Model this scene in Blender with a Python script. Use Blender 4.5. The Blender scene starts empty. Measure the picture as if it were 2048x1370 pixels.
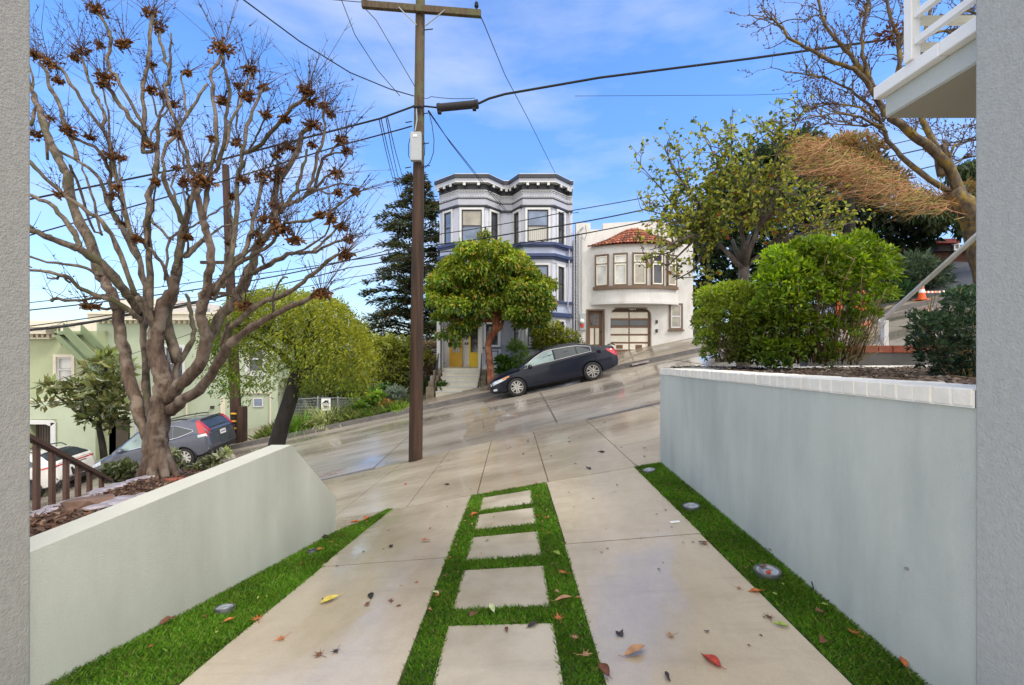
import bpy, bmesh, math, random
import numpy as np
from mathutils import Vector, Matrix

S = bpy.context.scene
COL = S.collection
F = 900.0            # focal length in pixels of the 2048 px wide photograph
R = math.radians

def P(px, py, y):
    """point at depth y seen at photo pixel px,py (camera stands at the origin, looking along +y)"""
    return Vector(((px - 1024) / F * y, y, (685 - py) / F * y))

# ------------------------------------------------------------------ mesh helper
class MB:
    def __init__(s):
        s.v = []; s.f = []; s.m = []
    def face(s, pts, m=0):
        i = len(s.v)
        s.v.extend([tuple(p) for p in pts]); s.f.append(tuple(range(i, i + len(pts)))); s.m.append(m)
    def add(s, vs, fs, m=0):
        i = len(s.v)
        s.v.extend([tuple(p) for p in vs])
        for f in fs:
            s.f.append(tuple(k + i for k in f)); s.m.append(m)
    def box(s, a, b, m=0, M=None):
        x0, y0, z0 = a; x1, y1, z1 = b
        vs = [Vector(p) for p in ((x0,y0,z0),(x1,y0,z0),(x1,y1,z0),(x0,y1,z0),(x0,y0,z1),(x1,y0,z1),(x1,y1,z1),(x0,y1,z1))]
        if M is not None: vs = [M @ p for p in vs]
        s.add(vs, [(0,3,2,1),(4,5,6,7),(0,1,5,4),(1,2,6,5),(2,3,7,6),(3,0,4,7)], m)
    def obox(s, o, u, v, w, m=0):
        """box from corner o with edge vectors u v w"""
        o, u, v, w = Vector(o), Vector(u), Vector(v), Vector(w)
        vs = [o, o+u, o+u+v, o+v, o+w, o+u+w, o+u+v+w, o+v+w]
        fs = [(0,3,2,1),(4,5,6,7),(0,1,5,4),(1,2,6,5),(2,3,7,6),(3,0,4,7)]
        if u.cross(v).dot(w) < 0: fs = [f[::-1] for f in fs]
        s.add(vs, fs, m)
    def prism(s, poly, off, m=0):
        """closed polygon (3-D points) extruded by the vector off"""
        n = len(poly); off = Vector(off)
        a = [Vector(p) for p in poly]; b = [p + off for p in a]
        s.add(a + b, [tuple(range(n))[::-1], tuple(range(n, 2*n))] + [(i, (i+1) % n, (i+1) % n + n, i + n) for i in range(n)], m)
    def tube(s, pts, rad, n=8, m=0, cap=True, jit=0, seed=0):
        jr = random.Random(seed*31+len(s.v)) if jit else None
        pts = [Vector(p) for p in pts]
        if not hasattr(rad, '__len__'): rad = [rad] * len(pts)
        k0 = len(s.v); up = None
        for i, p in enumerate(pts):
            t = (pts[min(i+1, len(pts)-1)] - pts[max(i-1, 0)])
            if t.length < 1e-9: t = Vector((0, 0, 1))
            t.normalize()
            if up is None:
                up = Vector((0, 0, 1)) if abs(t.z) < .9 else Vector((1, 0, 0))
            a = up - t * up.dot(t)
            if a.length < 1e-6: a = t.orthogonal()
            a.normalize(); b = t.cross(a); up = a
            for j in range(n):
                q = 2 * math.pi * j / n
                s.v.append(tuple(p + (a * math.cos(q) + b * math.sin(q)) * rad[i] * (1 + jr.gauss(0, jit) if jit else 1)))
        for i in range(len(pts) - 1):
            for j in range(n):
                c = k0 + i*n; d = (j+1) % n
                s.f.append((c+j, c+d, c+n+d, c+n+j)); s.m.append(m)
        if cap:
            s.f.append(tuple(range(k0, k0+n))[::-1]); s.m.append(m)
            e = k0 + (len(pts)-1)*n
            s.f.append(tuple(range(e, e+n))); s.m.append(m)
    def lathe(s, prof, n=24, M=None, m=0):
        k0 = len(s.v)
        for (r, z) in prof:
            for j in range(n):
                q = 2*math.pi*j/n; p = Vector((r*math.cos(q), r*math.sin(q), z))
                s.v.append(tuple(M @ p if M is not None else p))
        for i in range(len(prof)-1):
            for j in range(n):
                c = k0 + i*n; d = (j+1) % n
                s.f.append((c+j, c+d, c+n+d, c+n+j)); s.m.append(m)
    def grid(s, fn, nu, nv, m=0, flip=False):
        k0 = len(s.v)
        for i in range(nu+1):
            for j in range(nv+1):
                s.v.append(tuple(fn(i/nu, j/nv)))
        for i in range(nu):
            for j in range(nv):
                a = k0 + i*(nv+1) + j
                f = (a, a+nv+1, a+nv+2, a+1)
                s.f.append(f[::-1] if flip else f); s.m.append(m)
    def build(s, name, mats, parent=None, smooth=False, angle=None, bevel=0, seg=1):
        me = bpy.data.meshes.new(name)
        me.from_pydata(s.v, [], s.f)
        if not isinstance(mats, (list, tuple)): mats = [mats]
        for mt in mats: me.materials.append(mt)
        if len(mats) > 1: me.polygons.foreach_set('material_index', s.m)
        if smooth:
            me.polygons.foreach_set('use_smooth', [True]*len(me.polygons))
            if angle: me.set_sharp_from_angle(angle=R(angle))
        me.update()
        o = bpy.data.objects.new(name, me); COL.objects.link(o)
        if parent is not None: o.parent = parent
        if bevel:
            b = o.modifiers.new('bevel', 'BEVEL'); b.width = bevel; b.segments = seg; b.limit_method = 'ANGLE'
        return o

def tag(o, label=None, cat=None, group=None, kind=None):
    if label: o['label'] = label
    if cat: o['category'] = cat
    if group: o['group'] = group
    if kind: o['kind'] = kind
    return o
def thing(name, label, cat, loc=(0,0,0), group=None, M=None):
    o = bpy.data.objects.new(name, None); COL.objects.link(o)
    o.empty_display_size = .2
    if M is not None: o.matrix_world = M
    else: o.location = loc
    return tag(o, label, cat, group)
def copy_tree(o, parent=None):
    c = o.copy(); COL.objects.link(c)
    if parent is not None: c.parent = parent
    for ch in list(o.children): copy_tree(ch, c)
    return c

# ------------------------------------------------------------------ materials
def newmat(name):
    m = bpy.data.materials.new(name); m.use_nodes = True
    nt = m.node_tree; b = nt.nodes['Principled BSDF']
    return m, nt, b
def N(nt, t, **kw):
    n = nt.nodes.new(t)
    for k, v in kw.items():
        if k in n.inputs: n.inputs[k].default_value = v
        else: setattr(n, k, v)
    return n
def rgb(c): return (c[0], c[1], c[2], 1)
def mixc(nt, fac, a, b, mode='MIX'):
    n = nt.nodes.new('ShaderNodeMix'); n.data_type = 'RGBA'; n.blend_type = mode
    for sock, val in ((n.inputs[0], fac), (n.inputs[6], a), (n.inputs[7], b)):
        if hasattr(val, 'is_output'): nt.links.new(val, sock)
        elif isinstance(val, (int, float)): sock.default_value = val
        else: sock.default_value = rgb(val)
    return n.outputs[2]
def noise(nt, scale, detail=4, rough=.55, vec=None, out='Fac', stretch=None):
    n = N(nt, 'ShaderNodeTexNoise', Scale=scale, Detail=detail, Roughness=rough)
    if vec is None:
        tc = nt.nodes.new('ShaderNodeTexCoord'); vec = tc.outputs['Object']
    if stretch is not None:
        mp = nt.nodes.new('ShaderNodeMapping'); mp.inputs['Scale'].default_value = stretch
        nt.links.new(vec, mp.inputs[0]); vec = mp.outputs[0]
    nt.links.new(vec, n.inputs['Vector'])
    return n.outputs[out]
def ramp(nt, fac, stops):
    n = nt.nodes.new('ShaderNodeValToRGB'); e = n.color_ramp.elements
    while len(e) < len(stops): e.new(.5)
    for el, (p, c) in zip(e, stops):
        el.position = p; el.color = rgb(c) if hasattr(c, '__len__') else (c, c, c, 1)
    nt.links.new(fac, n.inputs[0]); return n.outputs[0]
def bump(nt, b, h, strength=.3, dist=.01):
    n = N(nt, 'ShaderNodeBump', Strength=strength, Distance=dist)
    nt.links.new(h, n.inputs['Height']); nt.links.new(n.outputs[0], b.inputs['Normal'])
def pmat(name, col, rough=.6, var=.12, scale=3, bmp=0, bscale=60, metal=0, spec=None, stretch=None, coat=0, dirt=None, dirtscale=.8, bdist=.01, streak=0):
    """plain paint / stucco / wood with a mottled colour and an optional bump and dirt"""
    m, nt, b = newmat(name)
    lo = [max(0, c*(1-var)) for c in col]; hi = [min(1, c*(1+var)) for c in col]
    c = ramp(nt, noise(nt, scale, stretch=stretch), [(.3, lo), (.7, hi)])
    if dirt:
        f = ramp(nt, noise(nt, dirtscale, 6, .65, stretch=(1,1,.35)), [(.45, 0.), (.75, 1.)])
        c = mixc(nt, f, c, dirt)
    if streak:
        s1 = ramp(nt, noise(nt, 5, 5, .65, stretch=(1,1,.07)), [(.38, 1-streak), (.62, 1.)])
        c = mixc(nt, 1., c, s1, 'MULTIPLY')
        s2 = ramp(nt, noise(nt, 38, 6, .75), [(.30, 1-streak*.8), (.42, 1.)])
        c = mixc(nt, 1., c, s2, 'MULTIPLY')
    nt.links.new(c, b.inputs['Base Color'])
    b.inputs['Roughness'].default_value = rough; b.inputs['Metallic'].default_value = metal
    if spec is not None: b.inputs['Specular IOR Level'].default_value = spec
    if coat: b.inputs['Coat Weight'].default_value = coat; b.inputs['Coat Roughness'].default_value = .04
    if bmp: bump(nt, b, noise(nt, bscale, 5, .6, stretch=stretch), bmp, bdist)
    return m
def leafmat(name, trans=.35, rough=.5, spec=.3):
    m, nt, b = newmat(name)
    a = nt.nodes.new('ShaderNodeAttribute'); a.attribute_name = 'Col'
    nt.links.new(a.outputs['Color'], b.inputs['Base Color'])
    b.inputs['Roughness'].default_value = rough; b.inputs['Specular IOR Level'].default_value = spec
    t = nt.nodes.new('ShaderNodeBsdfTranslucent')
    hs = N(nt, 'ShaderNodeHueSaturation', Saturation=1.1, Value=1.5)
    nt.links.new(a.outputs['Color'], hs.inputs['Color']); nt.links.new(hs.outputs[0], t.inputs[0])
    mx = nt.nodes.new('ShaderNodeMixShader'); mx.inputs[0].default_value = trans
    nt.links.new(b.outputs[0], mx.inputs[1]); nt.links.new(t.outputs[0], mx.inputs[2])
    nt.links.new(mx.outputs[0], nt.nodes['Material Output'].inputs[0])
    return m
def barkmat(name, c1, c2, c3=None, scale=14, bmp=.6, stretch=(1,1,.25)):
    m, nt, b = newmat(name)
    c = ramp(nt, noise(nt, scale, 6, .65, stretch=stretch), [(.36, c1), (.62, c2)])
    if c3:
        c = mixc(nt, ramp(nt, noise(nt, scale*.35, 3, .6), [(.5, 0.), (.62, 1.)]), c, c3)
    nt.links.new(c, b.inputs['Base Color']); b.inputs['Roughness'].default_value = .85
    bump(nt, b, noise(nt, scale*2.5, 6, .7, stretch=stretch), bmp, .02)
    return m
def wetmat(name, dry, wet, scale=1.2, stretch=(1,1,1), rmin=.12, rmax=.55, bmp=.12, bscale=150, thr=(.42,.62), bleach=None, grain=.1, coat=.8):
    """damp concrete: dry light patches, darker glossy wet patches, fine grain"""
    m, nt, b = newmat(name)
    w = ramp(nt, noise(nt, scale, 6, .62, stretch=stretch), [(thr[0], 0.), (thr[1], 1.)])
    c = mixc(nt, w, dry, wet)
    if bleach:
        c = mixc(nt, ramp(nt, noise(nt, scale*.45, 4, .6), [(.55, 0.), (.75, .8)]), c, bleach)
    g = ramp(nt, noise(nt, 90, 3, .7), [(.3, 1-grain), (.7, 1+grain)])
    c = mixc(nt, 1., c, g, 'MULTIPLY')
    st = ramp(nt, noise(nt, 5.5, 7, .75), [(.35, .82), (.55, 1.)])
    c = mixc(nt, .45, c, st, 'MULTIPLY')
    sm = ramp(nt, noise(nt, 2.2, 8, .7, stretch=(.5,2.4,1)), [(.54, 0.), (.66, 1.)])
    sm2 = N(nt, 'ShaderNodeMath', operation='MULTIPLY'); sm2.inputs[1].default_value = .2; nt.links.new(sm, sm2.inputs[0])
    c = mixc(nt, sm2.outputs[0], c, [v*.62 for v in wet])
    nt.links.new(c, b.inputs['Base Color'])
    mr = N(nt, 'ShaderNodeMapRange'); mr.inputs['To Min'].default_value = rmax; mr.inputs['To Max'].default_value = rmin
    nt.links.new(w, mr.inputs['Value'])
    nt.links.new(mr.outputs[0], b.inputs['Roughness'])
    cw = N(nt, 'ShaderNodeMath', operation='MULTIPLY'); cw.inputs[1].default_value = coat; nt.links.new(w, cw.inputs[0]); nt.links.new(cw.outputs[0], b.inputs['Coat Weight']); b.inputs['Coat Roughness'].default_value = .06; b.inputs['Coat IOR'].default_value = 1.4
    bump(nt, b, noise(nt, bscale, 4, .6), bmp, .004)
    return m

M = {}
M['conc']   = wetmat('driveway concrete', (.545,.46,.345), (.41,.33,.23), .8, (1,.45,1), .05, .24, grain=.06, thr=(.34,.70))
M['slab']   = wetmat('stepping slab concrete', (.52,.45,.34), (.42,.345,.245), .9, (1,1,1), .3, .55, grain=.05)
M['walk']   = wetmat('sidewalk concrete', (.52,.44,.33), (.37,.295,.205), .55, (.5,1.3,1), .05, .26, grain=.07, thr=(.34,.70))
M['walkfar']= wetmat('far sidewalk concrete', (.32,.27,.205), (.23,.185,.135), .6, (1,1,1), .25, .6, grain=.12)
M['road']   = wetmat('wet street concrete', (.375,.33,.27), (.27,.23,.185), .38, (.4,1.9,1), .05, .26, bscale=90, bmp=.25, grain=.12)
M['kerb']   = pmat('kerb concrete', (.13,.12,.115), .7, .25, 4, .4, 40)
M['dark']   = pmat('joint dirt', (.075,.06,.045), .9)
M['earth']  = pmat('earth', (.11,.09,.06), .95, .4, 2, .6, 20)
M['asph']   = pmat('dark asphalt', (.07,.075,.085), .7, .25, 5, .3, 80)
M['patch']  = pmat('road repair patch', (.27,.215,.15), .4, .2, 5, .2, 80)
M['wallL']  = pmat('sage stucco in warm light', (.50,.505,.415), .85, .05, 1.3, .45, 125, dirt=(.37,.36,.285), dirtscale=.9, bdist=.010, streak=.05)
M['wallLtop']= pmat('pale wall cap paint', (.58,.56,.455), .8, .05, 2, .25, 110)
M['wallR']  = pmat('blue grey stucco', (.55,.575,.52), .85, .05, 1.3, .45, 125, dirt=(.40,.435,.41), dirtscale=1.4, bdist=.010, streak=.06)
M['pillar'] = pmat('rough grey stucco', (.345,.325,.28), .9, .08, 30, .8, 90, bdist=.009)
M['pillarR']= pmat('rough blue grey stucco', (.43,.44,.425), .9, .07, 30, .7, 90, bdist=.009)
M['white']  = pmat('white paint', (.88,.87,.84), .5, .04, 6, .12, 60)
M['coping'] = pmat('white painted brick', (.82,.78,.69), .6, .08, 9, .3, 50)
M['cream']  = pmat('cream paint', (.78,.71,.53), .5, .05, 4)
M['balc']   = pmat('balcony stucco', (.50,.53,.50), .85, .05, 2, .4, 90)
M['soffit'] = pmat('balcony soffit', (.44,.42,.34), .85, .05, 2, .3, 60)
M['wood']   = barkmat('weathered pole wood', (.020,.012,.008), (.072,.036,.021), None, 10, .5, (1,1,.06))
M['woodtop']= barkmat('mossy pole wood', (.045,.03,.018), (.125,.085,.048), (.10,.095,.04), 10, .5, (1,1,.06))
M['rail']   = pmat('brown painted wood', (.105,.055,.038), .6, .2, 8)
M['mulch']  = pmat('mulch', (.085,.055,.035), .95, .45, 25, .8, 60)
M['black']  = pmat('black rubber', (.012,.012,.013), .55, .2, 5)
M['cable']  = pmat('black cable', (.018,.018,.02), .9, .1, 5)
M['steel']  = pmat('galvanised steel', (.36,.38,.40), .45, .12, 6, metal=.6)
M['boxgrey']= pmat('grey utility box', (.40,.42,.43), .5, .06, 4)
M['turfbase']= pmat('turf backing', (.02,.05,.008), .95, .3, 20)
M['leaf']   = leafmat('leaves')
M['leafgloss']= leafmat('glossy leaves', .2, .3, .5)
M['dryleaf']= leafmat('dry leaves', .25, .7, .2)
M['brick']  = pmat('red brick', (.28,.075,.04), .8, .25, 9, .4, 40)
M['stone']  = pmat('pale flagstone', (.36,.31,.32), .6, .45, 7, .5, 25)
M['rock']   = pmat('rust brown rock', (.17,.10,.07), .8, .4, 5, .7, 14)
# ------------------------------------------------------------------ world, sun, camera
SUN = Vector((.58, -.42, .78)).normalized()
w = bpy.data.worlds.new('World'); S.world = w; w.use_nodes = True
nt = w.node_tree; bg = nt.nodes['Background']
sky = nt.nodes.new('ShaderNodeTexSky'); sky.sky_type = 'NISHITA'; sky.sun_disc = False
sky.sun_elevation = math.asin(SUN.z); sky.sun_rotation = math.atan2(SUN.x, SUN.y)
sky.air_density = 1.0; sky.dust_density = .6; sky.ozone_density = 1.6
tc = nt.nodes.new('ShaderNodeTexCoord')
sep = nt.nodes.new('ShaderNodeSeparateXYZ'); nt.links.new(tc.outputs['Generated'], sep.inputs[0])
# thin wispy cloud over the sky, thicker towards the horizon
CLOUD = noise(nt, 1.7, 7, .55, tc.outputs['Generated'], stretch=(1.0, 1.0, 3.4))
cm = ramp(nt, CLOUD, [(.47, 0.), (.74, .6)])
hz = N(nt, 'ShaderNodeMapRange'); hz.inputs['From Min'].default_value = .02; hz.inputs['From Max'].default_value = .36
hz.inputs['To Min'].default_value = .24; hz.inputs['To Max'].default_value = 0.
nt.links.new(sep.outputs['Z'], hz.inputs['Value'])
mx = N(nt, 'ShaderNodeMath', operation='MAXIMUM'); nt.links.new(cm, mx.inputs[0]); nt.links.new(hz.outputs[0], mx.inputs[1])
# unseen bright cloud added behind the camera and overhead to soften the light
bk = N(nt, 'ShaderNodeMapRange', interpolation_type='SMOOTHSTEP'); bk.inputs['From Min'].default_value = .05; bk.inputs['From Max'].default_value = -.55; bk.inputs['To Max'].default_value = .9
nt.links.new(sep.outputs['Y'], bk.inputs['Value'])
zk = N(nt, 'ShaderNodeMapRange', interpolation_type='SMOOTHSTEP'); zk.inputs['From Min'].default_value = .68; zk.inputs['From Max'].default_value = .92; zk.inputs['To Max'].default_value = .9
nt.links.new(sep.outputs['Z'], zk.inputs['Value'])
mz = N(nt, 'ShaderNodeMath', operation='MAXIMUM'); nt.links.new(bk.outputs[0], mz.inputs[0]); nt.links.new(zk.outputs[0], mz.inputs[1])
lowz = N(nt, 'ShaderNodeMapRange'); lowz.inputs['From Min'].default_value = .0; lowz.inputs['From Max'].default_value = .45; nt.links.new(sep.outputs['Z'], lowz.inputs['Value'])
tint = mixc(nt, 1., sky.outputs[0], mixc(nt, lowz.outputs[0], (.92, 1.12, 1.42), (1.16, 1.70, 2.42)), 'MULTIPLY')
skyc = mixc(nt, mx.outputs[0], tint, (6.6, 6.9, 7.3))
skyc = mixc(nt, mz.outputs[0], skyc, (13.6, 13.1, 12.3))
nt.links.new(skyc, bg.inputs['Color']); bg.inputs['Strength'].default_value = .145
sl = bpy.data.lights.new('sun', 'SUN'); sl.energy = 2.3; sl.angle = R(14); sl.color = (1, .93, .80)
so = bpy.data.objects.new('sun', sl); COL.objects.link(so)
so.rotation_euler = (-SUN).to_track_quat('-Z', 'Y').to_euler(); so.location = SUN * 60
cam = bpy.data.cameras.new('camera'); co = bpy.data.objects.new('camera', cam); COL.objects.link(co)
co.location = (0, 0, 0); co.rotation_euler = (R(90), 0, 0)
cam.sensor_width = 36; cam.lens = 36 * F / 2048; cam.clip_start = .05; cam.clip_end = 2000
S.camera = co
S.view_settings.view_transform = 'Standard'; S.view_settings.look = 'None'; S.view_settings.exposure = 0; S.view_settings.gamma = 1
S.cycles.max_bounces = 6; S.cycles.transparent_max_bounces = 8
S.cycles.use_denoising = True

# ------------------------------------------------------------------ the lie of the land
def zd(x, y):                      # driveway: level at the garage, tilting with the hill towards the street
    return -1.5 - .082*y + .175*x*max(0, (y-2.2))/4.0
def cl(v, a, b): return max(a, min(b, v))
def zn(x): return -2.193 + .229*cl(x, -34, 30)           # near kerb line, y = 10.5
def zf(x): return -1.91 + .208*cl(x, -34, 34)            # far kerb line,  y = 18
def zs(x, y):                      # near sidewalk
    t = (y-6.2)/4.3
    return (-2.008 + .175*x)*(1-t) + zn(x)*t
def zr(x, y):                      # street
    t = (y-10.5)/7.5
    return zn(x)*(1-t) + zf(x)*t - .05 + .10*(4*t*(1-t))*.6
def zw(x, y):                      # far sidewalk
    return zf(x) + .12 + .05*(y-18)
def zg(x, y):
    if y < 6.2: return zd(x, y)
    if y < 10.5: return zs(x, y)
    if y < 18: return zr(x, y)
    return zw(x, y)
def G(px, py):
    """where the ray through a photo pixel meets the ground"""
    y = 1.2
    while y < 30:
        p = P(px, py, y)
        if p.z < zg(p.x, y):
            a, b = y-.02, y
            for _ in range(20):
                c = (a+b)/2; q = P(px, py, c)
                if q.z < zg(q.x, c): b = c
                else: a = c
            return P(px, py, b)
        y += .02
    return P(px, py, 18)

def sheet(mb, x0, x1, y0, y1, fn, nx, ny, dz=0, m=0):
    mb.grid(lambda u, v: (x0+(x1-x0)*u, y0+(y1-y0)*v, fn(x0+(x1-x0)*u, y0+(y1-y0)*v)+dz), nx, ny, m)
def slab(mb, x0, x1, y0, y1, fn, th, nx=4, ny=4, dz=0):
    """a panel with thickness that follows the ground"""
    sheet(mb, x0, x1, y0, y1, fn, nx, ny, dz)
    for (a, b, k) in (((x0,y0),(x1,y0),nx), ((x1,y0),(x1,y1),ny), ((x1,y1),(x0,y1),nx), ((x0,y1),(x0,y0),ny)):
        for i in range(k):
            p = [(a[0]+(b[0]-a[0])*t, a[1]+(b[1]-a[1])*t) for t in (i/k, (i+1)/k)]
            q = [(c[0], c[1], fn(*c)+dz) for c in p]
            mb.face([(q[0][0],q[0][1],q[0][2]-th), (q[1][0],q[1][1],q[1][2]-th), q[1], q[0]])

# wide base terrain
def zbase(x, y):
    if y < 18: z = zn(x)*.5+zf(x)*.5 - .6
    elif y < 24: z = zf(x) - .25
    else:
        t = cl((y-24)/30, 0, 1); z = (zf(x)-.25)*(1-t) - 9*t
    if y < 9: z -= (9-y)*.12
    return z
b = MB()
xs = [-700,-300,-120,-60,-40,-30,-24,-18,-14,-10,-7,-4,-2,0,2,4,7,10,14,18,24,30,40,60,120,300,700]
ys = [-60,-10,2,5,8,11,14,17,20,22,24,28,34,44,60,120,300,900]
for i in range(len(xs)-1):
    for j in range(len(ys)-1):
        b.face([(x, y, zbase(x, y)) for x, y in ((xs[i],ys[j]),(xs[i+1],ys[j]),(xs[i+1],ys[j+1]),(xs[i],ys[j+1]))])
tag(b.build('ground', M['earth']), kind='structure')

# street
b = MB(); sheet(b, -40, 36, 10.5, 18.0, zr, 76, 16)
tag(b.build('road', M['road'], smooth=True), kind='structure')
# thin joints and repair patches in the street surface
def strip(mb, pts, wid, fn, dz):
    for i in range(len(pts)-1):
        a, c = Vector(pts[i]), Vector(pts[i+1]); n = max(1, int((c-a).length/.4))
        d = (c-a).normalized(); s = Vector((-d.y, d.x))*wid/2
        for k in range(n):
            p, q = a+(c-a)*(k/n), a+(c-a)*((k+1)/n)
            mb.face([(*(v), fn(*v)+dz) for v in (p-s, q-s, q+s, p+s)])
b = MB()
for pts, wd in (([(1.0,16.0),(1.05,13.2),(1.1,11.0)], .05), ([(-2.6,17.6),(-2.9,14.5),(-3.3,10.6)], .03), ([(-7.5,17.6),(-7.8,10.6)], .04),
                ([(6.2,17.8),(6.0,10.6)], .04), ([(-40,14.3),(36,14.3)], .02), ([(-.9,13.6),(-.75,12.0)], .02), ([(-.3,15.0),(1.0,15.0)], .02), ([(11.5,17.8),(11.6,10.6)], .04)):
    strip(b, pts, wd*.6, zr, .005)
tag(b.build('road_joints', M['dark']), kind='structure')
b = MB(); sheet(b, -1.15, -.2, 13.3, 13.9, zr, 2, 2, .006); sheet(b, -1.25, -.45, 11.6, 13.25, zr, 2, 3, .004)
tag(b.build('road_patch', M['patch']), kind='structure')

# near sidewalk: panels with open joints
b = MB(); g = .006
cols = [-40,-30,-22,-16,-12.5,-9.5,-7.3,-5.6,-4.05,-2.5,-1.45,-.48,.5,1.72,3.2,4.8,6.6,8.6,11,14,18,24,34]
rows = [6.2, 7.5, 9.0, 10.5]
for i in range(len(cols)-1):
    for j in range(3):
        if -2.5 <= cols[i] < 1.7 and j == 1: continue
        y1 = rows[j+1] if not (-2.5 <= cols[i] < 1.7 and j == 0) else rows[2]
        slab(b, cols[i]+g, cols[i+1]-g, rows[j]+g, y1-g, zs, .12, 3, 3)
# the apron beside the left wall end
slab(b, -2.5+g, -1.72, 4.6, 6.2-g, lambda x, y: zd(x, y) if y < 6.2 else zs(x, y), .15, 4, 6)
tag(b.build('sidewalk', M['walk']), kind='structure')
b = MB(); sheet(b, -40, 34, 6.1, 10.5, zs, 60, 3, -.03)
tag(b.build('sidewalk_bed', M['dark']), kind='structure')
b = MB()
for i in range(74):
    x0, x1 = -40+i, -39+i
    b.face([(x0,10.5,zn(x0)), (x0,10.5,zn(x0)-.3), (x1,10.5,zn(x1)-.3), (x1,10.5,zn(x1))][::-1])
# kerb lip where the driveway cut ends on the right
def kerbbox(mb, x0, x1, ya, yb, fz, h, n):
    for i in range(n):
        a, c = x0+(x1-x0)*i/n, x0+(x1-x0)*(i+1)/n
        za, zc = fz(a), fz(c)
        mb.add([(a,ya,za-.3),(c,ya,zc-.3),(c,yb,zc-.3),(a,yb,za-.3),(a,ya,za+h),(c,ya,zc+h),(c,yb,zc+h),(a,yb,za+h)],
               [(4,5,6,7),(0,1,5,4),(2,3,7,6)] + ([(3,0,4,7)] if i == 0 else []) + ([(1,2,6,5)] if i == n-1 else []))
kerbbox(b, 1.75, 34, 10.36, 10.53, zn, .012, 32); kerbbox(b, -40, -3.2, 10.36, 10.53, zn, .012, 36)
tag(b.build('near_kerb', M['kerb']), kind='structure')

# far kerb and far sidewalk
b = MB(); kerbbox(b, -40, 36, 18.0, 18.16, zf, .125, 76)
tag(b.build('far_kerb', M['kerb']), kind='structure')
b = MB()
cols = [-40,-34,-28,-23,-19,-16,-13.6,-11.2,-9.4]
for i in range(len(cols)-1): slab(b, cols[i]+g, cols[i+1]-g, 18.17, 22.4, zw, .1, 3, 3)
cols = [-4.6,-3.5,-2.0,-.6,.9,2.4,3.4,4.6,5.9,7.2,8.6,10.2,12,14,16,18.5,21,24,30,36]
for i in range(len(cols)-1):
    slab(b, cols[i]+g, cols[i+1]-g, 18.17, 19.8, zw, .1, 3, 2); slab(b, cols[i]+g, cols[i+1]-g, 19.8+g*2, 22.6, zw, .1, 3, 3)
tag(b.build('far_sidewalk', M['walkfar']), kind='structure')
b = MB(); sheet(b, -40, 36, 18.1, 26, zw, 70, 6, -.04)
tag(b.build('far_ground', M['earth']), kind='structure')

# driveway concrete strips
b = MB()
def dslab(x0, x1, y0, y1, bl=None): slab(b, x0, x1, y0, y1, zd, .12, 6, 10)
dslab(-1.64, -.565, -.5, 3.89); dslab(-1.66, -.56, 3.905, 6.19)
dslab(.465, 1.67, -.5, 3.99); dslab(.48, 1.68, 4.005, 6.19)
tag(b.build('driveway', M['conc'], bevel=.006), kind='structure')
b = MB(); sheet(b, -6, 8, -2, 6.15, zd, 10, 12, -.10)
tag(b.build('driveway_bed', M['dark']), kind='structure')
b = MB(); sheet(b, -3.2, 3.2, -4, 2.05, lambda x, y: zd(x, y) if y > .2 else -1.515, 2, 6, -.055)
tag(b.build('garage_floor', M['conc']), kind='structure')

# stepping slabs
steps = [(1.5,2.765,'nearest and largest concrete slab, cut by the bottom of the photo'), (2.97,3.60,'second concrete slab from the bottom of the grass ladder'),
         (3.80,4.39,'middle one of the five concrete slabs, with brown leaves and stains on it'), (4.60,5.17,'fourth concrete slab up the grass ladder, second smallest looking'),
         (5.33,5.96,'farthest concrete slab, next to the sidewalk, ragged grass along its near edge')]
for (y0, y1, lab) in steps:
    b = MB(); slab(b, -.39, .252, y0, y1, zd, .1, 4, 4, -.004)
    tag(b.build('stepping_slab', M['slab'], bevel=.012, seg=2), lab, 'paving slab', 'concrete slabs set into the grass ladder')
# ------------------------------------------------------------------ low walls, pillars, balcony
def wallx(y): return -2.30 + .083*(y-2.2)          # front face of the left wall
t = thing('low_wall', 'pale sage green stucco garden wall with a sloping cut end, beside the left grass strip', 'garden wall', (-2.2, 3.5, -2.0))
def L(p): return tuple(Vector(p) - Vector((-2.2, 3.5, -2.0)))
b = MB()
prof = [(1.9,-2.6),(1.9,-1.005),(4.33,-.985),(5.24,-1.81),(5.24,-2.7)]
N_ = 14
def topz(y): return -1.005+.02*(y-1.9)/2.43 if y < 4.33 else -.985-(y-4.33)*.825/.91
yy = [2.13+(4.33-2.13)*i/10 for i in range(11)] + [4.33+.91*i/6 for i in range(1,7)]
th = .19
for i in range(len(yy)-1):
    a, c = yy[i], yy[i+1]
    xa, xc, za, zc = wallx(a), wallx(c), topz(a), topz(c)
    b.face([L((xa,a,-2.8)), L((xc,c,-2.8)), L((xc,c,zc)), L((xa,a,za))], 0)
    b.face([L((xa-th,a,-2.8)), L((xa-th,a,za)), L((xc-th,c,zc)), L((xc-th,c,-2.8))], 0)
    b.face([L((xa,a,za)), L((xc,c,zc)), L((xc-th,c,zc)), L((xa-th,a,za))], 1 if i < 10 else 0)
e = yy[-1]; b.face([L((wallx(e),e,-2.8)), L((wallx(e)-th,e,-2.8)), L((wallx(e)-th,e,topz(e))), L((wallx(e),e,topz(e)))], 0)
b.build('wall', [M['wallL'], M['wallLtop']], t)

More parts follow.
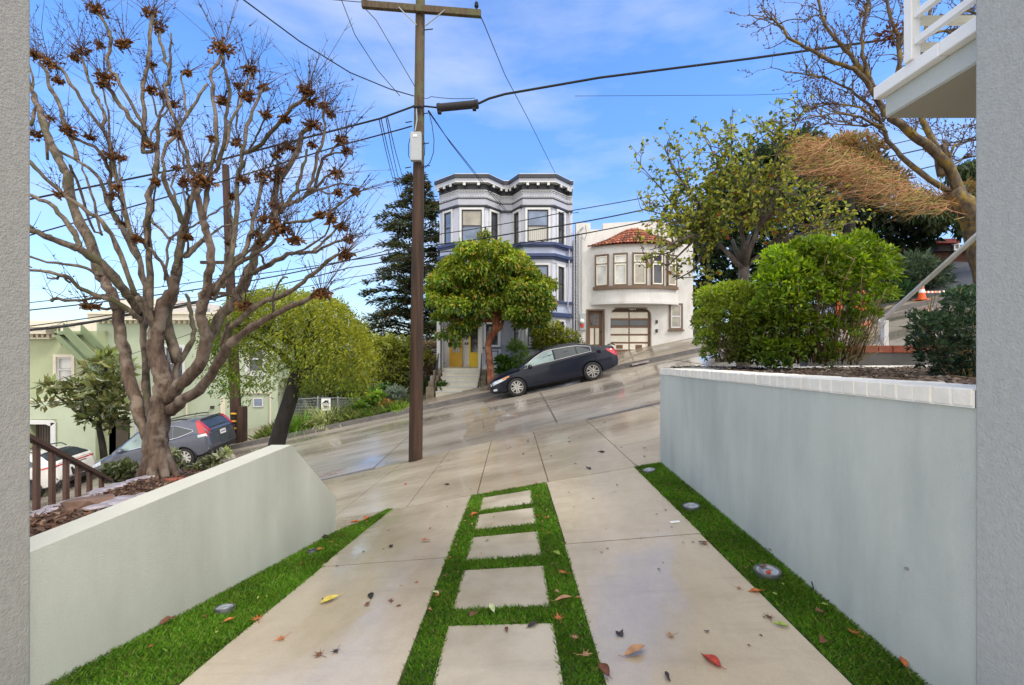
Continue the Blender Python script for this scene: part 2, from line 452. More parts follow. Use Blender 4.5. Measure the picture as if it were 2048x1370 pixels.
def rtop(y): return -.287 - .149*cl((y-2)/4.23, -.3, 1)      # underside of the brick coping
t = thing('low_wall', 'blue grey stucco retaining wall capped with white painted bricks, right of the driveway', 'retaining wall', (2.1, 4, -1.8))
o_ = Vector((2.1, 4, -1.8))
def L(p): return tuple(Vector(p) - o_)
b = MB(); yy = [1.985+(6.23-1.985)*i/12 for i in range(13)]
for i in range(12):
    a, c = yy[i], yy[i+1]
    b.face([L((2.05,a,-2.6)), L((2.05,a,rtop(a))), L((2.05,c,rtop(c))), L((2.05,c,-2.6))], 0)
b.face([L((2.05,6.23,-3)), L((2.05,6.23,rtop(6.23))), L((4.2,6.7,-.43)), L((8.3,7.12,-.44)), L((8.3,7.12,-3)), L((4.2,6.7,-3))], 0)
b.face([L((2.25,1.99,rtop(1.99))), L((2.25,6.1,rtop(6.2))), L((2.25,6.1,-1)), L((2.25,1.99,-1))], 0)
b.build('wall', [M['wallR']], t)
b = MB(); y = 1.99; rnd = random.Random(3)
while y < 6.2:
    l = .098; y2 = min(y+l, 6.26); h = .082 + rnd.uniform(-.002,.003); pr = rnd.uniform(-.002,.003)
    b.add([L(p) for p in ((2.035+pr,y+.004,rtop(y)+.001),(2.40,y+.004,rtop(y)+.001),(2.40,y2-.004,rtop(y2)+.001),(2.035+pr,y2-.004,rtop(y2)+.001),
          (2.035+pr,y+.004,rtop(y)+h),(2.40,y+.004,rtop(y)+h),(2.40,y2-.004,rtop(y2)+h),(2.035+pr,y2-.004,rtop(y2)+h))],
          [(0,3,2,1),(4,5,6,7),(0,1,5,4),(1,2,6,5),(2,3,7,6),(3,0,4,7)])
    y += l
for i in range(42):                              # coping along the sidewalk end
    p0 = Vector((2.42,6.28,-.43)); p1 = Vector((4.25,6.72,-.43)) if i < 18 else None
    a = Vector((2.42,6.05,0)).lerp(Vector((6.6,6.9,0)), i/42); c = Vector((2.42,6.05,0)).lerp(Vector((6.6,6.9,0)), (i+.93)/42)
    d = (c-a).normalized(); nrm = Vector((-d.y, d.x, 0))*.24
    b.obox(L((a.x, a.y, -.433)), c-a, nrm, (0,0,.08))
b.build('coping', M['coping'], t, bevel=.006, seg=2)
b = MB()
for i in range(12):
    a, c = yy[i], yy[i+1]
    b.face([L(p) for p in ((2.04,a,rtop(a)-.004),(2.39,a,rtop(a)-.004),(2.39,c,rtop(c)-.004),(2.04,c,rtop(c)-.004))])
    b.face([L(p) for p in ((2.042,a,rtop(a)-.004),(2.042,a,rtop(a)+.074),(2.042,c,rtop(c)+.074),(2.042,c,rtop(c)-.004))])
    b.face([L(p) for p in ((2.042,a,rtop(a)+.074),(2.39,a,rtop(a)+.074),(2.39,c,rtop(c)+.074),(2.042,c,rtop(c)+.074))])
b.build('mortar', M['white'], t)
b = MB(); b.tube([L((2.048,2.33,-1.17)), L((2.035,2.33,-1.17))], .007, 8)
b.build('wall_plug', M['steel'], t)
b = MB(); b.tube([L(p) for p in ((2.04,3.02,-1.73),(2.03,3.03,-1.69),(2.035,3.04,-1.65),(2.03,3.05,-1.62))], .004, 5)
b.build('wire_stub', M['cable'], t)

b = MB(); b.box((-3.1, 1.2, -2.2), (-2.275, 2.13, 3.2))
tag(b.build('garage_pillar', M['pillar'], bevel=.012, seg=2), 'rough warm grey stucco pillar of the garage opening, in front of the sage wall', 'pillar')
b = MB(); b.box((2.035, 1.2, -2.2), (2.95, 1.98, 3.2))
tag(b.build('garage_pillar', M['pillarR'], bevel=.012, seg=2), 'bluish grey stucco pillar of the garage opening, under the balcony', 'pillar')

t = thing('balcony', 'pale stucco balcony corner with white railing over the right pillar', 'balcony', (2.6, 2.0, 1.3))
o_ = Vector((2.6, 2.0, 1.3))
def L(p): return tuple(Vector(p) - o_)
b = MB(); b.box(L((2.154,.2,1.30)), L((3.6,2.6,1.415)))
b.build('slab', M['balc'], t, bevel=.006)
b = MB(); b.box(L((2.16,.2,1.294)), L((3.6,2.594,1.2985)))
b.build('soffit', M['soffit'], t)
b = MB()
for i in range(6):
    b.box(L((2.108,.2+i*.405,1.4155)), L((2.3,.2+i*.405+.402,1.487)))
for i in range(4): b.box(L((2.302+i*.33,2.45,1.4155)), L((2.302+i*.33+.327,2.632,1.487)))
b.build('edge_tiles', M['white'], t, bevel=.006, seg=2)
b = MB(); b.box(L((2.095,2.36,1.487)), L((2.145,2.41,2.6)))
b.build('post', M['white'], t, bevel=.004)
for z in (1.56, 1.70, 1.84, 1.98, 2.12, 2.26, 2.4):
    b = MB(); b.box(L((2.105,.2,z)), L((2.135,2.357,z+.035))); b.build('rail', M['white'], t)
for z in (1.545, 1.685, 1.825, 1.965, 2.105):
    b = MB(); b.box(L((2.146,2.365,z)), L((3.6,2.395,z+.035))); b.build('rail', M['cream'], t)

# ------------------------------------------------------------------ turf
rng = np.random.default_rng(7)
ZD = np.vectorize(zd)
def leafmesh(name, p, d, n, Ln, W, col, mat, parent=None, fold=.18, quad=True):
    """many kite-shaped leaves as one mesh; p base points, d directions, n normals (arrays)"""
    p, d, n = np.asarray(p, float), np.asarray(d, float), np.asarray(n, float)
    d /= np.linalg.norm(d, axis=1, keepdims=True)+1e-9
    s = np.cross(d, n); s /= np.linalg.norm(s, axis=1, keepdims=True)+1e-9
    n = np.cross(s, d)
    Ln = np.broadcast_to(np.asarray(Ln, float), (len(p),))[:, None]; W = np.broadcast_to(np.asarray(W, float), (len(p),))[:, None]
    m = p + d*Ln*.45
    v = np.stack([p, m + s*W/2 + n*fold*W, p + d*Ln - n*fold*W*.6, m - s*W/2 + n*fold*W], 1).reshape(-1, 3)
    k = len(p); idx = np.arange(k)[:, None]*4
    f = np.concatenate([idx + np.array([0,1,2]), idx + np.array([0,2,3])], 1).reshape(-1)
    me = bpy.data.meshes.new(name)
    me.vertices.add(len(v)); me.vertices.foreach_set('co', v.ravel())
    me.loops.add(len(f)); me.loops.foreach_set('vertex_index', f.astype(np.int32))
    me.polygons.add(len(f)//3); me.polygons.foreach_set('loop_start', np.arange(0, len(f), 3, dtype=np.int32))
    a = me.color_attributes.new('Col', 'FLOAT_COLOR', 'POINT')
    c = np.concatenate([np.repeat(np.clip(col, 0, 1), 4, axis=0), np.ones((len(v), 1))], 1)
    a.data.foreach_set('color', c.ravel().astype(np.float32))
    me.materials.append(mat); me.update(); me.validate()
    o = bpy.data.objects.new(name, me); COL.objects.link(o)
    if parent is not None: o.parent = parent
    return o
def mixcol(rng, k, cols, jit=.18):
    cols = np.array(cols); i = rng.integers(0, len(cols), k); j = rng.integers(0, len(cols), k); t = rng.random((k, 1))
    c = cols[i]*(1-t) + cols[j]*t
    return c * (1 + rng.normal(0, jit, (k, 1)))

def turf(name, label, region, area, pts_fn, dens):
    k = int(area*dens); x, y = pts_fn(k)
    near = rng.random(len(x)) < np.clip(2.6/np.maximum(y-.3, .1), .25, 1)
    x, y = x[near], y[near]; k = len(x)
    z = ZD(x, y) - .012
    a = rng.random(k)*2*np.pi
    d = np.stack([np.cos(a)*.75, np.sin(a)*.75, .55+.5*rng.random(k)], 1)
    nn = np.stack([-np.sin(a), np.cos(a), rng.normal(0, .4, k)], 1) + rng.normal(0,.5,(k,3))
    big = .5 + .5*np.sin(x*5.1+1.3*np.sin(y*3.7))*np.sin(y*4.3+x*2.2)
    col = mixcol(rng, k, [(.07,.20,.010),(.11,.28,.016),(.17,.34,.025),(.05,.13,.008),(.20,.27,.04)], .24)*(.65+.6*big[:, None])
    tan = rng.random(k) < .05; col[tan] = np.array([.27,.22,.08])*rng.uniform(.5,1.1,(tan.sum(),1))
    g = np.clip((4.6-y)/2.5, 0, 1)
    o = leafmesh(name, np.stack([x, y, z], 1), d, nn, rng.uniform(.022,.040,k)*(1+.35*(1-g)), .0045+.003*(1-g), col, M['leaf'], None, .1)
    return tag(o, label, 'artificial grass', kind='stuff')
def left_edge(y): return np.where(y < 5.2, wallx(y)+.004, wallx(5.2) + (np.clip(y-5.2, 0, 1)**.8)*.36)
def pl(k):
    y = rng.uniform(1.7, 6.18, k); xl = left_edge(y); x = xl + rng.random(k)*(-1.645-.02*(y > 3.9)-xl)
    return x, y
turf('grass', 'green artificial grass strip between the left concrete and the sage wall', None, 2.6, pl, 21000)
def pr(k): return 1.685+rng.random(k)*(2.045-1.685), rng.uniform(1.9, 6.2, k)
turf('grass', 'green artificial grass strip along the foot of the blue grey wall', None, 1.6, pr, 21000)
def pc(k):
    k = int(k*1.9); x = rng.uniform(-.555, .46, k); y = rng.uniform(1.6, 6.18, k); ok = np.ones(k, bool)
    for (a, c, _) in steps:
        ok &= ~((x > -.385) & (x < .247) & (y > a+.004) & (y < c-.004))
    return x[ok], y[ok]
turf('grass', 'green artificial grass ladder around the five concrete slabs down the middle', None, 2.2, pc, 21000)
b = MB()
sheet(b, -2.32, -1.645, 1.2, 5.24, zd, 3, 8, -.022)
for i in range(8):
    y0, y1 = 5.24+.118*i, 5.24+.118*(i+1)
    b.face([(float(left_edge(np.array(y0))), y0, zd(-2,y0)-.02), (-1.66,y0,zd(-1.66,y0)-.02), (-1.66,y1,zd(-1.66,y1)-.02), (float(left_edge(np.array(y1))), y1, zd(-1.9,y1)-.02)])
sheet(b, -.56, .466, 1.0, 6.19, zd, 4, 14, -.024); sheet(b, 1.683, 2.05, 1.2, 6.2, zd, 2, 10, -.022)
tag(b.build('turf_base', M['turfbase']), kind='structure')

# ------------------------------------------------------------------ lights let into the turf
M['lens'] = pmat('light lens', (.34,.37,.40), .12, .35, 9, .2, 30)
M['rim'] = pmat('light rim', (.16,.165,.17), .4, .2, 9, metal=.6)
def well_light(px, py, rad, label, dark=False, tilt=0):
    p = G(px, py); rx = math.atan(zd(p.x, p.y+.5)-zd(p.x, p.y-.5)); ry = -math.atan(zd(p.x+.5, p.y)-zd(p.x-.5, p.y))
    t = thing('ground_light', label, 'ground light', (p.x, p.y, p.z+.004), 'round lights sunk in the grass strips')
    t.rotation_euler = (rx+tilt, ry, 0)
    b = MB(); b.lathe([(rad*.80,.022),(rad*.86,.026),(rad*.97,.024),(rad,.012),(rad,-.05)], 32); b.build('rim', M['rim'], t, smooth=True, angle=40)
    b = MB(); b.lathe([(.001,.019),(rad*.3,.021),(rad*.32,.017),(rad*.55,.018),(rad*.57,.021),(rad*.8,.021)], 32)
    b.build('lens', M['black'] if dark else M['lens'], t, smooth=True)
well_light(1298, 943, .085, 'farthest pale round ground light, at the sidewalk end of the right grass')
well_light(1383, 1016, .085, 'second pale round ground light along the right grass, beyond the one with leaves')
well_light(1535, 1147, .092, 'large ground light in the right grass with brown leaves lying on it')
well_light(449, 1222, .062, 'grey round ground light in the left grass strip, nearest the garage')
well_light(624, 1106, .05, 'small black ground light in the left grass strip, farther out', True)

# ------------------------------------------------------------------ fallen leaves
def leafobj(kind, seed):
    rr = random.Random(seed)
    b = MB()
    if kind == 'maple':
        n = 7; pts = []
        for i in range(n):
            a = -math.pi*.75 + math.pi*1.5*i/(n-1); l = (.55, .8, .95, 1.1, .95, .8, .55)[i]*rr.uniform(.85,1.1)
            pts.append((math.sin(a-.16)*l*.42, math.cos(a-.16)*l*.42)); pts.append((math.sin(a)*l, math.cos(a)*l)); pts.append((math.sin(a+.16)*l*.42, math.cos(a+.16)*l*.42))
        c1, c2 = rr.uniform(.3,.7), rr.uniform(-.3,.5)
        def zc(x, y): return .06 + c1*(x*x)*.6 + c2*y*y*.5 + rr.uniform(0,.08)
        ctr = (0, 0, .05)
        vs = [ctr] + [(x*.5, y*.5, zc(x, y)*.5) for x, y in pts]
        b.add(vs, [(0, i, i+1) for i in range(1, len(pts))])
        b.tube([(0,0,.03),(.05,-.3,.03),(.02,-.55,.1)], [.02,.015,.012], 4)
    elif kind == 'long':
        c = rr.uniform(.1,.5); tw = rr.uniform(-.6,.6); n = 6
        prof = [0, .55, .9, 1, .8, .45, 0]
        rows = []
        for i in range(n+1):
            y = -.5+i/n; w_ = prof[i]*.2; z = .03 + c*(y**2)
            rows.append([(-w_*math.cos(tw*y), y, z+.09*w_/.2+abs(w_)*.35), (0, y, z), (w_*math.cos(tw*y), y, z+.08*w_/.2+abs(w_)*.35)])
        vs = [p for r_ in rows for p in r_]
        b.add(vs, [(i*3+j, i*3+j+1, i*3+j+4, i*3+j+3) for i in range(n) for j in range(2)])
        b.tube([(0,.5,.03+c*.25),(.04,.62,.05+c*.3),(.02,.72,.12+c*.3)], [.016,.012,.01], 4)
    elif kind == 'curl':
        n, k = 7, 6; prof = [.08,.3,.42,.45,.38,.25,.06,.02]
        wind = rr.uniform(2.2, 3.6)
        rows = []
        for i in range(n+1):
            y = -.5+i/n; r_ = prof[i]*.5
            rows.append([(math.sin(-wind/2+wind*j/k)*r_, y+.02*math.sin(j*2+i), .22*prof[i]*2 - math.cos(-wind/2+wind*j/k)*r_ + .02) for j in range(k+1)])
        vs = [p for q in rows for p in q]
        b.add(vs, [(i*(k+1)+j, i*(k+1)+j+1, (i+1)*(k+1)+j+1, (i+1)*(k+1)+j) for i in range(n) for j in range(k)])
        b.tube([(0,-.5,.05),(.03,-.7,.05),(-.03,-.85,.12)], [.02,.014,.01], 4)
    else:                                         # crumpled scrap
        k = 9; vs = [(0, 0, .16)]
        for i in range(k):
            a = 2*math.pi*i/k; r_ = rr.uniform(.22,.55); vs.append((math.cos(a)*r_, math.sin(a)*r_*.7, rr.uniform(.0,.28)))
        b.add(vs, [(0, i, i % k + 1) for i in range(1, k+1)])
    return b
LC = {'brown': (.15,.055,.022), 'dark': (.028,.017,.014), 'orange': (.42,.12,.025), 'tan': (.36,.19,.09), 'red': (.42,.05,.025), 'yellow': (.55,.42,.07), 'green': (.25,.33,.05), 'pale': (.45,.50,.25)}
LM = {k: pmat(k+' fallen leaf', c, .55, .3, 3, .3, 12) for k, c in LC.items()}
LMESH = {}
def fallen(px, py, size, kind, col, label, seed, group, rot=None, lift=.0):
    key = (kind, col, seed % 4)
    p = G(px, py); on = abs(p.x) > 2.3
    if key not in LMESH:
        o = leafobj(kind, seed % 4 + 11).build('fallen_leaf', LM[col], smooth=(kind != 'scrap')); LMESH[key] = o.data
    else:
        o = bpy.data.objects.new('fallen_leaf', LMESH[key]); COL.objects.link(o)
    rr = random.Random(seed*7+1)
    grass = p.y < 6.2 and not ((-1.64 < p.x < -.565) or (.47 < p.x < 1.67) or (-.385 < p.x < .247 and any(a < p.y < c for a, c, _ in steps)))
    o.location = (p.x, p.y, p.z + (.022 if grass else .004) + lift)
    o.rotation_euler = (rr.uniform(-.15,.15), rr.uniform(-.15,.15), rot if rot is not None else rr.uniform(0, 6.28))
    o.scale = (size,)*3
    return tag(o, label, 'leaf', group)
named = [
 (1270,1308,.115,'long','tan','large smooth tan leaf lying flat near the bottom of the right concrete','large fallen leaves',2.0),
 (1420,1322,.10,'curl','red','dark red curled leaf with an orange stalk on the right concrete','large fallen leaves',.4),
 (1342,1272,.075,'maple','tan','tan maple leaf on the wet right concrete above the big tan leaf','large fallen leaves',1.9),
 (1240,1271,.06,'scrap','dark','crumpled black leaf left of the tan maple leaf','large fallen leaves',None),
 (1562,1253,.07,'long','green','green leaf at the edge of the right concrete by the grass','large fallen leaves',1.2),
 (1538,1237,.075,'maple','brown','brown maple leaf just above the green leaf on the right concrete','large fallen leaves',None),
 (1508,1184,.07,'curl','orange','orange curled leaf at the right grass edge below the leafy ground light','large fallen leaves',1.4),
 (1476,1177,.06,'maple','tan','pale brown star leaf on the right concrete left of the orange curled leaf','large fallen leaves',None),
 (1405,1088,.075,'scrap','brown','brown crumpled leaf where the long joint meets the right grass','large fallen leaves',None),
 (515,1241,.09,'maple','orange','bright orange maple leaf at the edge of the left grass','large fallen leaves',.6),
 (565,1278,.075,'maple','orange','orange star shaped leaf on the near left concrete','large fallen leaves',2.4),
 (640,1312,.07,'maple','brown','reddish star leaf low on the left concrete, left of its darker pair','large fallen leaves',1.1),
 (673,1303,.06,'maple','dark','dark star leaf low on the left concrete, right of its reddish pair','large fallen leaves',2.9),
 (660,1203,.11,'long','yellow','yellow pointed leaf on the left concrete','large fallen leaves',-.7),
 (742,1192,.075,'curl','dark','black folded leaf right of the yellow leaf','large fallen leaves',.3),
 (782,1204,.06,'maple','brown','brown leaf nearest the centre grass, right of the black folded leaf','large fallen leaves',None),
 (735,1210,.045,'scrap','brown','small brown scrap under the black folded leaf','large fallen leaves',None),
 (852,1084,.085,'scrap','orange','orange crumpled leaf on the left concrete above the joint','large fallen leaves',None),
 (782,1093,.07,'curl','dark','dark folded leaf left of the orange crumpled leaf','large fallen leaves',.2),
 (812,968,.075,'curl','red','bright red leaf alone on the wet sidewalk left of the driveway','large fallen leaves',None),
 (712,1048,.10,'curl','orange','broad orange leaf on the left grass tip, lower of two','large fallen leaves',None),
 (734,1040,.10,'curl','orange','broad orange leaf on the left grass tip, upper of two','large fallen leaves',None),
 (667,1057,.08,'scrap','brown','brown crumpled leaf against the far end of the sage wall','large fallen leaves',None),
 (1127,1207,.10,'long','tan','large tan leaf on the centre grass beside the second slab','large fallen leaves',1.7),
 (984,1225,.075,'long','pale','pale green leaf on the grass rung below the second slab','large fallen leaves',None),
 (1110,1112,.09,'curl','green','yellow green leaf standing in the centre grass right of the middle slab','large fallen leaves',.6),
 (871,1193,.06,'long','pale','small pale green leaf on the centre grass, left side','large fallen leaves',.8),
 (1063,1252,.065,'curl','dark','black folded leaf on the nearest concrete slab','large fallen leaves',2.1),
 (1013,1259,.04,'curl','brown','small brown leaf on the nearest concrete slab','large fallen leaves',None),
 (946,1237,.06,'scrap','brown','brown leaf on the grass rung left of the pale green leaf','large fallen leaves',None),
 (1117,1245,.08,'maple','orange','orange brown leaf on the grass at the corner of the nearest slab','large fallen leaves',None),
 (1150,1284,.06,'maple','tan','tan leaf on the lower centre grass, right side','large fallen leaves',None),
 (1168,1318,.08,'maple','tan','tan star leaf lowest on the centre grass','large fallen leaves',None),
 (1206,1347,.09,'curl','brown','brown curled leaf at the grass edge in the bottom corner of the centre strip','large fallen leaves',.3),
 (1128,1152,.08,'maple','orange','orange star leaf on the centre grass beside the second slab top','large fallen leaves',None),
 (875,1190,.07,'maple','brown','brown leaf on the left side of the centre grass by the second slab','large fallen leaves',None),
 (950,1032,.09,'curl','orange','orange leaf on the far left side of the centre grass','large fallen leaves',None),
 (337,1249,.08,'scrap','brown','brown crumpled leaf in the left grass near the wall','large fallen leaves',None),
 (455,1248,.05,'curl','orange','small orange leaf below the grey ground light','large fallen leaves',None),
 (522,1133,.08,'scrap','brown','brown leaf in the left grass at the foot of the wall, halfway out','large fallen leaves',None),
 (511,1122,.07,'scrap','dark','black crumpled leaf touching the foot of the sage wall','large fallen leaves',None),
 (641,1104,.06,'scrap','orange','orange scrap lying on the small black ground light','large fallen leaves',None),
 (647,1078,.09,'curl','dark','black curled leaf in the left grass beyond the small black light','large fallen leaves',1.5),
 (1525,1141,.07,'scrap','brown','brown leaf lying on the leafy ground light','large fallen leaves',None),
 (1537,1154,.05,'scrap','red','reddish scrap lying on the leafy ground light','large fallen leaves',None),
 (1709,1275,.085,'maple','orange','orange leaf in the right grass close to the wall foot','large fallen leaves',None),
 (1645,1290,.06,'scrap','brown','brown leaf in the lower right grass, left of the orange one','large fallen leaves',None),
 (1806,1331,.06,'curl','orange','small orange leaf lowest in the right grass','large fallen leaves',None),
 (1641,1231,.05,'scrap','brown','small brown scrap in the right grass near its concrete edge','large fallen leaves',None),
 (1546,1108,.06,'scrap','brown','brown leaf in the right grass near the wall, above the leafy light','large fallen leaves',None),
 (1177,938,.10,'scrap','dark','black crumpled leaf on the sidewalk right of the grass ladder','large fallen leaves',None),
 (1203,905,.12,'curl','dark','large dark leaf on a sidewalk joint right of the path','large fallen leaves',1.4),
 (893,970,.09,'curl','dark','dark leaf on the sidewalk left of the grass ladder','large fallen leaves',1.2),
 (1334,1357,.05,'scrap','dark','dark pebble like scrap at the bottom of the right concrete','large fallen leaves',None),
]
for i, (px, py, s_, k, c, lab, grp, rot) in enumerate(named): fallen(px, py, s_*1.3, k, c, lab, i, 'distinct fallen leaves', rot)
rr = random.Random(21)
def scatter(n, x0, x1, y0, y1, smin, smax, kinds, cols, label, group):
    for i in range(n):
        x, y = rr.uniform(x0, x1), rr.uniform(y0, y1); z = zg(x, y)
        fallen(1024+x/y*F, 685-z/y*F-.4, rr.uniform(smin, smax), rr.choice(kinds), rr.choice(cols), label, rr.randrange(999), group)
scatter(16, -1.5, -.6, 2.6, 6.0, .018, .04, ['scrap','curl','maple'], ['brown','dark','orange'], 'tiny dry leaf scrap on the left concrete strip', 'leaf scraps on the left concrete')
scatter(26, .55, 1.6, 2.4, 6.0, .016, .045, ['scrap','curl','maple'], ['brown','dark','brown'], 'tiny dry leaf scrap on the right concrete strip', 'leaf scraps on the right concrete')
scatter(16, .26, .45, 2.4, 6.1, .03, .06, ['scrap','maple','curl'], ['brown','orange','tan','red'], 'small autumn leaf on the right rail of the grass ladder', 'leaves on the right rail of the grass ladder')
scatter(14, -.54, -.4, 2.8, 6.1, .03, .055, ['scrap','maple','curl'], ['brown','orange','tan'], 'small autumn leaf on the left rail of the grass ladder', 'leaves on the left rail of the grass ladder')
scatter(10, -.5, .4, 6.03, 6.15, .03, .07, ['scrap','maple'], ['orange','brown','tan','yellow'], 'autumn leaf on the sidewalk end of the grass ladder', 'leaves at the far end of the grass ladder')
scatter(8, -.35, .22, 3.85, 5.9, .02, .045, ['scrap','maple'], ['orange','brown','tan'], 'small autumn leaf on the farther slabs', 'leaf scraps on the farther slabs')
scatter(14, -2.1, -1.7, 2.5, 5.8, .02, .045, ['scrap','curl'], ['brown','orange','green'], 'small leaf scrap in the left grass strip', 'leaf scraps in the left grass')
scatter(12, 1.7, 2.0, 2.6, 5.6, .02, .05, ['scrap','curl'], ['brown','orange','green'], 'small leaf scrap in the right grass strip', 'leaf scraps in the right grass')
scatter(28, -1.5, 3.0, 6.4, 10.2, .03, .07, ['scrap','curl'], ['brown','dark','dark'], 'dry leaf scrap on the sidewalk in front of the driveway', 'leaf scraps on the sidewalk')
p = G(1350, 1045); b = MB(); b.box((-.045,-.02,0), (.045,.02,.003))
o = b.build('paper_slip', M['white']); o.location = (p.x, p.y, p.z+.005); o.rotation_euler = (0,-.09,.05)
tag(o, 'small white paper slip on the right concrete near the grass', 'paper')
# ------------------------------------------------------------------ planting beds
def bedz(x, y): return -1.06 - .135*(y-2.3) + .03*math.sin(x*5+y*3) - .05*max(0, -x-2.6)
def bedl(y): return -3.25 - .25*(y-2.2) if y < 5 else -3.95
b = MB(); n = 14
ys_ = [1.4+i*(5.5-1.4)/n for i in range(n+1)]
for i in range(n):
    for j in range(6):
        q = []
        for (yy_, u) in ((ys_[i], j/6), (ys_[i], (j+1)/6), (ys_[i+1], (j+1)/6), (ys_[i+1], j/6)):
            xr = wallx(min(yy_, 5.24))-.15 - (max(0, yy_-4.4)*.9); x = bedl(yy_)+(xr-bedl(yy_))*u; q.append((x, yy_, bedz(x, yy_)))
        b.face(q)
    a, c = ys_[i], ys_[i+1]
    b.face([(bedl(a),a,bedz(bedl(a),a)), (bedl(c),c,bedz(bedl(c),c)), (bedl(c)-.5,c,-3.4), (bedl(a)-.5,a,-3.4)])
a = 5.5
xr = wallx(5.24)-.15-1.1*.9
b.face([(bedl(a),a,bedz(bedl(a),a)), (xr,a,bedz(xr,a)), (xr+.3,a+.5,-3.4), (bedl(a)-.3,a+.5,-3.4)][::-1])
for i in range(n):
    a, c = ys_[i], ys_[i+1]
    xa, xc = [wallx(min(v, 5.24))-.15-(max(0, v-4.4)*.9) for v in (a, c)]
    if a > 4.3: b.face([(xa,a,bedz(xa,a)), (xc,c,bedz(xc,c)), (xc+.1,c,-3.), (xa+.1,a,-3.)][::-1])
tag(b.build('planting_bed', M['mulch'], smooth=True, angle=50), kind='structure')
def mulch(name, label, k, fn, cols, size):
    x, y, z = fn(k); k = len(x)
    a = rng.random(k)*6.28
    d = np.stack([np.cos(a), np.sin(a), rng.normal(0,.25,k)], 1)
    nn = np.stack([rng.normal(0,.35,k), rng.normal(0,.35,k), np.ones(k)], 1)
    return tag(leafmesh(name, np.stack([x,y,z+.008],1), d, nn, rng.uniform(size*.5,size*1.3,k), rng.uniform(size*.25,size*.5,k), mixcol(rng, k, cols, .3), M['dryleaf'], None, .25), label, 'mulch', kind='stuff')
def fm(k):
    y = rng.uniform(1.6, 5.4, k); xl = np.vectorize(bedl)(y); xr_ = wallx(np.minimum(y,5.2))-.2-np.maximum(0,y-4.4)*.9; x = xl+(xr_-xl)*rng.random(k)
    return x, y, np.vectorize(bedz)(x, y)
mulch('mulch', 'brown bark mulch around the pollarded tree', 9000, fm, [(.16,.085,.05),(.075,.04,.025),(.25,.17,.12),(.11,.06,.045)], .055)

def rbed(x, y): return -.245 - .03*(y-2) + .02*math.sin(x*4+y*2.3)
b = MB(); b.grid(lambda u, v: (2.3+u*6, 1.4+v*5.5*(1 if True else 0), rbed(2.3+u*6, 1.4+v*5.5)), 24, 22)
tag(b.build('planting_bed', M['mulch'], smooth=True), kind='structure')
def fr(k):
    x = 2.4+rng.random(k)**1.5*4.5; y = rng.uniform(2.0, 6.85, k)
    return x, y, np.vectorize(rbed)(x, y)
mulch('mulch', 'grey and brown wood chips and pebbles under the hedges', 9000, fr, [(.20,.15,.11),(.09,.065,.05),(.32,.27,.22),(.13,.085,.06),(.05,.04,.035)], .06)

# flat edging stones and rocks
def stone(px, py, y, sx, sy, sz, mat, label, group, seed, rot=0, dz=0):
    rr = random.Random(seed)
    bm = bmesh.new(); bmesh.ops.create_icosphere(bm, subdivisions=2, radius=1)
    for v in bm.verts:
        v.co = Vector((v.co.x*sx, v.co.y*sy, v.co.z*sz)) * rr.uniform(.82, 1.12)
        v.co.z = cl(v.co.z, -sz*.7, sz*.55)
    me = bpy.data.meshes.new('stone'); bm.to_mesh(me); bm.free(); me.materials.append(mat)
    o = bpy.data.objects.new('edging_stone', me); COL.objects.link(o)
    p = P(px, py, y); o.location = (p.x, p.y, bedz(p.x, p.y)+sz*.4+dz); o.rotation_euler = (rr.uniform(-.1,.1), rr.uniform(-.1,.1), rot)
    return tag(o, label, 'stone', group)
stone(175, 1027, 3.25, .17, .10, .075, M['rock'], 'rust brown boulder lying against the sage wall cap, nearest the garage', None, 1, .3)
k = 0; rs_ = random.Random(17)
for i in range(30):
    u = (i//2)/14; y = 3.05+u*1.25; x = wallx(y)-.19-.14-.22*(i % 2)-rs_.uniform(0,.06)-u*.05
    k += 1; px, py = 1024+x/y*F, 685-bedz(x, y)/y*F
    stone(px, py, y, rs_.uniform(.07,.12), rs_.uniform(.045,.07), rs_.uniform(.012,.028), M['stone'], 'flat lilac grey flagstone in the band along the back of the sage wall', 'flagstones along the sage wall', k+5, rs_.uniform(-.6,.8), rs_.uniform(.015,.04))
for i in range(16):
    y = 3.0+i*.125; x = bedl(y)+rs_.uniform(.02,.12); px, py = 1024+x/y*F, 685-bedz(x, y)/y*F
    k += 1; stone(px, py, y, rs_.uniform(.07,.11), rs_.uniform(.045,.07), rs_.uniform(.014,.028), M['stone'], 'flat lilac grey flagstone in the row beside the brown handrail', 'flagstones beside the brown handrail', k+5, rs_.uniform(.6,1.8), .01)
for (px, py, y, lab) in ((345,965,4.5,'reddish brick lying at the foot of the pollarded tree, left of two'), (368,957,4.55,'reddish brick lying at the foot of the pollarded tree, right of two')):
    k += 1; stone(px, py, y, .10, .05, .03, M['brick'], lab, None, k+5, .4)

# brown handrail on the left
t = thing('handrail', 'brown painted wooden stair railing beside the left planting bed', 'railing', P(73,1000,3.5))
o_ = t.location.copy()
def rl(px, py, y): return P(px, py, y) - o_
ps = [(73,888,1014,3.5),(104,903,1000,3.72),(132,917,990,3.95),(156,929,982,4.2),(179,941,975,4.45),(203,954,968,4.75)]
for (px, pt, pb, y) in ps:
    c = rl(px, pb, y); tp = rl(px, pt, y); b = MB(); b.box((c.x-.016, c.y-.016, c.z-.15), (c.x+.016, c.y+.016, tp.z)); b.build('post', M['rail'], t)
a, c = rl(30, 865, 3.2), rl(222, 965, 4.95)
b = MB(); s_ = Vector((.022,.008,0)); b.obox(a-s_-Vector((0,0,.0)), c-a, s_*2, (0,0,.035)); b.build('top_rail', M['rail'], t)

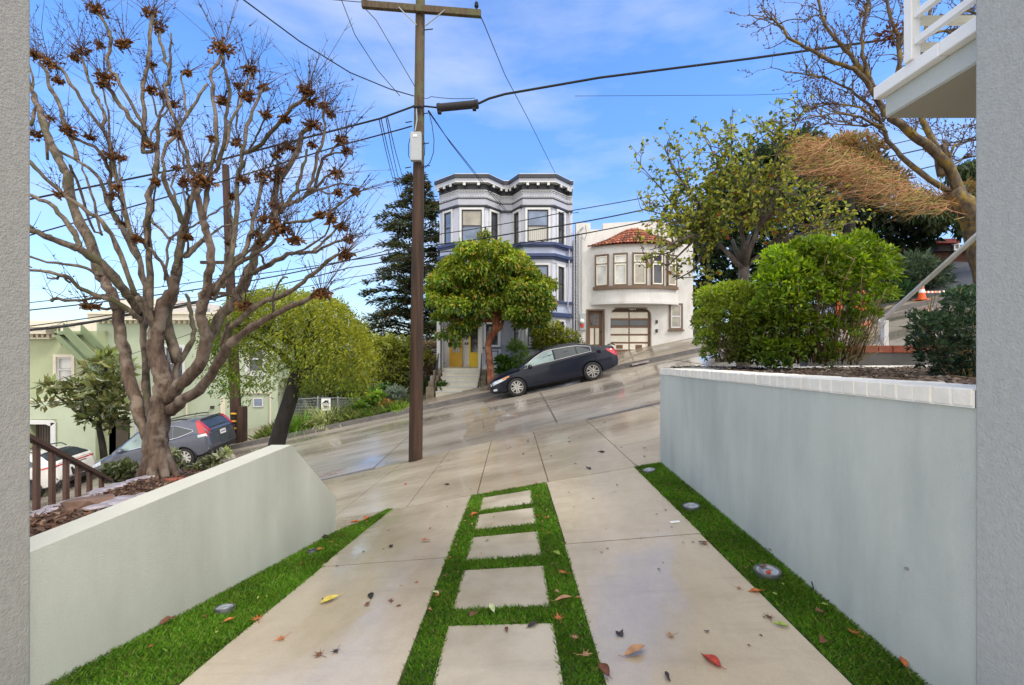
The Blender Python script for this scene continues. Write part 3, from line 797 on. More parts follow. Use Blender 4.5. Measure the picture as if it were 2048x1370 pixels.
# parapet of bricks and white handrail on the right
t = thing('brick_parapet', 'low dark wall topped with red bricks at the back of the right planting bed', 'low wall', (6.2, 7.1, -.4))
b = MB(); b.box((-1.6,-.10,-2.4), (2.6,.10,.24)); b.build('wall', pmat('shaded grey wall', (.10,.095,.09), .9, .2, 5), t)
b = MB()
for i in range(19): b.box((-1.62+i*.222,-.125,.242), (-1.62+i*.222+.212,.125,.352))
b.build('brick_cap', M['brick'], t, bevel=.006)
t = thing('handrail', 'white metal handrail rising to the right from a post on the brick parapet', 'railing', (5.88, 7.1, -.05))
b = MB(); b.box((-.035,-.035,0), (.035,.035,.40)); b.build('post', M['white'], t)
b = MB(); pts = [Vector((5.66,7.15,.22)), Vector((5.72,7.1,.30)), Vector((5.88,7.1,.40)), Vector((5.55,5.4,1.1)), Vector((5.13,4.2,1.40))]
q0, q1 = P(1765,640,7.12)-Vector((5.88,7.1,-.05)), P(1975,452,4.9)-Vector((5.88,7.1,-.05))
b.tube([q0+Vector((-.06,0,-.03)), q0, q1], .030, 8); b.build('top_rail', M['white'], t)

# ------------------------------------------------------------------ traffic cones and tape
M['orange'] = pmat('cone orange', (.75,.12,.02), .5, .08, 6)
M['reflw'] = pmat('cone white band', (.8,.8,.78), .4, .05, 6)
def cone(x, y, label, group=None, h=.78, bands=True):
    t = thing('traffic_cone', label, 'traffic cone', (x, y, zw(x, y)), group)
    b = MB(); b.box((-.2,-.2,0), (.2,.2,.045)); b.build('base', M['orange'], t, bevel=.01)
    pr_ = lambda z: .155-.125*(z/h)
    b = MB(); b.lathe([(pr_(.045),.045),(pr_(h),h),(.001,h)], 20); b.build('body', M['orange'], t, smooth=True, angle=40)
    for (z0, z1) in ((.30,.45),(.54,.64)) if bands else ():
        b = MB(); b.lathe([(pr_(z0)+.004,z0),(pr_(z1)+.004,z1)], 20); b.build('band', M['reflw'], t, smooth=True)
    return t
cone(16.85, 18.5, 'orange traffic cone with white bands at the end of the striped tape')
for i, (x, y) in enumerate(((13.75,18.9),(14.25,18.55),(14.75,18.9))):
    cone(x, y, 'plain orange traffic cone glimpsed through the bare stems of the big hedge', 'cones behind the big hedge', 0.9, False)
M['tape'] = None
m, nt, bb = newmat('striped tape')
tc_ = nt.nodes.new('ShaderNodeTexCoord'); wv = N(nt, 'ShaderNodeTexWave', Scale=1.6); nt.links.new(tc_.outputs['Object'], wv.inputs['Vector'])
nt.links.new(ramp(nt, wv.outputs['Fac'], [(.49,(.75,.16,.03)),(.51,(.8,.8,.78))]), bb.inputs['Base Color'])
b = MB(); p0 = P(1846,584,18.5); p1 = P(1975,562,19.2)
for i in range(12):
    a, c = p0.lerp(p1, i/12), p0.lerp(p1, (i+1)/12); s0, s1 = -.5*math.sin(math.pi*i/12)*.3, -.5*math.sin(math.pi*(i+1)/12)*.3
    b.face([a+Vector((0,0,s0-.04)), c+Vector((0,0,s1-.04)), c+Vector((0,0,s1+.04)), a+Vector((0,0,s0+.04))])
tag(b.build('barrier_tape', m), 'orange and white striped barrier tape running right from the banded cone', 'tape')
b = MB(); b.face([(15.2,18.9,zw(15.2,18.9)+.02),(23,18.9,zw(23,18.9)+.02),(24,25,zw(24,25)+1.0),(17.3,25,zw(17.3,25)+1.0)])
tag(b.build('side_driveway', M['asph']), kind='structure')

# ------------------------------------------------------------------ utility covers
def cover(px, py, sx, sy, label, y=None):
    p = G(px, py); t = thing('utility_cover', label, 'utility cover', (p.x, p.y, p.z+.006))
    t.rotation_euler = (0, -.21, 0)
    b = MB(); b.box((-sx,-sy,-.05), (sx,sy,.004)); b.build('frame', M['stone'], t)
    b = MB(); b.box((-sx*.86,-sy*.8,-.02), (sx*.86,sy*.8,.008)); b.build('lid', M['patch'], t)
cover(1278, 725, .34, .22, 'pale rectangular utility cover on the far sidewalk below the white house')
cover(872, 803, .3, .2, 'pale utility cover on the far sidewalk behind the utility pole')
cover(668, 944, .28, .2, 'pale rectangular cover in the near gutter left of the utility pole')
cover(1308, 806, .3, .22, 'utility cover at the near kerb beside the right wall end')

# ------------------------------------------------------------------ utility poles
pb = Vector((-2.19, 10.22, zs(-2.19, 10.22)))
t = thing('utility_pole', 'tall brown wooden utility pole with a crossarm and grey box, at the near kerb', 'utility pole', pb)
b = MB(); H = 11.6
lean = .09
b.tube([(lean*z/8.6, 0, z) for z in (-.3,2,4,5.8,6.70)], [.158,.148,.138,.130,.125], 20)
b.build('lower_shaft', M['wood'], t, smooth=True, angle=50)
b = MB(); b.tube([(lean*z/8.6, 0, z) for z in (6.701,7.6,9,10.5,H)], [.125,.117,.110,.103,.098], 20)
b.build('upper_shaft', M['woodtop'], t, smooth=True, angle=50)
def pz(py): return (685-py)/F*10.2 - pb.z
def pp(px, py, dy=-.0): return P(px, py, 10.22+dy) - pb
za = pz(18)
b = MB(); a, c = pp(724, 9, -.16), pp(962, 28, -.16); u = c-a
b.obox(a+Vector((0,-.05,-.075)), u, (0,.1,0), (0,0,.15)); b.build('crossarm', M['woodtop'], t, bevel=.006)
for (x0, y0, x1, y1) in ((797,14,833,50),(890,20,850,52)):
    b = MB(); b.tube([pp(x0,y0,-.22), pp(x1,y1,-.14)], .014, 6); b.build('brace', M['steel'], t)
for (px, py) in ((730,2),(953,14)):
    b = MB(); Mx = Matrix.Translation(pp(px, py, -.16)); b.lathe([(.02,-.06),(.02,0),(.045,.0),(.05,.03),(.03,.05),(.045,.07),(.03,.11),(.001,.12)], 12, Mx); b.build('insulator', M['cable'], t, smooth=True)
b = MB(); a = pp(821, 322, -.20); c = pp(843, 265, -.20); b.box((a.x,a.y-.05,a.z), (c.x,c.y+.06,c.z)); b.build('junction_box', M['boxgrey'], t, bevel=.01)
b = MB(); a = pp(826, 273, -.262); b.box((a.x,a.y,a.z), (a.x+.09,a.y+.004,a.z+.05)); b.build('box_label', M['white'], t)
for (x0, x1, py) in ((848,866,60),(812,824,245),(845,858,288),(810,822,336),(844,860,333),(843,857,228),(811,823,245)):
    b = MB(); b.tube([pp(x0, py, -.05), pp(x1, py-2, -.05)], .012, 6); b.build('step_bolt', M['cable'], t)
b = MB(); b.tube([pp(833,213,-.15), pp(833,222,-.16), pp(834,240,-.16), pp(830,262,-.16)], .016, 6); b.build('conduit', M['steel'], t)
b = MB(); b.tube([pp(x, y, -.17) for x, y in ((846,215),(840,213),(828,214),(826,212))], .03, 8); b.build('cable_clamp', M['cable'], t)
b = MB(); b.tube([pp(x, y, -.1) for x, y in ((857,220),(864,250),(868,280),(867,305),(860,325),(850,336),(844,334))], .009, 5); b.build('cable_loop', M['cable'], t)
b = MB(); b.tube([pp(x, y, -.12) for x, y in ((845,270),(850,290),(849,310),(843,322),(838,338))], .008, 5); b.build('cable_loop', M['cable'], t)
b = MB(); b.tube([pp(x, y, -.12) for x, y in ((822,268),(817,290),(817,312),(824,323),(836,322))], .008, 5); b.build('cable_loop', M['cable'], t)

p2 = Vector((-11.35, 18.6, zw(-11.35, 18.6)))
t = thing('utility_pole', 'distant brown utility pole with yellow bands, behind the grey car', 'utility pole', p2)
def p2p(px, py): return P(px, py, 18.6) - p2
b = MB(); top = p2p(451, 330); b.tube([(0,0,-.4), (top.x*.5,0,top.z*.5), (top.x,0,top.z)], [.22,.18,.13], 16); b.build('shaft', M['wood'], t, smooth=True, angle=50)
M['yellow'] = pmat('yellow band', (.75,.42,.03), .5, .1)
for py in (826, 841, 855):
    q = p2p(470, py); b = MB(); b.lathe([(.222,-.04),(.25,-.03),(.25,.03),(.222,.04)], 16, Matrix.Translation((0.0,0,q.z))); b.build('band', M['yellow'], t, smooth=True)
b = MB(); q0 = p2p(480, 905); b.box((.16,-.32,-.3), (.42,.0,1.5)); b.build('guard_board', M['wood'], t)
for (py, L_) in ((527,.85),(588,.6)):
    q = p2p(451, py); b = MB(); b.box((q.x-L_,-.3,q.z-.06), (q.x+L_,-.18,q.z+.06)); b.build('crossarm', M['wood'], t)

# ------------------------------------------------------------------ overhead wires
def wire(pts, rad, label, sag=0, group=None, name='overhead_wire', n=14):
    """pts: (px, py, depth) knots"""
    q = [P(*p) for p in pts]; out = []
    for i in range(len(q)-1):
        for k in range(n):
            u = k/n; p = q[i].lerp(q[i+1], u); p.z -= sag*4*u*(1-u); out.append(p)
    out.append(q[-1])
    b = MB(); b.tube(out, rad, 5)
    return tag(b.build(name, M['cable'], smooth=True), label, 'cable', group)
D1 = 10.1
wire([(-300,478,D1),(61,398,D1),(420,325,D1),(640,268,D1),(760,237,D1),(826,213,D1)], .022, 'thick black cable crossing behind the pollarded tree to the pole, upper of two')
wire([(-300,560,D1),(61,470,D1),(440,364,D1),(680,291,D1),(800,259,D1),(824,252,D1)], .016, 'black cable crossing behind the pollarded tree to the pole, lower of two')
wire([(846,212,D1),(874,215,D1)], .02, 'short cable from the pole to the black splice case')
wire([(957,207,D1),(978,197,D1),(1010,188,D1),(1200,155,D1),(1500,117,D1),(1780,78,D1),(2300,0,D1)], .027, 'thick black cable rising right from the splice case into the bare tree')
wire([(845,195,D1),(862,193,D1),(950,196,D1)], .007, 'thin wire just above the splice case', .03)
wire([(440,-40,6.5),(488,0,7.0),(600,83,8.2),(700,145,9.2),(780,178,9.9),(828,192,D1)], .012, 'thin black wire dropping from the upper left to the pole, left of the crossarm')
wire([(680,-30,8.8),(683,0,9.0),(710,70,9.3),(755,140,9.8),(800,192,D1)], .008, 'steep thin wire left of the crossarm ending on the pole')
wire([(731,18,D1),(752,40,D1),(790,105,D1),(829,172,D1)], .008, 'thin wire hanging from the left crossarm end down to the pole')
wire([(960,30,10.1),(969,50,10.6),(1010,150,13.5),(1060,245,17),(1112,350,21)], .011, 'thin wire from the right crossarm end to the blue house roof')
wire([(650,-2,D1),(720,4,D1),(728,2,D1)], .008, 'short wire along the top left of the crossarm')
wire([(856,222,D1),(890,270,12),(950,345,16),(1003,408,20),(1012,420,20.8)], .011, 'service wire from the pole to the middle of the blue house, left of two')
wire([(858,222,D1),(900,285,12.5),(960,362,16.5),(1017,430,20.8)], .011, 'service wire from the pole to the middle of the blue house, right of two')
for i, (x0, x1) in enumerate(((758,796),(762,802),(772,806),(775,818))):
    wire([(x0,238-i,D1),(x0+(x1-x0)*.35,300,14),(x1,400,24),(x1+8,430,27)], .012, 'one of four thin wires dropping from the cable past the conifer', .0, 'four thin wires in front of the conifer')
D2 = 18.3
wire([(-300,690,D2),(61,605,D2),(452,555,D2),(700,520,D2),(881,468,D2),(1150,420,D2),(1500,352,D2),(2200,190,D2)], .018, 'highest of the thin wires crossing the blue house windows', .05)
wire([(-300,720,D2),(61,620,D2),(452,570,D2),(700,520,D2),(840,493,D2),(1050,462,D2),(1285,420,D2),(1700,330,D2),(2200,215,D2)], .026, 'thick wire crossing the blue house at the upper window sills', .05)
wire([(-300,750,D2),(61,652,D2),(452,592,D2),(700,535,D2),(840,507,D2),(1050,485,D2),(1280,445,D2),(1700,370,D2),(2200,250,D2)], .022, 'wire crossing the blue house just below the sills and over the tile roof', .05)
wire([(-300,770,D2),(61,658,D2),(452,600,D2),(700,555,D2),(840,527,D2),(1100,480,D2),(1330,432,D2),(1700,385,D2)], .014, 'lowest thin wire crossing the blue house front', .05)
wire([(-300,730,D2),(61,660,D2),(250,630,D2),(452,590,D2)], .05, 'thick bundled cable in front of the green house roof', .08)
wire([(1150,192,40),(1500,190,42),(1700,183,44),(2100,170,48)], .02, 'faint thin wire low in the sky on the right')
wire([(61,777,20),(250,712,21),(452,640,18.6)], .012, 'thin wire over the green house wall', .05)
q = P(874, 216, D1); q1 = P(957, 208, D1)
t = thing('splice_case', 'black cylindrical cable splice case hanging right of the pole', 'splice case', q)
d = q1-q; Mx = d.to_track_quat('Z','Y').to_matrix().to_4x4(); Ln = d.length
b = MB(); b.lathe([(.001,0),(.085,0),(.10,.02),(.10,.07),(.088,.09),(.088,Ln-.09),(.10,Ln-.07),(.10,Ln-.02),(.085,Ln),(.001,Ln)], 20, Mx)
b.build('body', pmat('splice case plastic', (.018,.016,.017), .75, .2, 9, .3, 30), t, smooth=True, angle=30)
for u in (.06, .9):
    b = MB(); c = d*u; b.box((c.x-.04,c.y-.05,c.z-.13), (c.x+.04,c.y+.05,c.z-.08)); b.build('foot', M['cable'], t)
# ------------------------------------------------------------------ house building helpers
def offset_poly(pts, d):
    """plan polyline moved outward (towards -y side for a left-to-right line) by d"""
    pts = [Vector(p) for p in pts]; out = []
    for i, p in enumerate(pts):
        nn = []
        for a, c in ((i-1, i), (i, i+1)):
            if a >= 0 and c < len(pts):
                e = (pts[c]-pts[a]).normalized(); nn.append(Vector((e.y, -e.x)))
        m = sum(nn, Vector((0,0))).normalized(); k = 1/max(.4, m.dot(nn[0])); out.append(p + m*d*k)
    return out
def band(mb, pts, z0, z1, d0, d1, m=0, caps=True):
    A = offset_poly(pts, d0); B = offset_poly(pts, d1); n = len(pts)
    for i in range(n-1):
        a0, a1, b0, b1 = A[i], A[i+1], B[i], B[i+1]
        mb.face([(*b0,z0),(*b1,z0),(*b1,z1),(*b0,z1)], m)
        mb.face([(*a0,z1),(*b0,z1),(*b1,z1),(*a1,z1)], m)
        mb.face([(*a0,z0),(*a1,z0),(*b1,z0),(*b0,z0)], m)
    if caps:
        mb.face([(*A[0],z0),(*B[0],z0),(*B[0],z1),(*A[0],z1)], m); mb.face([(*B[-1],z0),(*A[-1],z0),(*A[-1],z1),(*B[-1],z1)], m)
def frame_boxes(mb, o, u, n, w, h, t, d0, d1, m=0, sides='lrtb'):
    """picture-frame of boxes of width t around a w x h opening whose centre is o; from depth d0 to d1 along n"""
    o, u, n = Vector(o), Vector(u), Vector(n); z = Vector((0,0,1)); dep = n*(d1-d0); b0 = o+n*d0
    if 'l' in sides: mb.obox(b0-u*(w/2+t)-z*h/2, u*t, dep, z*h, m)
    if 'r' in sides: mb.obox(b0+u*(w/2)-z*h/2, u*t, dep, z*h, m)
    if 't' in sides: mb.obox(b0-u*(w/2+t)+z*h/2, u*(w+2*t), dep, z*t, m)
    if 'b' in sides: mb.obox(b0-u*(w/2+t)-z*(h/2+t), u*(w+2*t), dep, z*t, m)
def glassmat(name, col, rough=.06, curtain=None):
    m, nt, b = newmat(name)
    if curtain:
        wv = N(nt, 'ShaderNodeTexWave', Scale=3.5, Distortion=2.0); tc = nt.nodes.new('ShaderNodeTexCoord'); nt.links.new(tc.outputs['Object'], wv.inputs['Vector'])
        nt.links.new(ramp(nt, wv.outputs['Fac'], [(.2, [c*.7 for c in curtain]), (.8, curtain)]), b.inputs['Base Color'])
    else:
        nt.links.new(ramp(nt, noise(nt, 1.2, 3), [(.3, [c*.6 for c in col]), (.7, [c*1.3 for c in col])]), b.inputs['Base Color'])
    b.inputs['Roughness'].default_value = rough; b.inputs['Specular IOR Level'].default_value = .8
    return m
M['glass'] = glassmat('dark window glass', (.05,.055,.07))
M['glassblue'] = glassmat('window glass with sky', (.16,.21,.32))
M['glasscurt'] = glassmat('curtained window', (.4,.4,.4), .12, (.50,.48,.42))
M['glassblind'] = glassmat('blinds behind glass', (.36,.33,.27), .15)
M['glassblind2'] = glassmat('pale blind', (.60,.60,.57), .3)
def sash_window(parent, o, u, n, w, h, trim, sash, pane, tw=.10, sw=.045, mid=True, sill=None, proj=.05, name='window', trimsides='lrtb', pane2=None):
    o, u, n = Vector(o), Vector(u).normalized(), Vector(n).normalized(); z = Vector((0,0,1))
    b = MB(); frame_boxes(b, o, u, n, w, h, tw, -.02, proj, 0, trimsides)
    wn = b.build(name, trim, parent)
    b = MB(); frame_boxes(b, o, u, n, w-2*sw, h-2*sw, sw, -.02, proj*.55)
    if mid: b.obox(o-u*(w/2-sw)+n*(-.02)-z*sw/2, u*(w-2*sw), n*(proj*.55+.018), z*sw)
    b.build('sash', sash, wn)
    hh = h/2-sw*1.5
    if mid:
        for k, s_ in enumerate((-1, 1)):
            b = MB(); c = o+z*s_*(h/4-.003); b.obox(c-u*(w/2-sw)-z*hh/2+n*.004, u*(w-2*sw), n*.004, z*hh); b.build('pane', (pane2 if (pane2 and k == 0) else pane), wn)
    else:
        b = MB(); b.obox(o-u*(w/2-sw)-z*(h/2-sw)+n*.004, u*(w-2*sw), n*.004, z*(h-2*sw)); b.build('pane', pane, wn)
    if sill:
        b = MB(); b.obox(o-u*(w/2+tw+.05)-z*(h/2+tw+.07)-n*.02, u*(w+2*tw+.1), n*(proj+.09), z*.07); b.build('sill', sill, wn)
    return wn
def panel_holes(mb, x0, x1, z0, z1, y, holes, depth, m=0, mr=None):
    """front wall in the plane y with rectangular holes and reveals going back by depth"""
    xs = sorted({x0, x1, *[h[0] for h in holes], *[h[1] for h in holes]}); zs_ = sorted({z0, z1, *[h[2] for h in holes], *[h[3] for h in holes]})
    for i in range(len(xs)-1):
        for j in range(len(zs_)-1):
            cx, cz = (xs[i]+xs[i+1])/2, (zs_[j]+zs_[j+1])/2
            if any(h[0] < cx < h[1] and h[2] < cz < h[3] for h in holes): continue
            mb.face([(xs[i],y,zs_[j]),(xs[i+1],y,zs_[j]),(xs[i+1],y,zs_[j+1]),(xs[i],y,zs_[j+1])], m)
    for (a, c, d, e) in holes:
        k = m if mr is None else mr; yb = y+depth
        mb.face([(a,y,d),(a,y,e),(a,yb,e),(a,yb,d)], k); mb.face([(c,y,d),(c,yb,d),(c,yb,e),(c,y,e)], k)
        mb.face([(a,y,e),(c,y,e),(c,yb,e),(a,yb,e)], k); mb.face([(a,y,d),(a,yb,d),(c,yb,d),(c,y,d)], k)

# ------------------------------------------------------------------ the blue bay-windowed house
M['lav']  = pmat('lavender siding', (.42,.46,.58), .6, .05, 3, .5, 1.0)
def siding(name, col):
    m, nt, b = newmat(name)
    tc = nt.nodes.new('ShaderNodeTexCoord'); wv = N(nt, 'ShaderNodeTexWave', Scale=2.4); wv.bands_direction = 'Z'; wv.wave_profile = 'SAW'
    nt.links.new(tc.outputs['Object'], wv.inputs['Vector'])
    c = ramp(nt, noise(nt, 1.5, 5), [(.3, [v*.93 for v in col]), (.7, [v*1.06 for v in col])])
    c = mixc(nt, ramp(nt, wv.outputs['Fac'], [(.0, .35), (.08, 0.)]), c, [v*.6 for v in col])
    nt.links.new(c, b.inputs['Base Color']); b.inputs['Roughness'].default_value = .6
    bump(nt, b, wv.outputs['Fac'], .4, .02)
    return m
M['lav'] = siding('lavender siding', (.47,.52,.67))
M['lavg'] = pmat('lavender grey trim', (.44,.45,.51), .6, .05, 3)
M['wtrim'] = pmat('white house trim', (.66,.66,.66), .55, .05, 3)
M['wband'] = pmat('pale lavender window zone', (.58,.60,.70), .55, .05, 3)
M['navy'] = pmat('navy trim', (.04,.06,.15), .5, .12, 4)
M['charc'] = pmat('charcoal trim', (.035,.035,.045), .5, .12, 4)
M['yel'] = pmat('yellow door', (.85,.58,.02), .4, .06, 4)
M['ochre'] = pmat('ochre door', (.70,.40,.03), .4, .1, 4)
M['steps'] = pmat('painted steps', (.62,.58,.47), .6, .08, 4)
M['sandst'] = pmat('mossy cheek wall', (.22,.18,.12), .9, .3, 6, .5, 20)
M['iron'] = pmat('wrought iron', (.03,.03,.04), .5, .2, 5)
HO = Vector((-.2, 22, -1.95))
t = thing('bay_window_house', 'lavender and white three storey house with twin bays and dark bracketed cornice', 'house', HO)
BH = t
def zz(py, y=21.0): return (685-py)/F*y - HO.z
plan = [(-3.32,0),(-2.31,-.9),(-1.05,-.9),(-.37,0),(.25,0),(.72,-.9),(2.1,-.9),(2.86,0),(3.15,0)]
# walls per storey; the ground floor of the left bay is a recessed porch
zt, zc, zw2, zb2 = zz(352), zz(412), zz(515), zz(632)
b = MB(); band(b, plan, zb2, zt-.1, -.15, 0)
band(b, plan[3:], -1.0, zb2, -.15, 0)
pc_ = [(-1.14,0),(-1.13,-.9),(-.35,-.9),(0,-.02)]
band(b, [(-1.16,.6),(-1.15,-.92),(-.45,-.92),(-.3,-.02)], -1.0, zb2-.002, -.12, 0)
b.face([(-3.32,.3,-1),(-3.32,.3,zt-.2),(-3.32,14,zt-.2),(-3.32,14,-1)]); b.face([(3.15,.0,-1),(3.15,14,-1),(3.15,14,zt-.2),(3.15,.0,zt-.2)])
b.face([(-3.32,.02,zb2),(-3.32,.02,zt-.2),(-3.32,.3,zt-.2),(-3.32,.3,zb2)])
b.build('wall', [M['lav']], t)
b = MB(); b.face([(p[0],p[1],zt-.35) for p in plan]+[(3.15,14,zt-.4),(-3.32,14,zt-.4)]); b.build('roof', M['charc'], t)
# cornice
b = MB()
band(b, plan, zt-.16, zt, -.2, .36, 0); band(b, plan, zt-.32, zt-.161, -.2, .30, 1); band(b, plan, zt-.02, zt+.045, -.25, .31, 2)
band(b, plan, zt-.36, zt-.321, -.2, .31, 2)
b.build('cornice', [M['charc'], M['lavg'], M['wtrim']], t)
b = MB(); band(b, plan, zz(378), zt-.361, -.1, .06, 0); b.build('soffit_band', M['charc'], t)
b = MB()
def along(pts, step, d, fn):
    Q = offset_poly(pts, d)
    for i in range(len(Q)-1):
        a, c = Q[i], Q[i+1]; e = (c-a); L_ = e.length; e.normalize(); nn = Vector((e.y, -e.x)); k = max(1, int(L_/step))
        for j in range(k):
            q = a+e*(L_*(j+.5)/k); fn(q, e, nn)
bz = zt-.365
def bracket(q, e, nn):
    b = MB(); b.obox((q.x-e.x*.055, q.y-e.y*.055, bz-.16), (e.x*.11, e.y*.11, 0), (nn.x*.22, nn.y*.22, 0), (0,0,.155), 0)
    b.obox((q.x-e.x*.06+nn.x*.22, q.y-e.y*.06+nn.y*.22, bz-.13), (e.x*.12, e.y*.12, 0), (nn.x*.05, nn.y*.05, 0), (0,0,.11), 1); b.build('bracket', [M['charc'], M['wtrim']], t)
along(plan, .44, .06, bracket)
b = MB()
band(b, plan, zc, zz(378)-.002, -.08, .03, 0)
b.build('frieze', M['lavg'], t)
b = MB(); band(b, plan, zz(380.8), zz(379.6), 0, .10, 0)
zdent = zz(391.5)
def dentil(q, e, nn): b.obox((q.x-e.x*.022, q.y-e.y*.022, zdent-.03), (e.x*.044, e.y*.044, 0), (nn.x*.05, nn.y*.05, 0), (0,0,.05), 0)
along(plan, .11, .03, dentil)
def bead(q, e, nn): b.obox((q.x-e.x*.03, q.y-e.y*.03, zz(382)-.05), (e.x*.045, e.y*.045, 0), (nn.x*.05, nn.y*.05, 0), (0,0,.04), 0)
along(plan, .12, .03, bead)
b.build('dentils', M['wtrim'], t)
b = MB(); band(b, plan, zz(396.6), zz(394.6), 0, .05, 0); band(b, plan, zc-.03, zc+.05, -.05, .14, 0); b.build('cornice_moulding', M['charc'], t)
# white window zones and coloured mouldings
b = MB(); band(b, plan, zz(486), zc-.061, -.08, .02); b.build('window_band', M['wband'], t)
b = MB(); band(b, plan, zz(601), zz(525), -.08, .02); b.build('window_band', M['wband'], t)
b = MB(); band(b, plan[3:], zz(690), zz(634), -.08, .02); b.build('window_band', M['wband'], t)
for (a, c, d) in ((490,484.5,.20),(493,490.1,.13),(513,507,.20),(517,513.1,.12),(604.5,600.5,.16)):
    b = MB(); band(b, plan, zz(a), zz(c), -.02, d); b.build('belt_moulding', M['navy'], t)
b = MB(); band(b, plan, zz(633), zz(625), -.02, .22); b.build('belt_moulding', M['navy'], t)
b = MB()
for seg in (plan[:4], plan[3:]): band(b, seg, zz(525), zz(519), -.02, .05)
b.build('belt_panel', M['lavg'], t)
def facet(i, u, z):
    a, c = Vector(plan[i]), Vector(plan[i+1]); e = (c-a).normalized(); q = a.lerp(c, u); nn = Vector((e.y, -e.x))
    return Vector((q.x, q.y, z))+Vector((nn.x, nn.y, 0))*.02, Vector((e.x, e.y, 0)), Vector((nn.x, nn.y, 0))
for (pyt, pyb) in ((419,483),(530,600)):
    zc_, h = (zz(pyt)+zz(pyb))/2, zz(pyt)-zz(pyb)
    for (i, w_, pane, p2_) in ((0,.52,'glassblue',None),(1,.95,'glassblind','glassblue'),(2,.52,'glass',None),(4,.52,'glass',None),(5,.98,'glassblue','glasscurt'),(6,.52,'glass',None)):
        if pyt == 530 and i in (0,1,2): pane = 'glass'
        o, u, n = facet(i, .5, zc_); sash_window(t, o, u, n, w_, h, M['wtrim'], M['charc'], M[pane], .10, .05, True, None, .09, pane2=M[p2_] if p2_ else None)
for i in range(6):                                        # fluted pilasters at the bay corners
    pass
b = MB()
for (a, c) in ((484,414),(600,526)):
    for i, uu in ((1,.06),(1,.94),(5,.06),(5,.94),(0,.12),(2,.88),(4,.12),(6,.88)):
        b = MB()
        o, u, n = facet(i, uu, (zz(a)+zz(c))/2); hh = zz(c)-zz(a)-.1
        b.obox(o-u*.055-Vector((0,0,hh/2)), u*.11, n*.03, (0,0,hh)); b.build('pilaster', M['lavg'], t)
# ground floor windows of the right bay
zc_, h = (zz(642)+zz(691))/2, zz(642)-zz(691)
for (i, w_, pn) in ((4,.5,'glasscurt'),(5,.95,'glass'),(6,.5,'glass')):
    o, u, n = facet(i, .5, zc_); sash_window(t, o, u, n, w_, h, M['wtrim'], M['navy'], M[pn], .10, .05, True, M['navy'], .08)
# window beside the porch (behind the red trunk)
o = Vector((-.74,-.925,(zz(648)+zz(690))/2)); sash_window(t, o, (1,0,0), (0,-1,0), .56, zz(648)-zz(690), M['wtrim'], M['navy'], M['glass'], .1, .05, True, M['navy'], .07)
b = MB(); frame_boxes(b, (-.74,-.93,zz(715)), (1,0,0), (0,-1,0), .52, .55, .03, 0, .03); b.build('base_panel', M['navy'], t)
b = MB(); b.obox((-1.16,-.96,zz(738)), (.8,0,0), (0,.1,0), (0,0,.12)); b.build('water_table', M['wtrim'], t)
# porch
zp = zz(737)                                              # porch floor
b = MB(); b.face([(-3.32,.55,-1),(-1.16,.55,-1),(-1.16,.55,zb2),(-3.32,.55,zb2)]); b.face([(-3.32,-.75,zz(650)),(-1.16,-.75,zz(650)),(-1.16,.55,zz(650)),(-3.32,.55,zz(650))]); b.build('porch_wall', M['wtrim'], t)
b = MB(); b.box((-3.32,-.85,-1.2),(-1.17,.54,zp)); b.build('porch_floor', M['steps'], t)
b = MB(); b.box((-3.32,-.95,zp),(-3.05,-.7,zb2)); b.build('porch_post', M['wtrim'], t)
b = MB(); b.box((-1.38,-.95,zp),(-1.17,-.7,zb2)); b.build('porch_post', M['wtrim'], t)
b = MB(); b.box((-3.04,-.93,zz(645)),(-1.39,-.75,zb2-.002)); b.build('porch_beam', M['lavg'], t)
b = MB(); b.tube([(-3.12,-.99,zp-.4),(-3.12,-.99,zb2)], .03, 8); b.build('downspout', M['charc'], t)
for (x0, x1, mt, gm, lab) in ((-2.93,-2.28,'ochre','glasscurt','ochre yellow front door with a curtained glass'),(-1.95,-1.42,'yel','glass','bright yellow front door with a dark glass')):
    b = MB(); b.box((x0,.46,zp),(x1,.545,zp+2.05)); d = tag(b.build('door', M[mt], t), lab)
    b = MB(); cx = (x0+x1)/2; b.box((cx-.18,.447,zp+.72),(cx+.18,.458,zp+1.92)); b.build('pane', M[gm], d)
    b = MB(); frame_boxes(b, (cx,.455,zp+1.32), (1,0,0), (0,-1,0), .36, 1.2, .04, 0, .02); b.build('glazing_bead', M[mt], d)
    b = MB(); b.lathe([(.001,.05),(.03,.045),(.03,.02),(.012,.0)], 10, Matrix.Translation((x1-.06,.45,zp+1.0))@Matrix.Rotation(R(90),4,'X')); b.build('handle', M['charc'], d, smooth=True)
for (dx, z_) in ((-2.16,1.1),(-2.05,1.1),(-2.12,1.35)):
    b = MB(); b.box((dx,.515,zp+z_),(dx+.07,.549,zp+z_+.12)); b.build('door_bell', M['charc'], t)
zs0 = zw(-2.5, 20.5) - HO.z
b = MB(); nst = 5; rise = (zp-zs0-.0)/(nst+0)
for k in range(nst):
    b.box((-3.05-.02*k,-1.0-.29*(k+1)+.0,zs0-.4), (-1.30-.0*k,-.86-.0,zp-rise*(k+1)+rise-.0-.002*k-(rise if False else 0)-rise*.0-.0)) if False else None
    y0, y1 = -.86-.28*(k+1), -.86-.28*k
    b.box((-3.03-.03*k,y0,zs0-.4), (-1.30-.02*k,y1,zp-rise*(k+1)+.0)) if k < nst-0 else None
b.build('steps', M['steps'], t, bevel=.012)
b = MB()
for k in range(nst):
    y0, y1 = -.87-.28*(k+1), -.86-.28*k
    b.box((-3.04-.03*k,y0-.02,zp-rise*(k+1)+.001), (-1.29-.02*k,y1,zp-rise*(k+1)+.028))
b.build('treads', M['wtrim'], t)
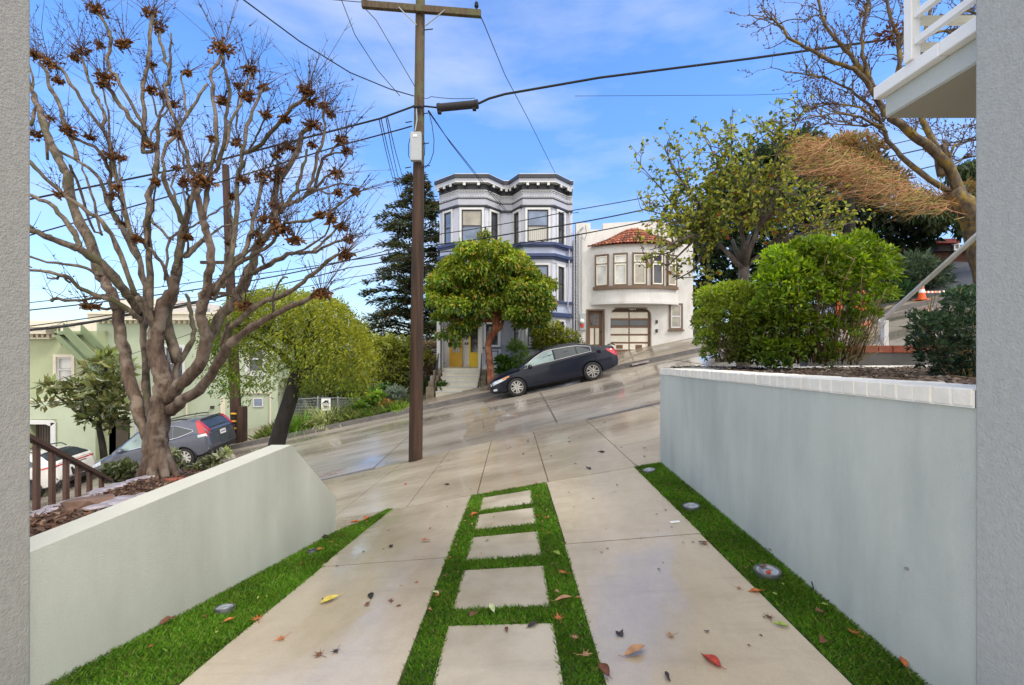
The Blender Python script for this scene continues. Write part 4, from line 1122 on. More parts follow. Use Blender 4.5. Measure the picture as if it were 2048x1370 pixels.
for (x0, x1, dx) in ((-3.45,-3.08,-.05),(-1.28,-.98,0)):
    b = MB()
    for k in range(4): b.box((x0+dx*k,-1.2-.33*k,zs0-.4), (x1+dx*k,-.87-.33*k,zp-.06-.23*k))
    b.build('cheek_wall', M['sandst'], t, bevel=.03, seg=2)
for (x, ) in ((-3.25,),(-1.22,)):
    b = MB()
    for k in range(9):
        y = -.95-.14*k; zb_ = zp-.05-.165*k*1.0; b.tube([(x,y,zb_-.1),(x,y,zb_+.72)], .011, 5)
    b.tube([(x,-.9,zp+.75),(x,-2.1,zp+.75-.165*8.3)], .022, 6); b.tube([(x,-2.1,zp-.8),(x,-2.1,zp-.45)], .02, 6)
    b.build('iron_railing', M['iron'], t)
# conduits, gutters and the meter area between the houses
b = MB()
for x in (3.22, 3.46): b.tube([(x,-.08,-.4),(x,-.08,zz(452))], .035, 7)
for k in range(26):
    z0 = zz(640)+k*.155; b.tube([(3.23,-.1,z0+.1),(3.45,-.1,z0)], .012, 4)
b.build('lattice_trellis', M['lavg'], t)
b = MB(); b.tube([(3.05,-.12,zz(690)),(3.05,-.12,zz(632)),(2.9,-.2,zz(612)),(2.98,-.15,zz(510)),(3.0,-.1,zz(412))], .03, 7); b.build('downpipe', M['lavg'], t)
b = MB(); b.box((2.4,4,zt-.4),(2.75,4.4,zt+.28)); b.build('roof_vent', M['boxgrey'], t)
b = MB(); b.tube([(3.25,1.0,zz(460)),(3.25,1.0,zz(402)),(3.6,1.0,zz(400))], .02, 5); b.tube([(3.25,1,zz(404)),(3.1,1,zz(406))], .02, 5); b.build('roof_antenna', M['cable'], t)

# ------------------------------------------------------------------ the white stucco house with tiled bow
def stuccomat():
    m, nt, b = newmat('stained white stucco')
    c = ramp(nt, noise(nt, 1.5, 5), [(.3, (.64,.63,.61)), (.7, (.73,.72,.70))])
    st = noise(nt, 1.4, 7, .7, stretch=(1.6,1.6,.35))
    c = mixc(nt, ramp(nt, st, [(.52, 0.), (.78, .8)]), c, (.46,.42,.39))
    st2 = noise(nt, .9, 6, .6); c = mixc(nt, ramp(nt, st2, [(.55, 0.), (.8, .6)]), c, (.55,.48,.45))
    nt.links.new(c, b.inputs['Base Color']); b.inputs['Roughness'].default_value = .9
    bump(nt, b, noise(nt, 25, 5), .25, .02); return m
M['stucco'] = stuccomat()
M['btrim'] = pmat('brown window trim', (.16,.105,.07), .6, .12, 5)
M['bwood'] = pmat('brown door wood', (.20,.11,.065), .55, .15, 5, stretch=(3,3,.5))
M['cpanel'] = pmat('cream door panel', (.80,.75,.64), .5, .05, 5)
M['tile'] = pmat('terracotta tile', (.30,.085,.04), .75, .55, 7, .3, 30)
WO = Vector((5.8, 22, -.42)); t = thing('stucco_house', 'weathered white stucco house with curved tile roofed bow above a garage', 'house', WO)
def X(px, y=22): return (px-1024)/F*y - WO.x
def Z(py, y=22): return (685-py)/F*y - WO.z
b = MB()
gx0, gx1, gz1 = X(1221), X(1303), Z(617)
dx0, dx1, dz1, dz0 = X(1175), X(1207), Z(621), Z(699)
wx0, wx1, wz0, wz1 = X(1339), X(1364), Z(657), Z(609)
panel_holes(b, X(1152), X(1386), -2.2, Z(487), 0, [(gx0,gx1,-.3,gz1),(dx0,dx1,dz0-.3,dz1)], .55, 0)
b.face([(X(1386),0,-2.2),(X(1386),12,-2.2),(X(1386),12,Z(455)),(X(1386),0,Z(455))]); b.face([(X(1152),0,-2.2),(X(1152),0,Z(470)),(X(1152),12,Z(470)),(X(1152),12,-2.2)])
# parapet: stepped pier, dip, curved crest
crest = [(1152,446),(1181,446),(1181,459),(1206,459),(1206,447),(1235,445),(1275,442.5),(1310,443.5),(1340,447),(1340,452),(1386,454)]
b.prism([(X(x),.0,Z(487)) for x in (1152,)]+[(X(x),.0,Z(y)) for x, y in crest]+[(X(1386),.0,Z(487))], (0,.3,0))
# rounded garage corners
for (cx, s_) in ((gx0,1),(gx1,-1)):
    r_ = .34; c0 = (cx+s_*r_, gz1-r_); arc = [(cx, gz1)]+[(c0[0]-s_*r_*math.cos(a), c0[1]+r_*math.sin(a)) for a in [math.pi/2*k/6 for k in range(7)]]
    pts = [(x, .003, z) for x, z in arc]; b.prism(pts if s_ < 0 else pts[::-1], (0,.25,0))
b.build('wall', M['stucco'], t)
b = MB(); b.box((X(1152)+.02,.31,Z(487)-.6),(X(1386)-.02,12,Z(470))); b.build('roof', M['charc'], t)
# bow
bw = X(1356)-X(1182); ba = .85; Rb = (bw*bw/4+ba*ba)/(2*ba); cx = (X(1182)+X(1356))/2; cy = Rb-ba
half = math.asin(bw/2/Rb)
def arc(n, k=1.0): return [(cx+Rb*math.sin(a*k), cy-Rb*math.cos(a*k)) for a in [-half+2*half*i/n for i in range(n+1)]]
bp = arc(24)
yb = 21.15
b = MB(); band(b, bp, Z(604,yb), Z(482,yb), -.25, 0); band(b, bp, Z(607,yb), Z(601,yb), -.2, .05); band(b, bp, Z(490,yb), Z(485,yb), -.2, .06)
b.face([(*p, Z(606.9,yb)) for p in bp]); b.build('bow_wall', M['stucco'], t, smooth=True, angle=25)
def dent(q, e, nn): b.obox((q.x-e.x*.03, q.y-e.y*.03, Z(492.5,yb)), (e.x*.06, e.y*.06, 0), (nn.x*.05, nn.y*.05, 0), (0,0,.06), 0)
b = MB(); along(bp, .12, .0, dent); b.build('bow_dentils', M['stucco'], t)
b = MB(); band(b, arc(24, .93), Z(577,yb), Z(571,yb), -.05, .12); b.build('bow_sill', M['btrim'], t)
zc_ = (Z(508,yb)+Z(569,yb))/2; hW = Z(508,yb)-Z(569,yb)
for k, pn in enumerate(('glassblind2','glassblind2','glassblind','glass','glassblind')):
    a = half*.93*(-1+2*(k+.5)/5)
    o = Vector((cx+(Rb+.036)*math.sin(a), cy-(Rb+.036)*math.cos(a), zc_)); u = Vector((math.cos(a), math.sin(a), 0)); n = Vector((math.sin(a), -math.cos(a), 0))
    wW = .56
    b = MB(); frame_boxes(b, o, u, n, wW, hW, .06, -.02, .07); wn = b.build('window', M['btrim'], t)
    zt_ = Vector((0,0,hW*.25))
    b = MB()
    for (oo, hh) in ((o+Vector((0,0,hW*.5-hW*.14)), hW*.26), (o-Vector((0,0,hW*.15)), hW*.68)):
        frame_boxes(b, oo, u, n, wW-.12, hh-.12, .05, -.01, .045)
    b.build('sash', M['cpanel'], wn)
    for (oo, hh) in ((o+Vector((0,0,hW*.5-hW*.14)), hW*.26), (o-Vector((0,0,hW*.15)), hW*.68)):
        b = MB(); b.obox(oo-u*(wW/2-.06)-Vector((0,0,hh/2-.06))+n*.004, u*(wW-.12), n*.005, (0,0,hh-.12)); b.build('pane', M[pn], wn)
# barrel tile roof over the bow
b = MB(); ntile = 30; rows_ = 6
for k in range(ntile):
    a = half*1.03*(-1+2*(k+.5)/ntile)
    for r_ in range(rows_):
        t0, t1 = r_/rows_, (r_+1.12)/rows_
        def pt(tt, lift=0):
            rad = (Rb+.22)*(1-tt*.0)-0; p0 = Vector((cx+rad*math.sin(a), cy-rad*math.cos(a), Z(489,yb-.1)))
            p1 = Vector((cx+ (cx-cx) + (bw*.16)*math.sin(a)/math.sin(half) , .02, Z(457.5,22)))
            p1 = Vector((p0.x*.45+cx*.55, .04, Z(458,22)-.9*abs(math.sin(a)/math.sin(half))**2*.55))
            return p0.lerp(p1, tt)+Vector((0,-.02,lift))
        wdt = (2*half*Rb/ntile)*.55*(1-.5*(t0+t1)/2)
        A, B = pt(t0, .055), pt(t1, .02); ax = (B-A).normalized(); sd = Vector((math.cos(a), math.sin(a), 0)); up = ax.cross(sd).normalized()
        if up.z < 0: up = -up
        n_ = 6; ra = []
        for (q, sc) in ((A, 1.08), (B, .9)):
            ra.append([q+sd*math.cos(math.pi*j/n_)*wdt*sc+up*math.sin(math.pi*j/n_)*wdt*sc*.8 for j in range(n_+1)])
        for j in range(n_): b.face([ra[0][j], ra[0][j+1], ra[1][j+1], ra[1][j]], (k*7+r_*3+(k*r_) % 5) % 3)
base_ = [pt_ for pt_ in arc(24, 1.03)]
for i in range(24):
    p, q = base_[i], base_[i+1]
    f = lambda P_: Vector((P_[0]*.45+cx*.55, .03, Z(458,22)-.9*abs((P_[0]-cx)/(bw/2))**2*.55-.03))
    b.face([(p[0],p[1]-.2,Z(489,yb)),(q[0],q[1]-.2,Z(489,yb)),f(q),f(p)], 1)
b.build('tile_roof', [M['tile'], pmat('dark terracotta tile', (.20,.06,.035), .75, .4, 6), pmat('pale terracotta tile', (.40,.14,.07), .75, .3, 6)], t, smooth=True, angle=60)
b = MB(); b.box((X(1182),.02,Z(468)),(X(1205),.28,Z(461))); b.build('tile_cap', M['tile'], t)
# garage door
gy = .14
b = MB(); b.box((gx0,gy+.06,-.05),(gx1,gy+.12,gz1)); gd = b.build('garage_door', M['bwood'], t)
gw = gx1-gx0-.26; xa = gx0+.02
rowsg = [(625,637,'cpanel'),(640.5,652,'gl'),(656,668,'cpanel'),(671.5,684,'cpanel'),(687.5,699,'cpanel')]
yg = 22.35
xa, xm0, xm1, xb = X(1222.5,yg), X(1259,yg), X(1261.5,yg), X(1299,yg)
xa, xm0, xm1, xb = gx0+.03, gx0+.92, gx0+.98, gx1-.13
b2 = MB(); b3 = MB()
for (y0, y1, k) in rowsg:
    for (u0, u1) in ((xa,xm0),(xm1,xb)):
        bb = MB(); bb.box((u0,gy+.03,Z(y1,yg)),(u1,gy+.062,Z(y0,yg)))
        bb.build('panel', M['cpanel'] if k == 'cpanel' else M['glass'], gd, bevel=.01)
for u in ((xa+xm0)/2, (xm1+xb)/2):
    bb = MB(); bb.box((u-.16,gy+.015,Z(697,yg)),(u+.16,gy+.0295,Z(689.5,yg)));
    for j in range(4): bb.box((u-.16,gy+.008,Z(697,yg)+.035*j+.02),(u+.16,gy+.014,Z(697,yg)+.035*j+.03))
    bb.build('vent_grille', M['bwood'], gd)
b = MB(); b.box((gx0,gy+.02,Z(623,yg)),(gx1,gy+.1,gz1)); b.build('garage_lintel', pmat('dark brown lintel', (.07,.045,.03), .7, .2), t)
b = MB(); b.box((gx0+.2,-.02,gz1),(gx1-.2,.06,gz1+.05)); b.build('garage_head', M['btrim'], t)
cu = bpy.data.curves.new('house_number', 'FONT'); cu.body = '1884'; cu.size = .19; cu.extrude = .012; cu.align_x = 'CENTER'
o = bpy.data.objects.new('house_number', cu); COL.objects.link(o); bpy.context.view_layer.update()
me = bpy.data.meshes.new_from_object(o.evaluated_get(bpy.context.evaluated_depsgraph_get())); bpy.data.objects.remove(o); o = bpy.data.objects.new('house_number', me); COL.objects.link(o); o.parent = t; me.materials.clear(); me.materials.append(M['white'])
o.location = (X(1262,yg), gy-.0, Z(620.5,yg)); o.rotation_euler = (R(90),0,0); 
for (px, py) in ((1313,647),(1313,665)):
    b = MB(); b.box((X(px)-.05,-.06,Z(py)),(X(px)+.05,-.001,Z(py)+.16)); b.build('wall_fixture', M['charc'], t)
# entrance door
b = MB(); b.box((dx0,.28,dz0-.3),(dx1,.34,dz1)); d = b.build('front_door', M['bwood'], t)
b = MB(); frame_boxes(b, ((dx0+dx1)/2,.0,(dz0-.3+dz1)/2), (1,0,0), (0,-1,0), dx1-dx0-.02, dz1-dz0+.28, .07, -.1, .04, 0, 'lrt'); b.build('door_frame', M['btrim'], t)
cx_ = (dx0+dx1)/2
b = MB(); b.box((cx_-.22,.265,Z(651)),(cx_+.22,.279,Z(627))); b.build('pane', M['glass'], d)
b = MB()
for k in range(4): b.box((cx_-.23+k*.147,.25,Z(651)),(cx_-.21+k*.147,.264,Z(627)))
for k in range(4): b.box((cx_-.23,.248,Z(651)+k*.18),(cx_+.23,.2485+.014,Z(651)+k*.18+.02))
b.build('glazing_bars', M['bwood'], d)
for s_ in (-1, 1):
    b = MB(); b.box((cx_+s_*.13-.09,.262,Z(689)),(cx_+s_*.13+.09,.279,Z(656))); b.build('door_panel', M['cpanel'], d)
b = MB(); b.lathe([(.001,.06),(.035,.055),(.035,.02),(.015,0)], 10, Matrix.Translation((dx1-.1,.28,Z(663)))@Matrix.Rotation(R(90),4,'X')); b.build('handle', M['iron'], d, smooth=True)
# right window
o = Vector(((wx0+wx1)/2,-.0,(wz0+wz1)/2)); sash_window(t, o, (1,0,0), (0,-1,0), .50, 1.12, M['btrim'], M['wtrim'], M['glassblind'], .08, .06, True, M['btrim'], .06)
# pipes and meters at the left edge
b = MB(); b.tube([(X(1158),-.06,Z(660)),(X(1158),-.06,Z(462)),(X(1166),-.06,Z(455))], .035, 7); b.tube([(X(1163),-.06,Z(640)),(X(1163),-.06,Z(470))], .02, 6); b.build('drain_pipe', M['boxgrey'], t)
b = MB(); b.box((X(1159),-.14,Z(660)),(X(1171),-.0,Z(627))); b.build('meter_cabinet', M['boxgrey'], t)
b = MB(); b.lathe([(.001,.1),(.11,.09),(.12,.0)], 14, Matrix.Translation((X(1162.5),-.14,Z(643)))@Matrix.Rotation(R(90),4,'X')); b.build('meter', M['reflw'], t, smooth=True)
b = MB(); b.box((X(1159.5),-.17,Z(655)),(X(1166.5),-.141,Z(648))); b.build('red_tag', pmat('red tag', (.55,.04,.03), .5), t)
b = MB(); b.tube([(X(1170),-.1,Z(452)),(X(1172),-.15,Z(470)),(X(1168),-.1,Z(482)),(X(1163),-.1,Z(475))], .012, 5); b.build('service_cable', M['cable'], t)
# ------------------------------------------------------------------ pale green corner building (left)
M['green1'] = pmat('pea green stucco', (.40,.445,.275), .85, .05, 1.2, .2, 30)
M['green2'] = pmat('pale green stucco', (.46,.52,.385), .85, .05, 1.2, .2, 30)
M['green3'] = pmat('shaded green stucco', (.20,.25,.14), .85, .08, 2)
M['ctrim'] = pmat('pale cream trim', (.72,.66,.53), .6, .05, 3)
M['pinkw'] = pmat('pinkish white stucco', (.68,.60,.52), .8, .05, 2)
GO = Vector((-17, 22, -4.9))
def gX(px, y=22): return (px-1024)/F*y - GO.x
def gZ(py, y=22): return (685-py)/F*y - GO.z
t = thing('green_building', 'pale green stucco building with cream cornice and arched garage, at the downhill end', 'building', GO)
b = MB()
x0, x1 = gX(-160), gX(193)
panel_holes(b, x0, x1, -3, gZ(662), 0, [(gX(60),gX(105),-2.5,gZ(848)), (gX(113),gX(145),gZ(765),gZ(714))], .5, 0)
panel_holes(b, gX(193), gX(240), -3, gZ(837), .9, [], 0, 0)
b.face([(x1,0,-3),(x1,.9,-3),(x1,.9,gZ(662)),(x1,0,gZ(662))])
b.face([(x0,0,gZ(662)),(x1,0,gZ(662)),(x1,10,gZ(662)),(x0,10,gZ(662))])
b.build('wall', M['green1'], t)
b = MB(); b.box((gX(61)-6,-.03,-3),(gX(193)-.005,-.002,gZ(778))) if False else None
b.box((gX(116),-.03,-3),(gX(192),-.004,gZ(800))); b.box((gX(-150),-.03,gZ(838)),(gX(115.9),-.004,gZ(800))); b.build('lower_wall', M['green2'], t)
b = MB(); b.box((gX(-150),-.06,gZ(801)),(gX(192),-.031,gZ(798))); b.build('belt_course', M['ctrim'], t)
b = MB(); b.box((x0,-.7,gZ(668)),(gX(121),.0,gZ(655.5))); b.box((x0,-.85,gZ(655.4)),(gX(138),.3,gZ(651)));
for k in range(24): b.box((gX(118)-.1-k*.26,-.25,gZ(675)),(gX(118)-k*.26+.02,-.002,gZ(668.2)))
b.box((x0,-.32,gZ(678)),(gX(112),-.003,gZ(675.2)))
b.build('cornice', M['ctrim'], t)
sash_window(t, (gX(129),.12,(gZ(765)+gZ(714))/2), (1,0,0), (0,-1,0), gX(145)-gX(113)-.02, gZ(714)-gZ(765)-.02, M['ctrim'], M['wtrim'], M['glassblind2'], .14, .07, True, M['ctrim'], .17)
b = MB(); b.box((gX(61)-.2,.3,-2.5),(gX(105)+.02,.42,gZ(848)))
for k in range(8): b.box((gX(61)+.13*k,.26,-2.5),(gX(61)+.13*k+.1,.299,gZ(850)))
b.build('garage_door', pmat('dark brown garage door', (.055,.04,.03), .6, .2), t)
b = MB()
for (a, c) in ((gX(105),gX(114)),): b.box((a,-.1,-2.5),(c,-.035,gZ(845)))
b.prism([(gX(45),-.1,gZ(848)),(gX(95),-.1,gZ(848)),(gX(105),-.1,gZ(852)),(gX(114),-.1,gZ(845)),(gX(108),-.1,gZ(840)),(gX(45),-.1,gZ(838.5))], (0,.065,0)); b.build('garage_surround', M['wtrim'], t)
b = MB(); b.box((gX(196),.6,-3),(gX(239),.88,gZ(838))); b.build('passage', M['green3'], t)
b = MB(); b.box((gX(212),.55,-3),(gX(237),.59,gZ(842))); b.build('passage_door', M['dark'], t)
# exterior stair flank with braces
b = MB(); d = Vector((gX(247)-gX(150),0,gZ(765)-gZ(668)))
b.obox((gX(146),-.9,gZ(674)), d, (0,.85,0), (.0,0,.28)); b.obox((gX(165),-.95,gZ(668)), d, (0,.06,0), (0,0,.5)); b.obox((gX(165),-.10,gZ(668)), d, (0,.06,0), (0,0,.5))
b.box((gX(146),-.9,gZ(670)),(gX(170),-.03,gZ(667)))
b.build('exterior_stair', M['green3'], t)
b = MB()
for (xa, xb) in ((126,147),(153,167)): b.tube([(gX(xa),-.05,gZ(690)),(gX(xb),-.8,gZ(670))], .04, 4)
for (xa, z1) in ((168,642),(150,652)): b.tube([(gX(xa),-.85,gZ(670)),(gX(xa),-.85,gZ(z1))], .03, 4)
b.tube([(gX(150),-.85,gZ(650)),(gX(168),-.85,gZ(643))], .025, 4)
b.build('stair_brace', M['green1'], t)

GO2 = GO.copy(); GO = Vector((-15, 22.6, -4.9))
t = thing('green_building', 'pale mint green stucco building with plain garage door, behind the grey car', 'building', GO)
Y2 = 22.6
def hX(px): return (px-1024)/F*Y2 - GO.x
def hZ(py): return (685-py)/F*Y2 - GO.z
b = MB(); panel_holes(b, hX(193.5), hX(556), -3, hZ(640), 0, [(hX(328),hX(366),hZ(760),hZ(694)), (hX(495),hX(527),hZ(744),hZ(692)), (hX(478),hX(540),-2,hZ(787))], .12, 0)
b.face([(hX(193.5),0,hZ(640)),(hX(556),0,hZ(640)),(hX(556),9,hZ(640)),(hX(193.5),9,hZ(640))]); b.face([(hX(556),0,-3),(hX(556),9,-3),(hX(556),9,hZ(640)),(hX(556),0,hZ(640))])
b.build('wall', M['green2'], t)
b = MB(); b.box((hX(193.5),-.5,hZ(641)),(hX(556),.0,hZ(630))); b.box((hX(193.5),-.6,hZ(629.8)),(hX(556),.3,hZ(626)))
for k in range(34): b.box((hX(200)+k*.27,-.2,hZ(647)),(hX(200)+k*.27+.13,-.003,hZ(641.2)))
b.build('cornice', M['ctrim'], t)
b = MB()
for (x0_, x1_, y0_, y1_, d0, d1) in ((140,262,662,588,2.5,7),(110,139.5,662,614,2.5,7),(262.5,300,662,616,3,7),(-120,109.5,668,636,2.5,7)):
    b.box((hX(x0_),d0,hZ(y0_)),(hX(x1_),d1,hZ(y1_)))
b.build('roof_penthouse', M['pinkw'], t)
b = MB(); b.box((hX(374),1,hZ(630)),(hX(377),1.1,hZ(590))); b.box((hX(340),1.2,hZ(630)),(hX(372),1.8,hZ(612))); b.build('roof_equipment', M['boxgrey'], t)
sash_window(t, (hX(347),.1,(hZ(760)+hZ(694))/2), (1,0,0), (0,-1,0), hX(366)-hX(328)-.02, hZ(694)-hZ(760)-.02, M['wtrim'], M['wtrim'], M['glass'], .12, .05, True, M['wtrim'], .14)
sash_window(t, (hX(511),.1,(hZ(744)+hZ(692))/2), (1,0,0), (0,-1,0), hX(527)-hX(495)-.02, hZ(692)-hZ(744)-.02, M['wtrim'], M['wtrim'], M['glass'], .12, .05, True, M['wtrim'], .14)
b = MB(); b.box((hX(478.2),.06,-2),(hX(539.8),.11,hZ(787.2))); gd = b.build('garage_door', M['green2'], t)
b = MB(); b.box((hX(508),.02,hZ(812)),(hX(524),.059,hZ(798))); b.build('pane', M['glassblue'], gd)
b = MB(); frame_boxes(b, (hX(516),.05,hZ(805)), (1,0,0), (0,-1,0), hX(524)-hX(508), hZ(798)-hZ(812), .05, 0, .05); b.build('frame', M['wtrim'], gd)
b = MB(); b.box((hX(540.2),-.05,-2),(hX(543),.02,hZ(784))); b.box((hX(476),-.05,hZ(786.8)),(hX(543),.02,hZ(784.2))); b.build('garage_trim', M['ctrim'], t)
b = MB(); b.box((hX(442),-.06,-2),(hX(451),-.003,hZ(795))); b.build('pilaster', M['ctrim'], t)
for (px, py) in ((424,817),(425,857)):
    b = MB(); b.box((hX(px),-.15,hZ(py)),(hX(px)+.12,-.003,hZ(py)+.14)); b.build('wall_lamp', M['charc'], t)
b = MB(); b.tube([(hX(376),-.1,-2),(hX(376),-.1,hZ(800))], .04, 6); b.build('downpipe', M['ctrim'], t)
b = MB(); b.box((hX(282),-.08,hZ(860)),(hX(296),-.003,hZ(760)))
b.build('brick_panel', pmat('pinkish brick panel', (.5,.36,.31), .8, .2, 9), t)
b = MB(); b.tube([P(272,950,18.5), P(272,835,18.5)], .05, 8)
tag(b.build('sign_post', M['boxgrey']), 'plain grey metal post behind the pollarded tree, between the parked cars', 'post')

# ------------------------------------------------------------------ shingled house at the right
SO = Vector((24, 24.5, 1.8)); t = thing('shingle_house', 'dark red brown shingled house with a red eave behind the barrier tape', 'house', SO)
def shm():
    m, nt, b = newmat('red brown shingles')
    tc = nt.nodes.new('ShaderNodeTexCoord'); br = N(nt, 'ShaderNodeTexBrick', Scale=3.2); br.inputs['Mortar Size'].default_value = .012
    mp = nt.nodes.new('ShaderNodeMapping'); mp.inputs['Rotation'].default_value = (R(90),0,0); nt.links.new(tc.outputs['Object'], mp.inputs[0]); nt.links.new(mp.outputs[0], br.inputs['Vector'])
    br.inputs['Color1'].default_value = rgb((.085,.032,.02)); br.inputs['Color2'].default_value = rgb((.14,.055,.03)); br.inputs['Mortar'].default_value = rgb((.02,.01,.008))
    nt.links.new(br.outputs['Color'], b.inputs['Base Color']); b.inputs['Roughness'].default_value = .8; return m
def kX(px): return (px-1024)/F*24.5-SO.x
def kZ(py): return (685-py)/F*24.5-SO.z
b = MB(); b.box((kX(1868),0,-2),(kX(2150),8,kZ(505))); b.build('wall', shm(), t)
b = MB(); b.box((kX(1846),-.8,kZ(492)),(kX(1893),4,kZ(484))); b.build('eave', pmat('red eave', (.25,.03,.02), .6, .1), t)
b = MB(); b.box((kX(1860),-.4,kZ(505)),(kX(2150),8,kZ(493))); b.build('roof', pmat('dark roof', (.04,.03,.035), .8, .2), t)
b = MB(); b.box((kX(1897),3,kZ(495)),(kX(2100),8,kZ(468))); b.build('rear_wall', M['wtrim'], t)
sash_window(t, (kX(1896),-.45,kZ(497)), (1,0,0), (0,-1,0), .2, .28, M['wtrim'], M['wtrim'], M['glass'], .06, .03, False, None, .05)

# ------------------------------------------------------------------ fence and yard sign in the wild garden
def gy(px, py, y): return P(px, py, y)
t = thing('wire_fence', 'low wire mesh fence on grey posts in the overgrown garden', 'fence', P(640, 830, 20.5))
o_ = t.location.copy()
b = MB()
for (px, pt, pb) in ((575,800,860),(636,792,845),(676,792,835),(720,795,830),(862,752,795)):
    b.tube([P(px,pb+6,20.5)-o_, P(px,pt,20.5)-o_], .035, 6)
b.build('posts', M['steel'], t)
b = MB(); b.tube([P(575,800,20.5)-o_, P(636,796,20.5)-o_, P(676,796,20.5)-o_, P(720,797,20.5)-o_], .02, 5)
for (xa, ya, yb_, xb) in ((575,802,858,636),(636,797,842,676),(676,797,832,720)):
    n = int((xb-xa)/3)
    for k in range(n+1):
        px = xa+(xb-xa)*k/n; b.tube([P(px,ya,20.5)-o_, P(px,yb_-(yb_-ya)*.0,20.5)-o_], .005, 3, cap=False)
    for k in range(10): b.tube([P(xa,ya+(yb_-ya)*k/10,20.5)-o_, P(xb,ya+(yb_-ya)*k/10,20.5)-o_], .005, 3, cap=False)
b.build('wire_mesh', M['steel'], t)
t = thing('yard_sign', 'small white yard sign with a black house drawing among garden plants', 'sign', P(652, 820, 19.6))
b = MB(); b.box((-.20,-.012,-.02),(.20,.012,.50)); b.build('board', M['reflw'], t)
b = MB(); y = -.015
b.face([(-.17,y,.30),(0,y,.44),(.17,y,.30),(.145,y,.30),(.145,y,.25),(-.145,y,.25),(-.145,y,.30)][::-1]); b.face([(.07,y,.38),(.11,y,.35),(.11,y,.45),(.07,y,.45)])
b.build('house_drawing', M['cable'], t)
b = MB(); y = -.018
zg_ = [(-.13,.24),(-.08,.305),(-.03,.265),(.02,.32),(.08,.27),(.13,.31)]
for i in range(5):
    (xa, za), (xb, zb_) = zg_[i], zg_[i+1]; b.face([(xa,y,za-.018),(xb,y,zb_-.018),(xb,y,zb_+.018),(xa,y,za+.018)])
b.build('roof_stroke', M['reflw'], t)
b = MB(); y = -.015
for k in range(7): b.face([(-.14,y,.045+k*.028),(.14,y,.045+k*.028+.03*math.sin(k)),(.14,y,.062+k*.028+.03*math.sin(k)),(-.14,y,.062+k*.028)])
b.build('wall_strokes', pmat('brown ink', (.10,.06,.045), .6), t)
b = MB(); b.tube([(-.17,.03,-.5),(-.17,.03,.45)], .012, 5); b.tube([(.17,.03,-.5),(.17,.03,.45)], .012, 5); b.build('stake', M['steel'], t)
# ------------------------------------------------------------------ cars
def interp(tab, x):
    if x <= tab[0][0]: return tab[0][1]
    for (a, va), (c, vc) in zip(tab, tab[1:]):
        if x <= c:
            u = (x-a)/(c-a); u = u*u*(3-2*u)*.35+u*.65
            return va+(vc-va)*u
    return tab[-1][1]
def carpaint(name, col, metal=.35, coat=.9):
    m, nt, b = newmat(name)
    nt.links.new(ramp(nt, noise(nt, 4, 4), [(.3, [c*.9 for c in col]), (.7, [c*1.1 for c in col])]), b.inputs['Base Color'])
    b.inputs['Metallic'].default_value = metal; b.inputs['Roughness'].default_value = .32
    b.inputs['Coat Weight'].default_value = coat; b.inputs['Specular IOR Level'].default_value = .35; b.inputs['Coat Roughness'].default_value = .05; return m
M['cglass'] = glassmat('car glass', (.035,.045,.05), .04)
M['cglassg'] = glassmat('pale green car glass', (.22,.30,.29), .06)
M['plast'] = pmat('black plastic trim', (.022,.022,.024), .5, .15, 6)
M['chrome'] = pmat('chrome', (.72,.72,.73), .15, .04, 5, metal=1)
M['alloy'] = pmat('alloy wheel', (.62,.60,.57), .3, .06, 5, metal=.7)
M['alloyd'] = pmat('dark alloy wheel', (.07,.07,.075), .35, .1, 5, metal=.6)
M['redl'] = pmat('red tail light', (.50,.015,.02), .12, .15, 8, coat=1)
M['headl'] = pmat('headlight glass', (.62,.66,.70), .08, .25, 12, coat=1)
M['amber'] = pmat('amber lens', (.65,.28,.12), .15, .1, 8)
M['plate'] = pmat('licence plate', (.72,.72,.70), .4, .05, 8)
M['platet'] = pmat('plate lettering', (.05,.07,.16), .5)

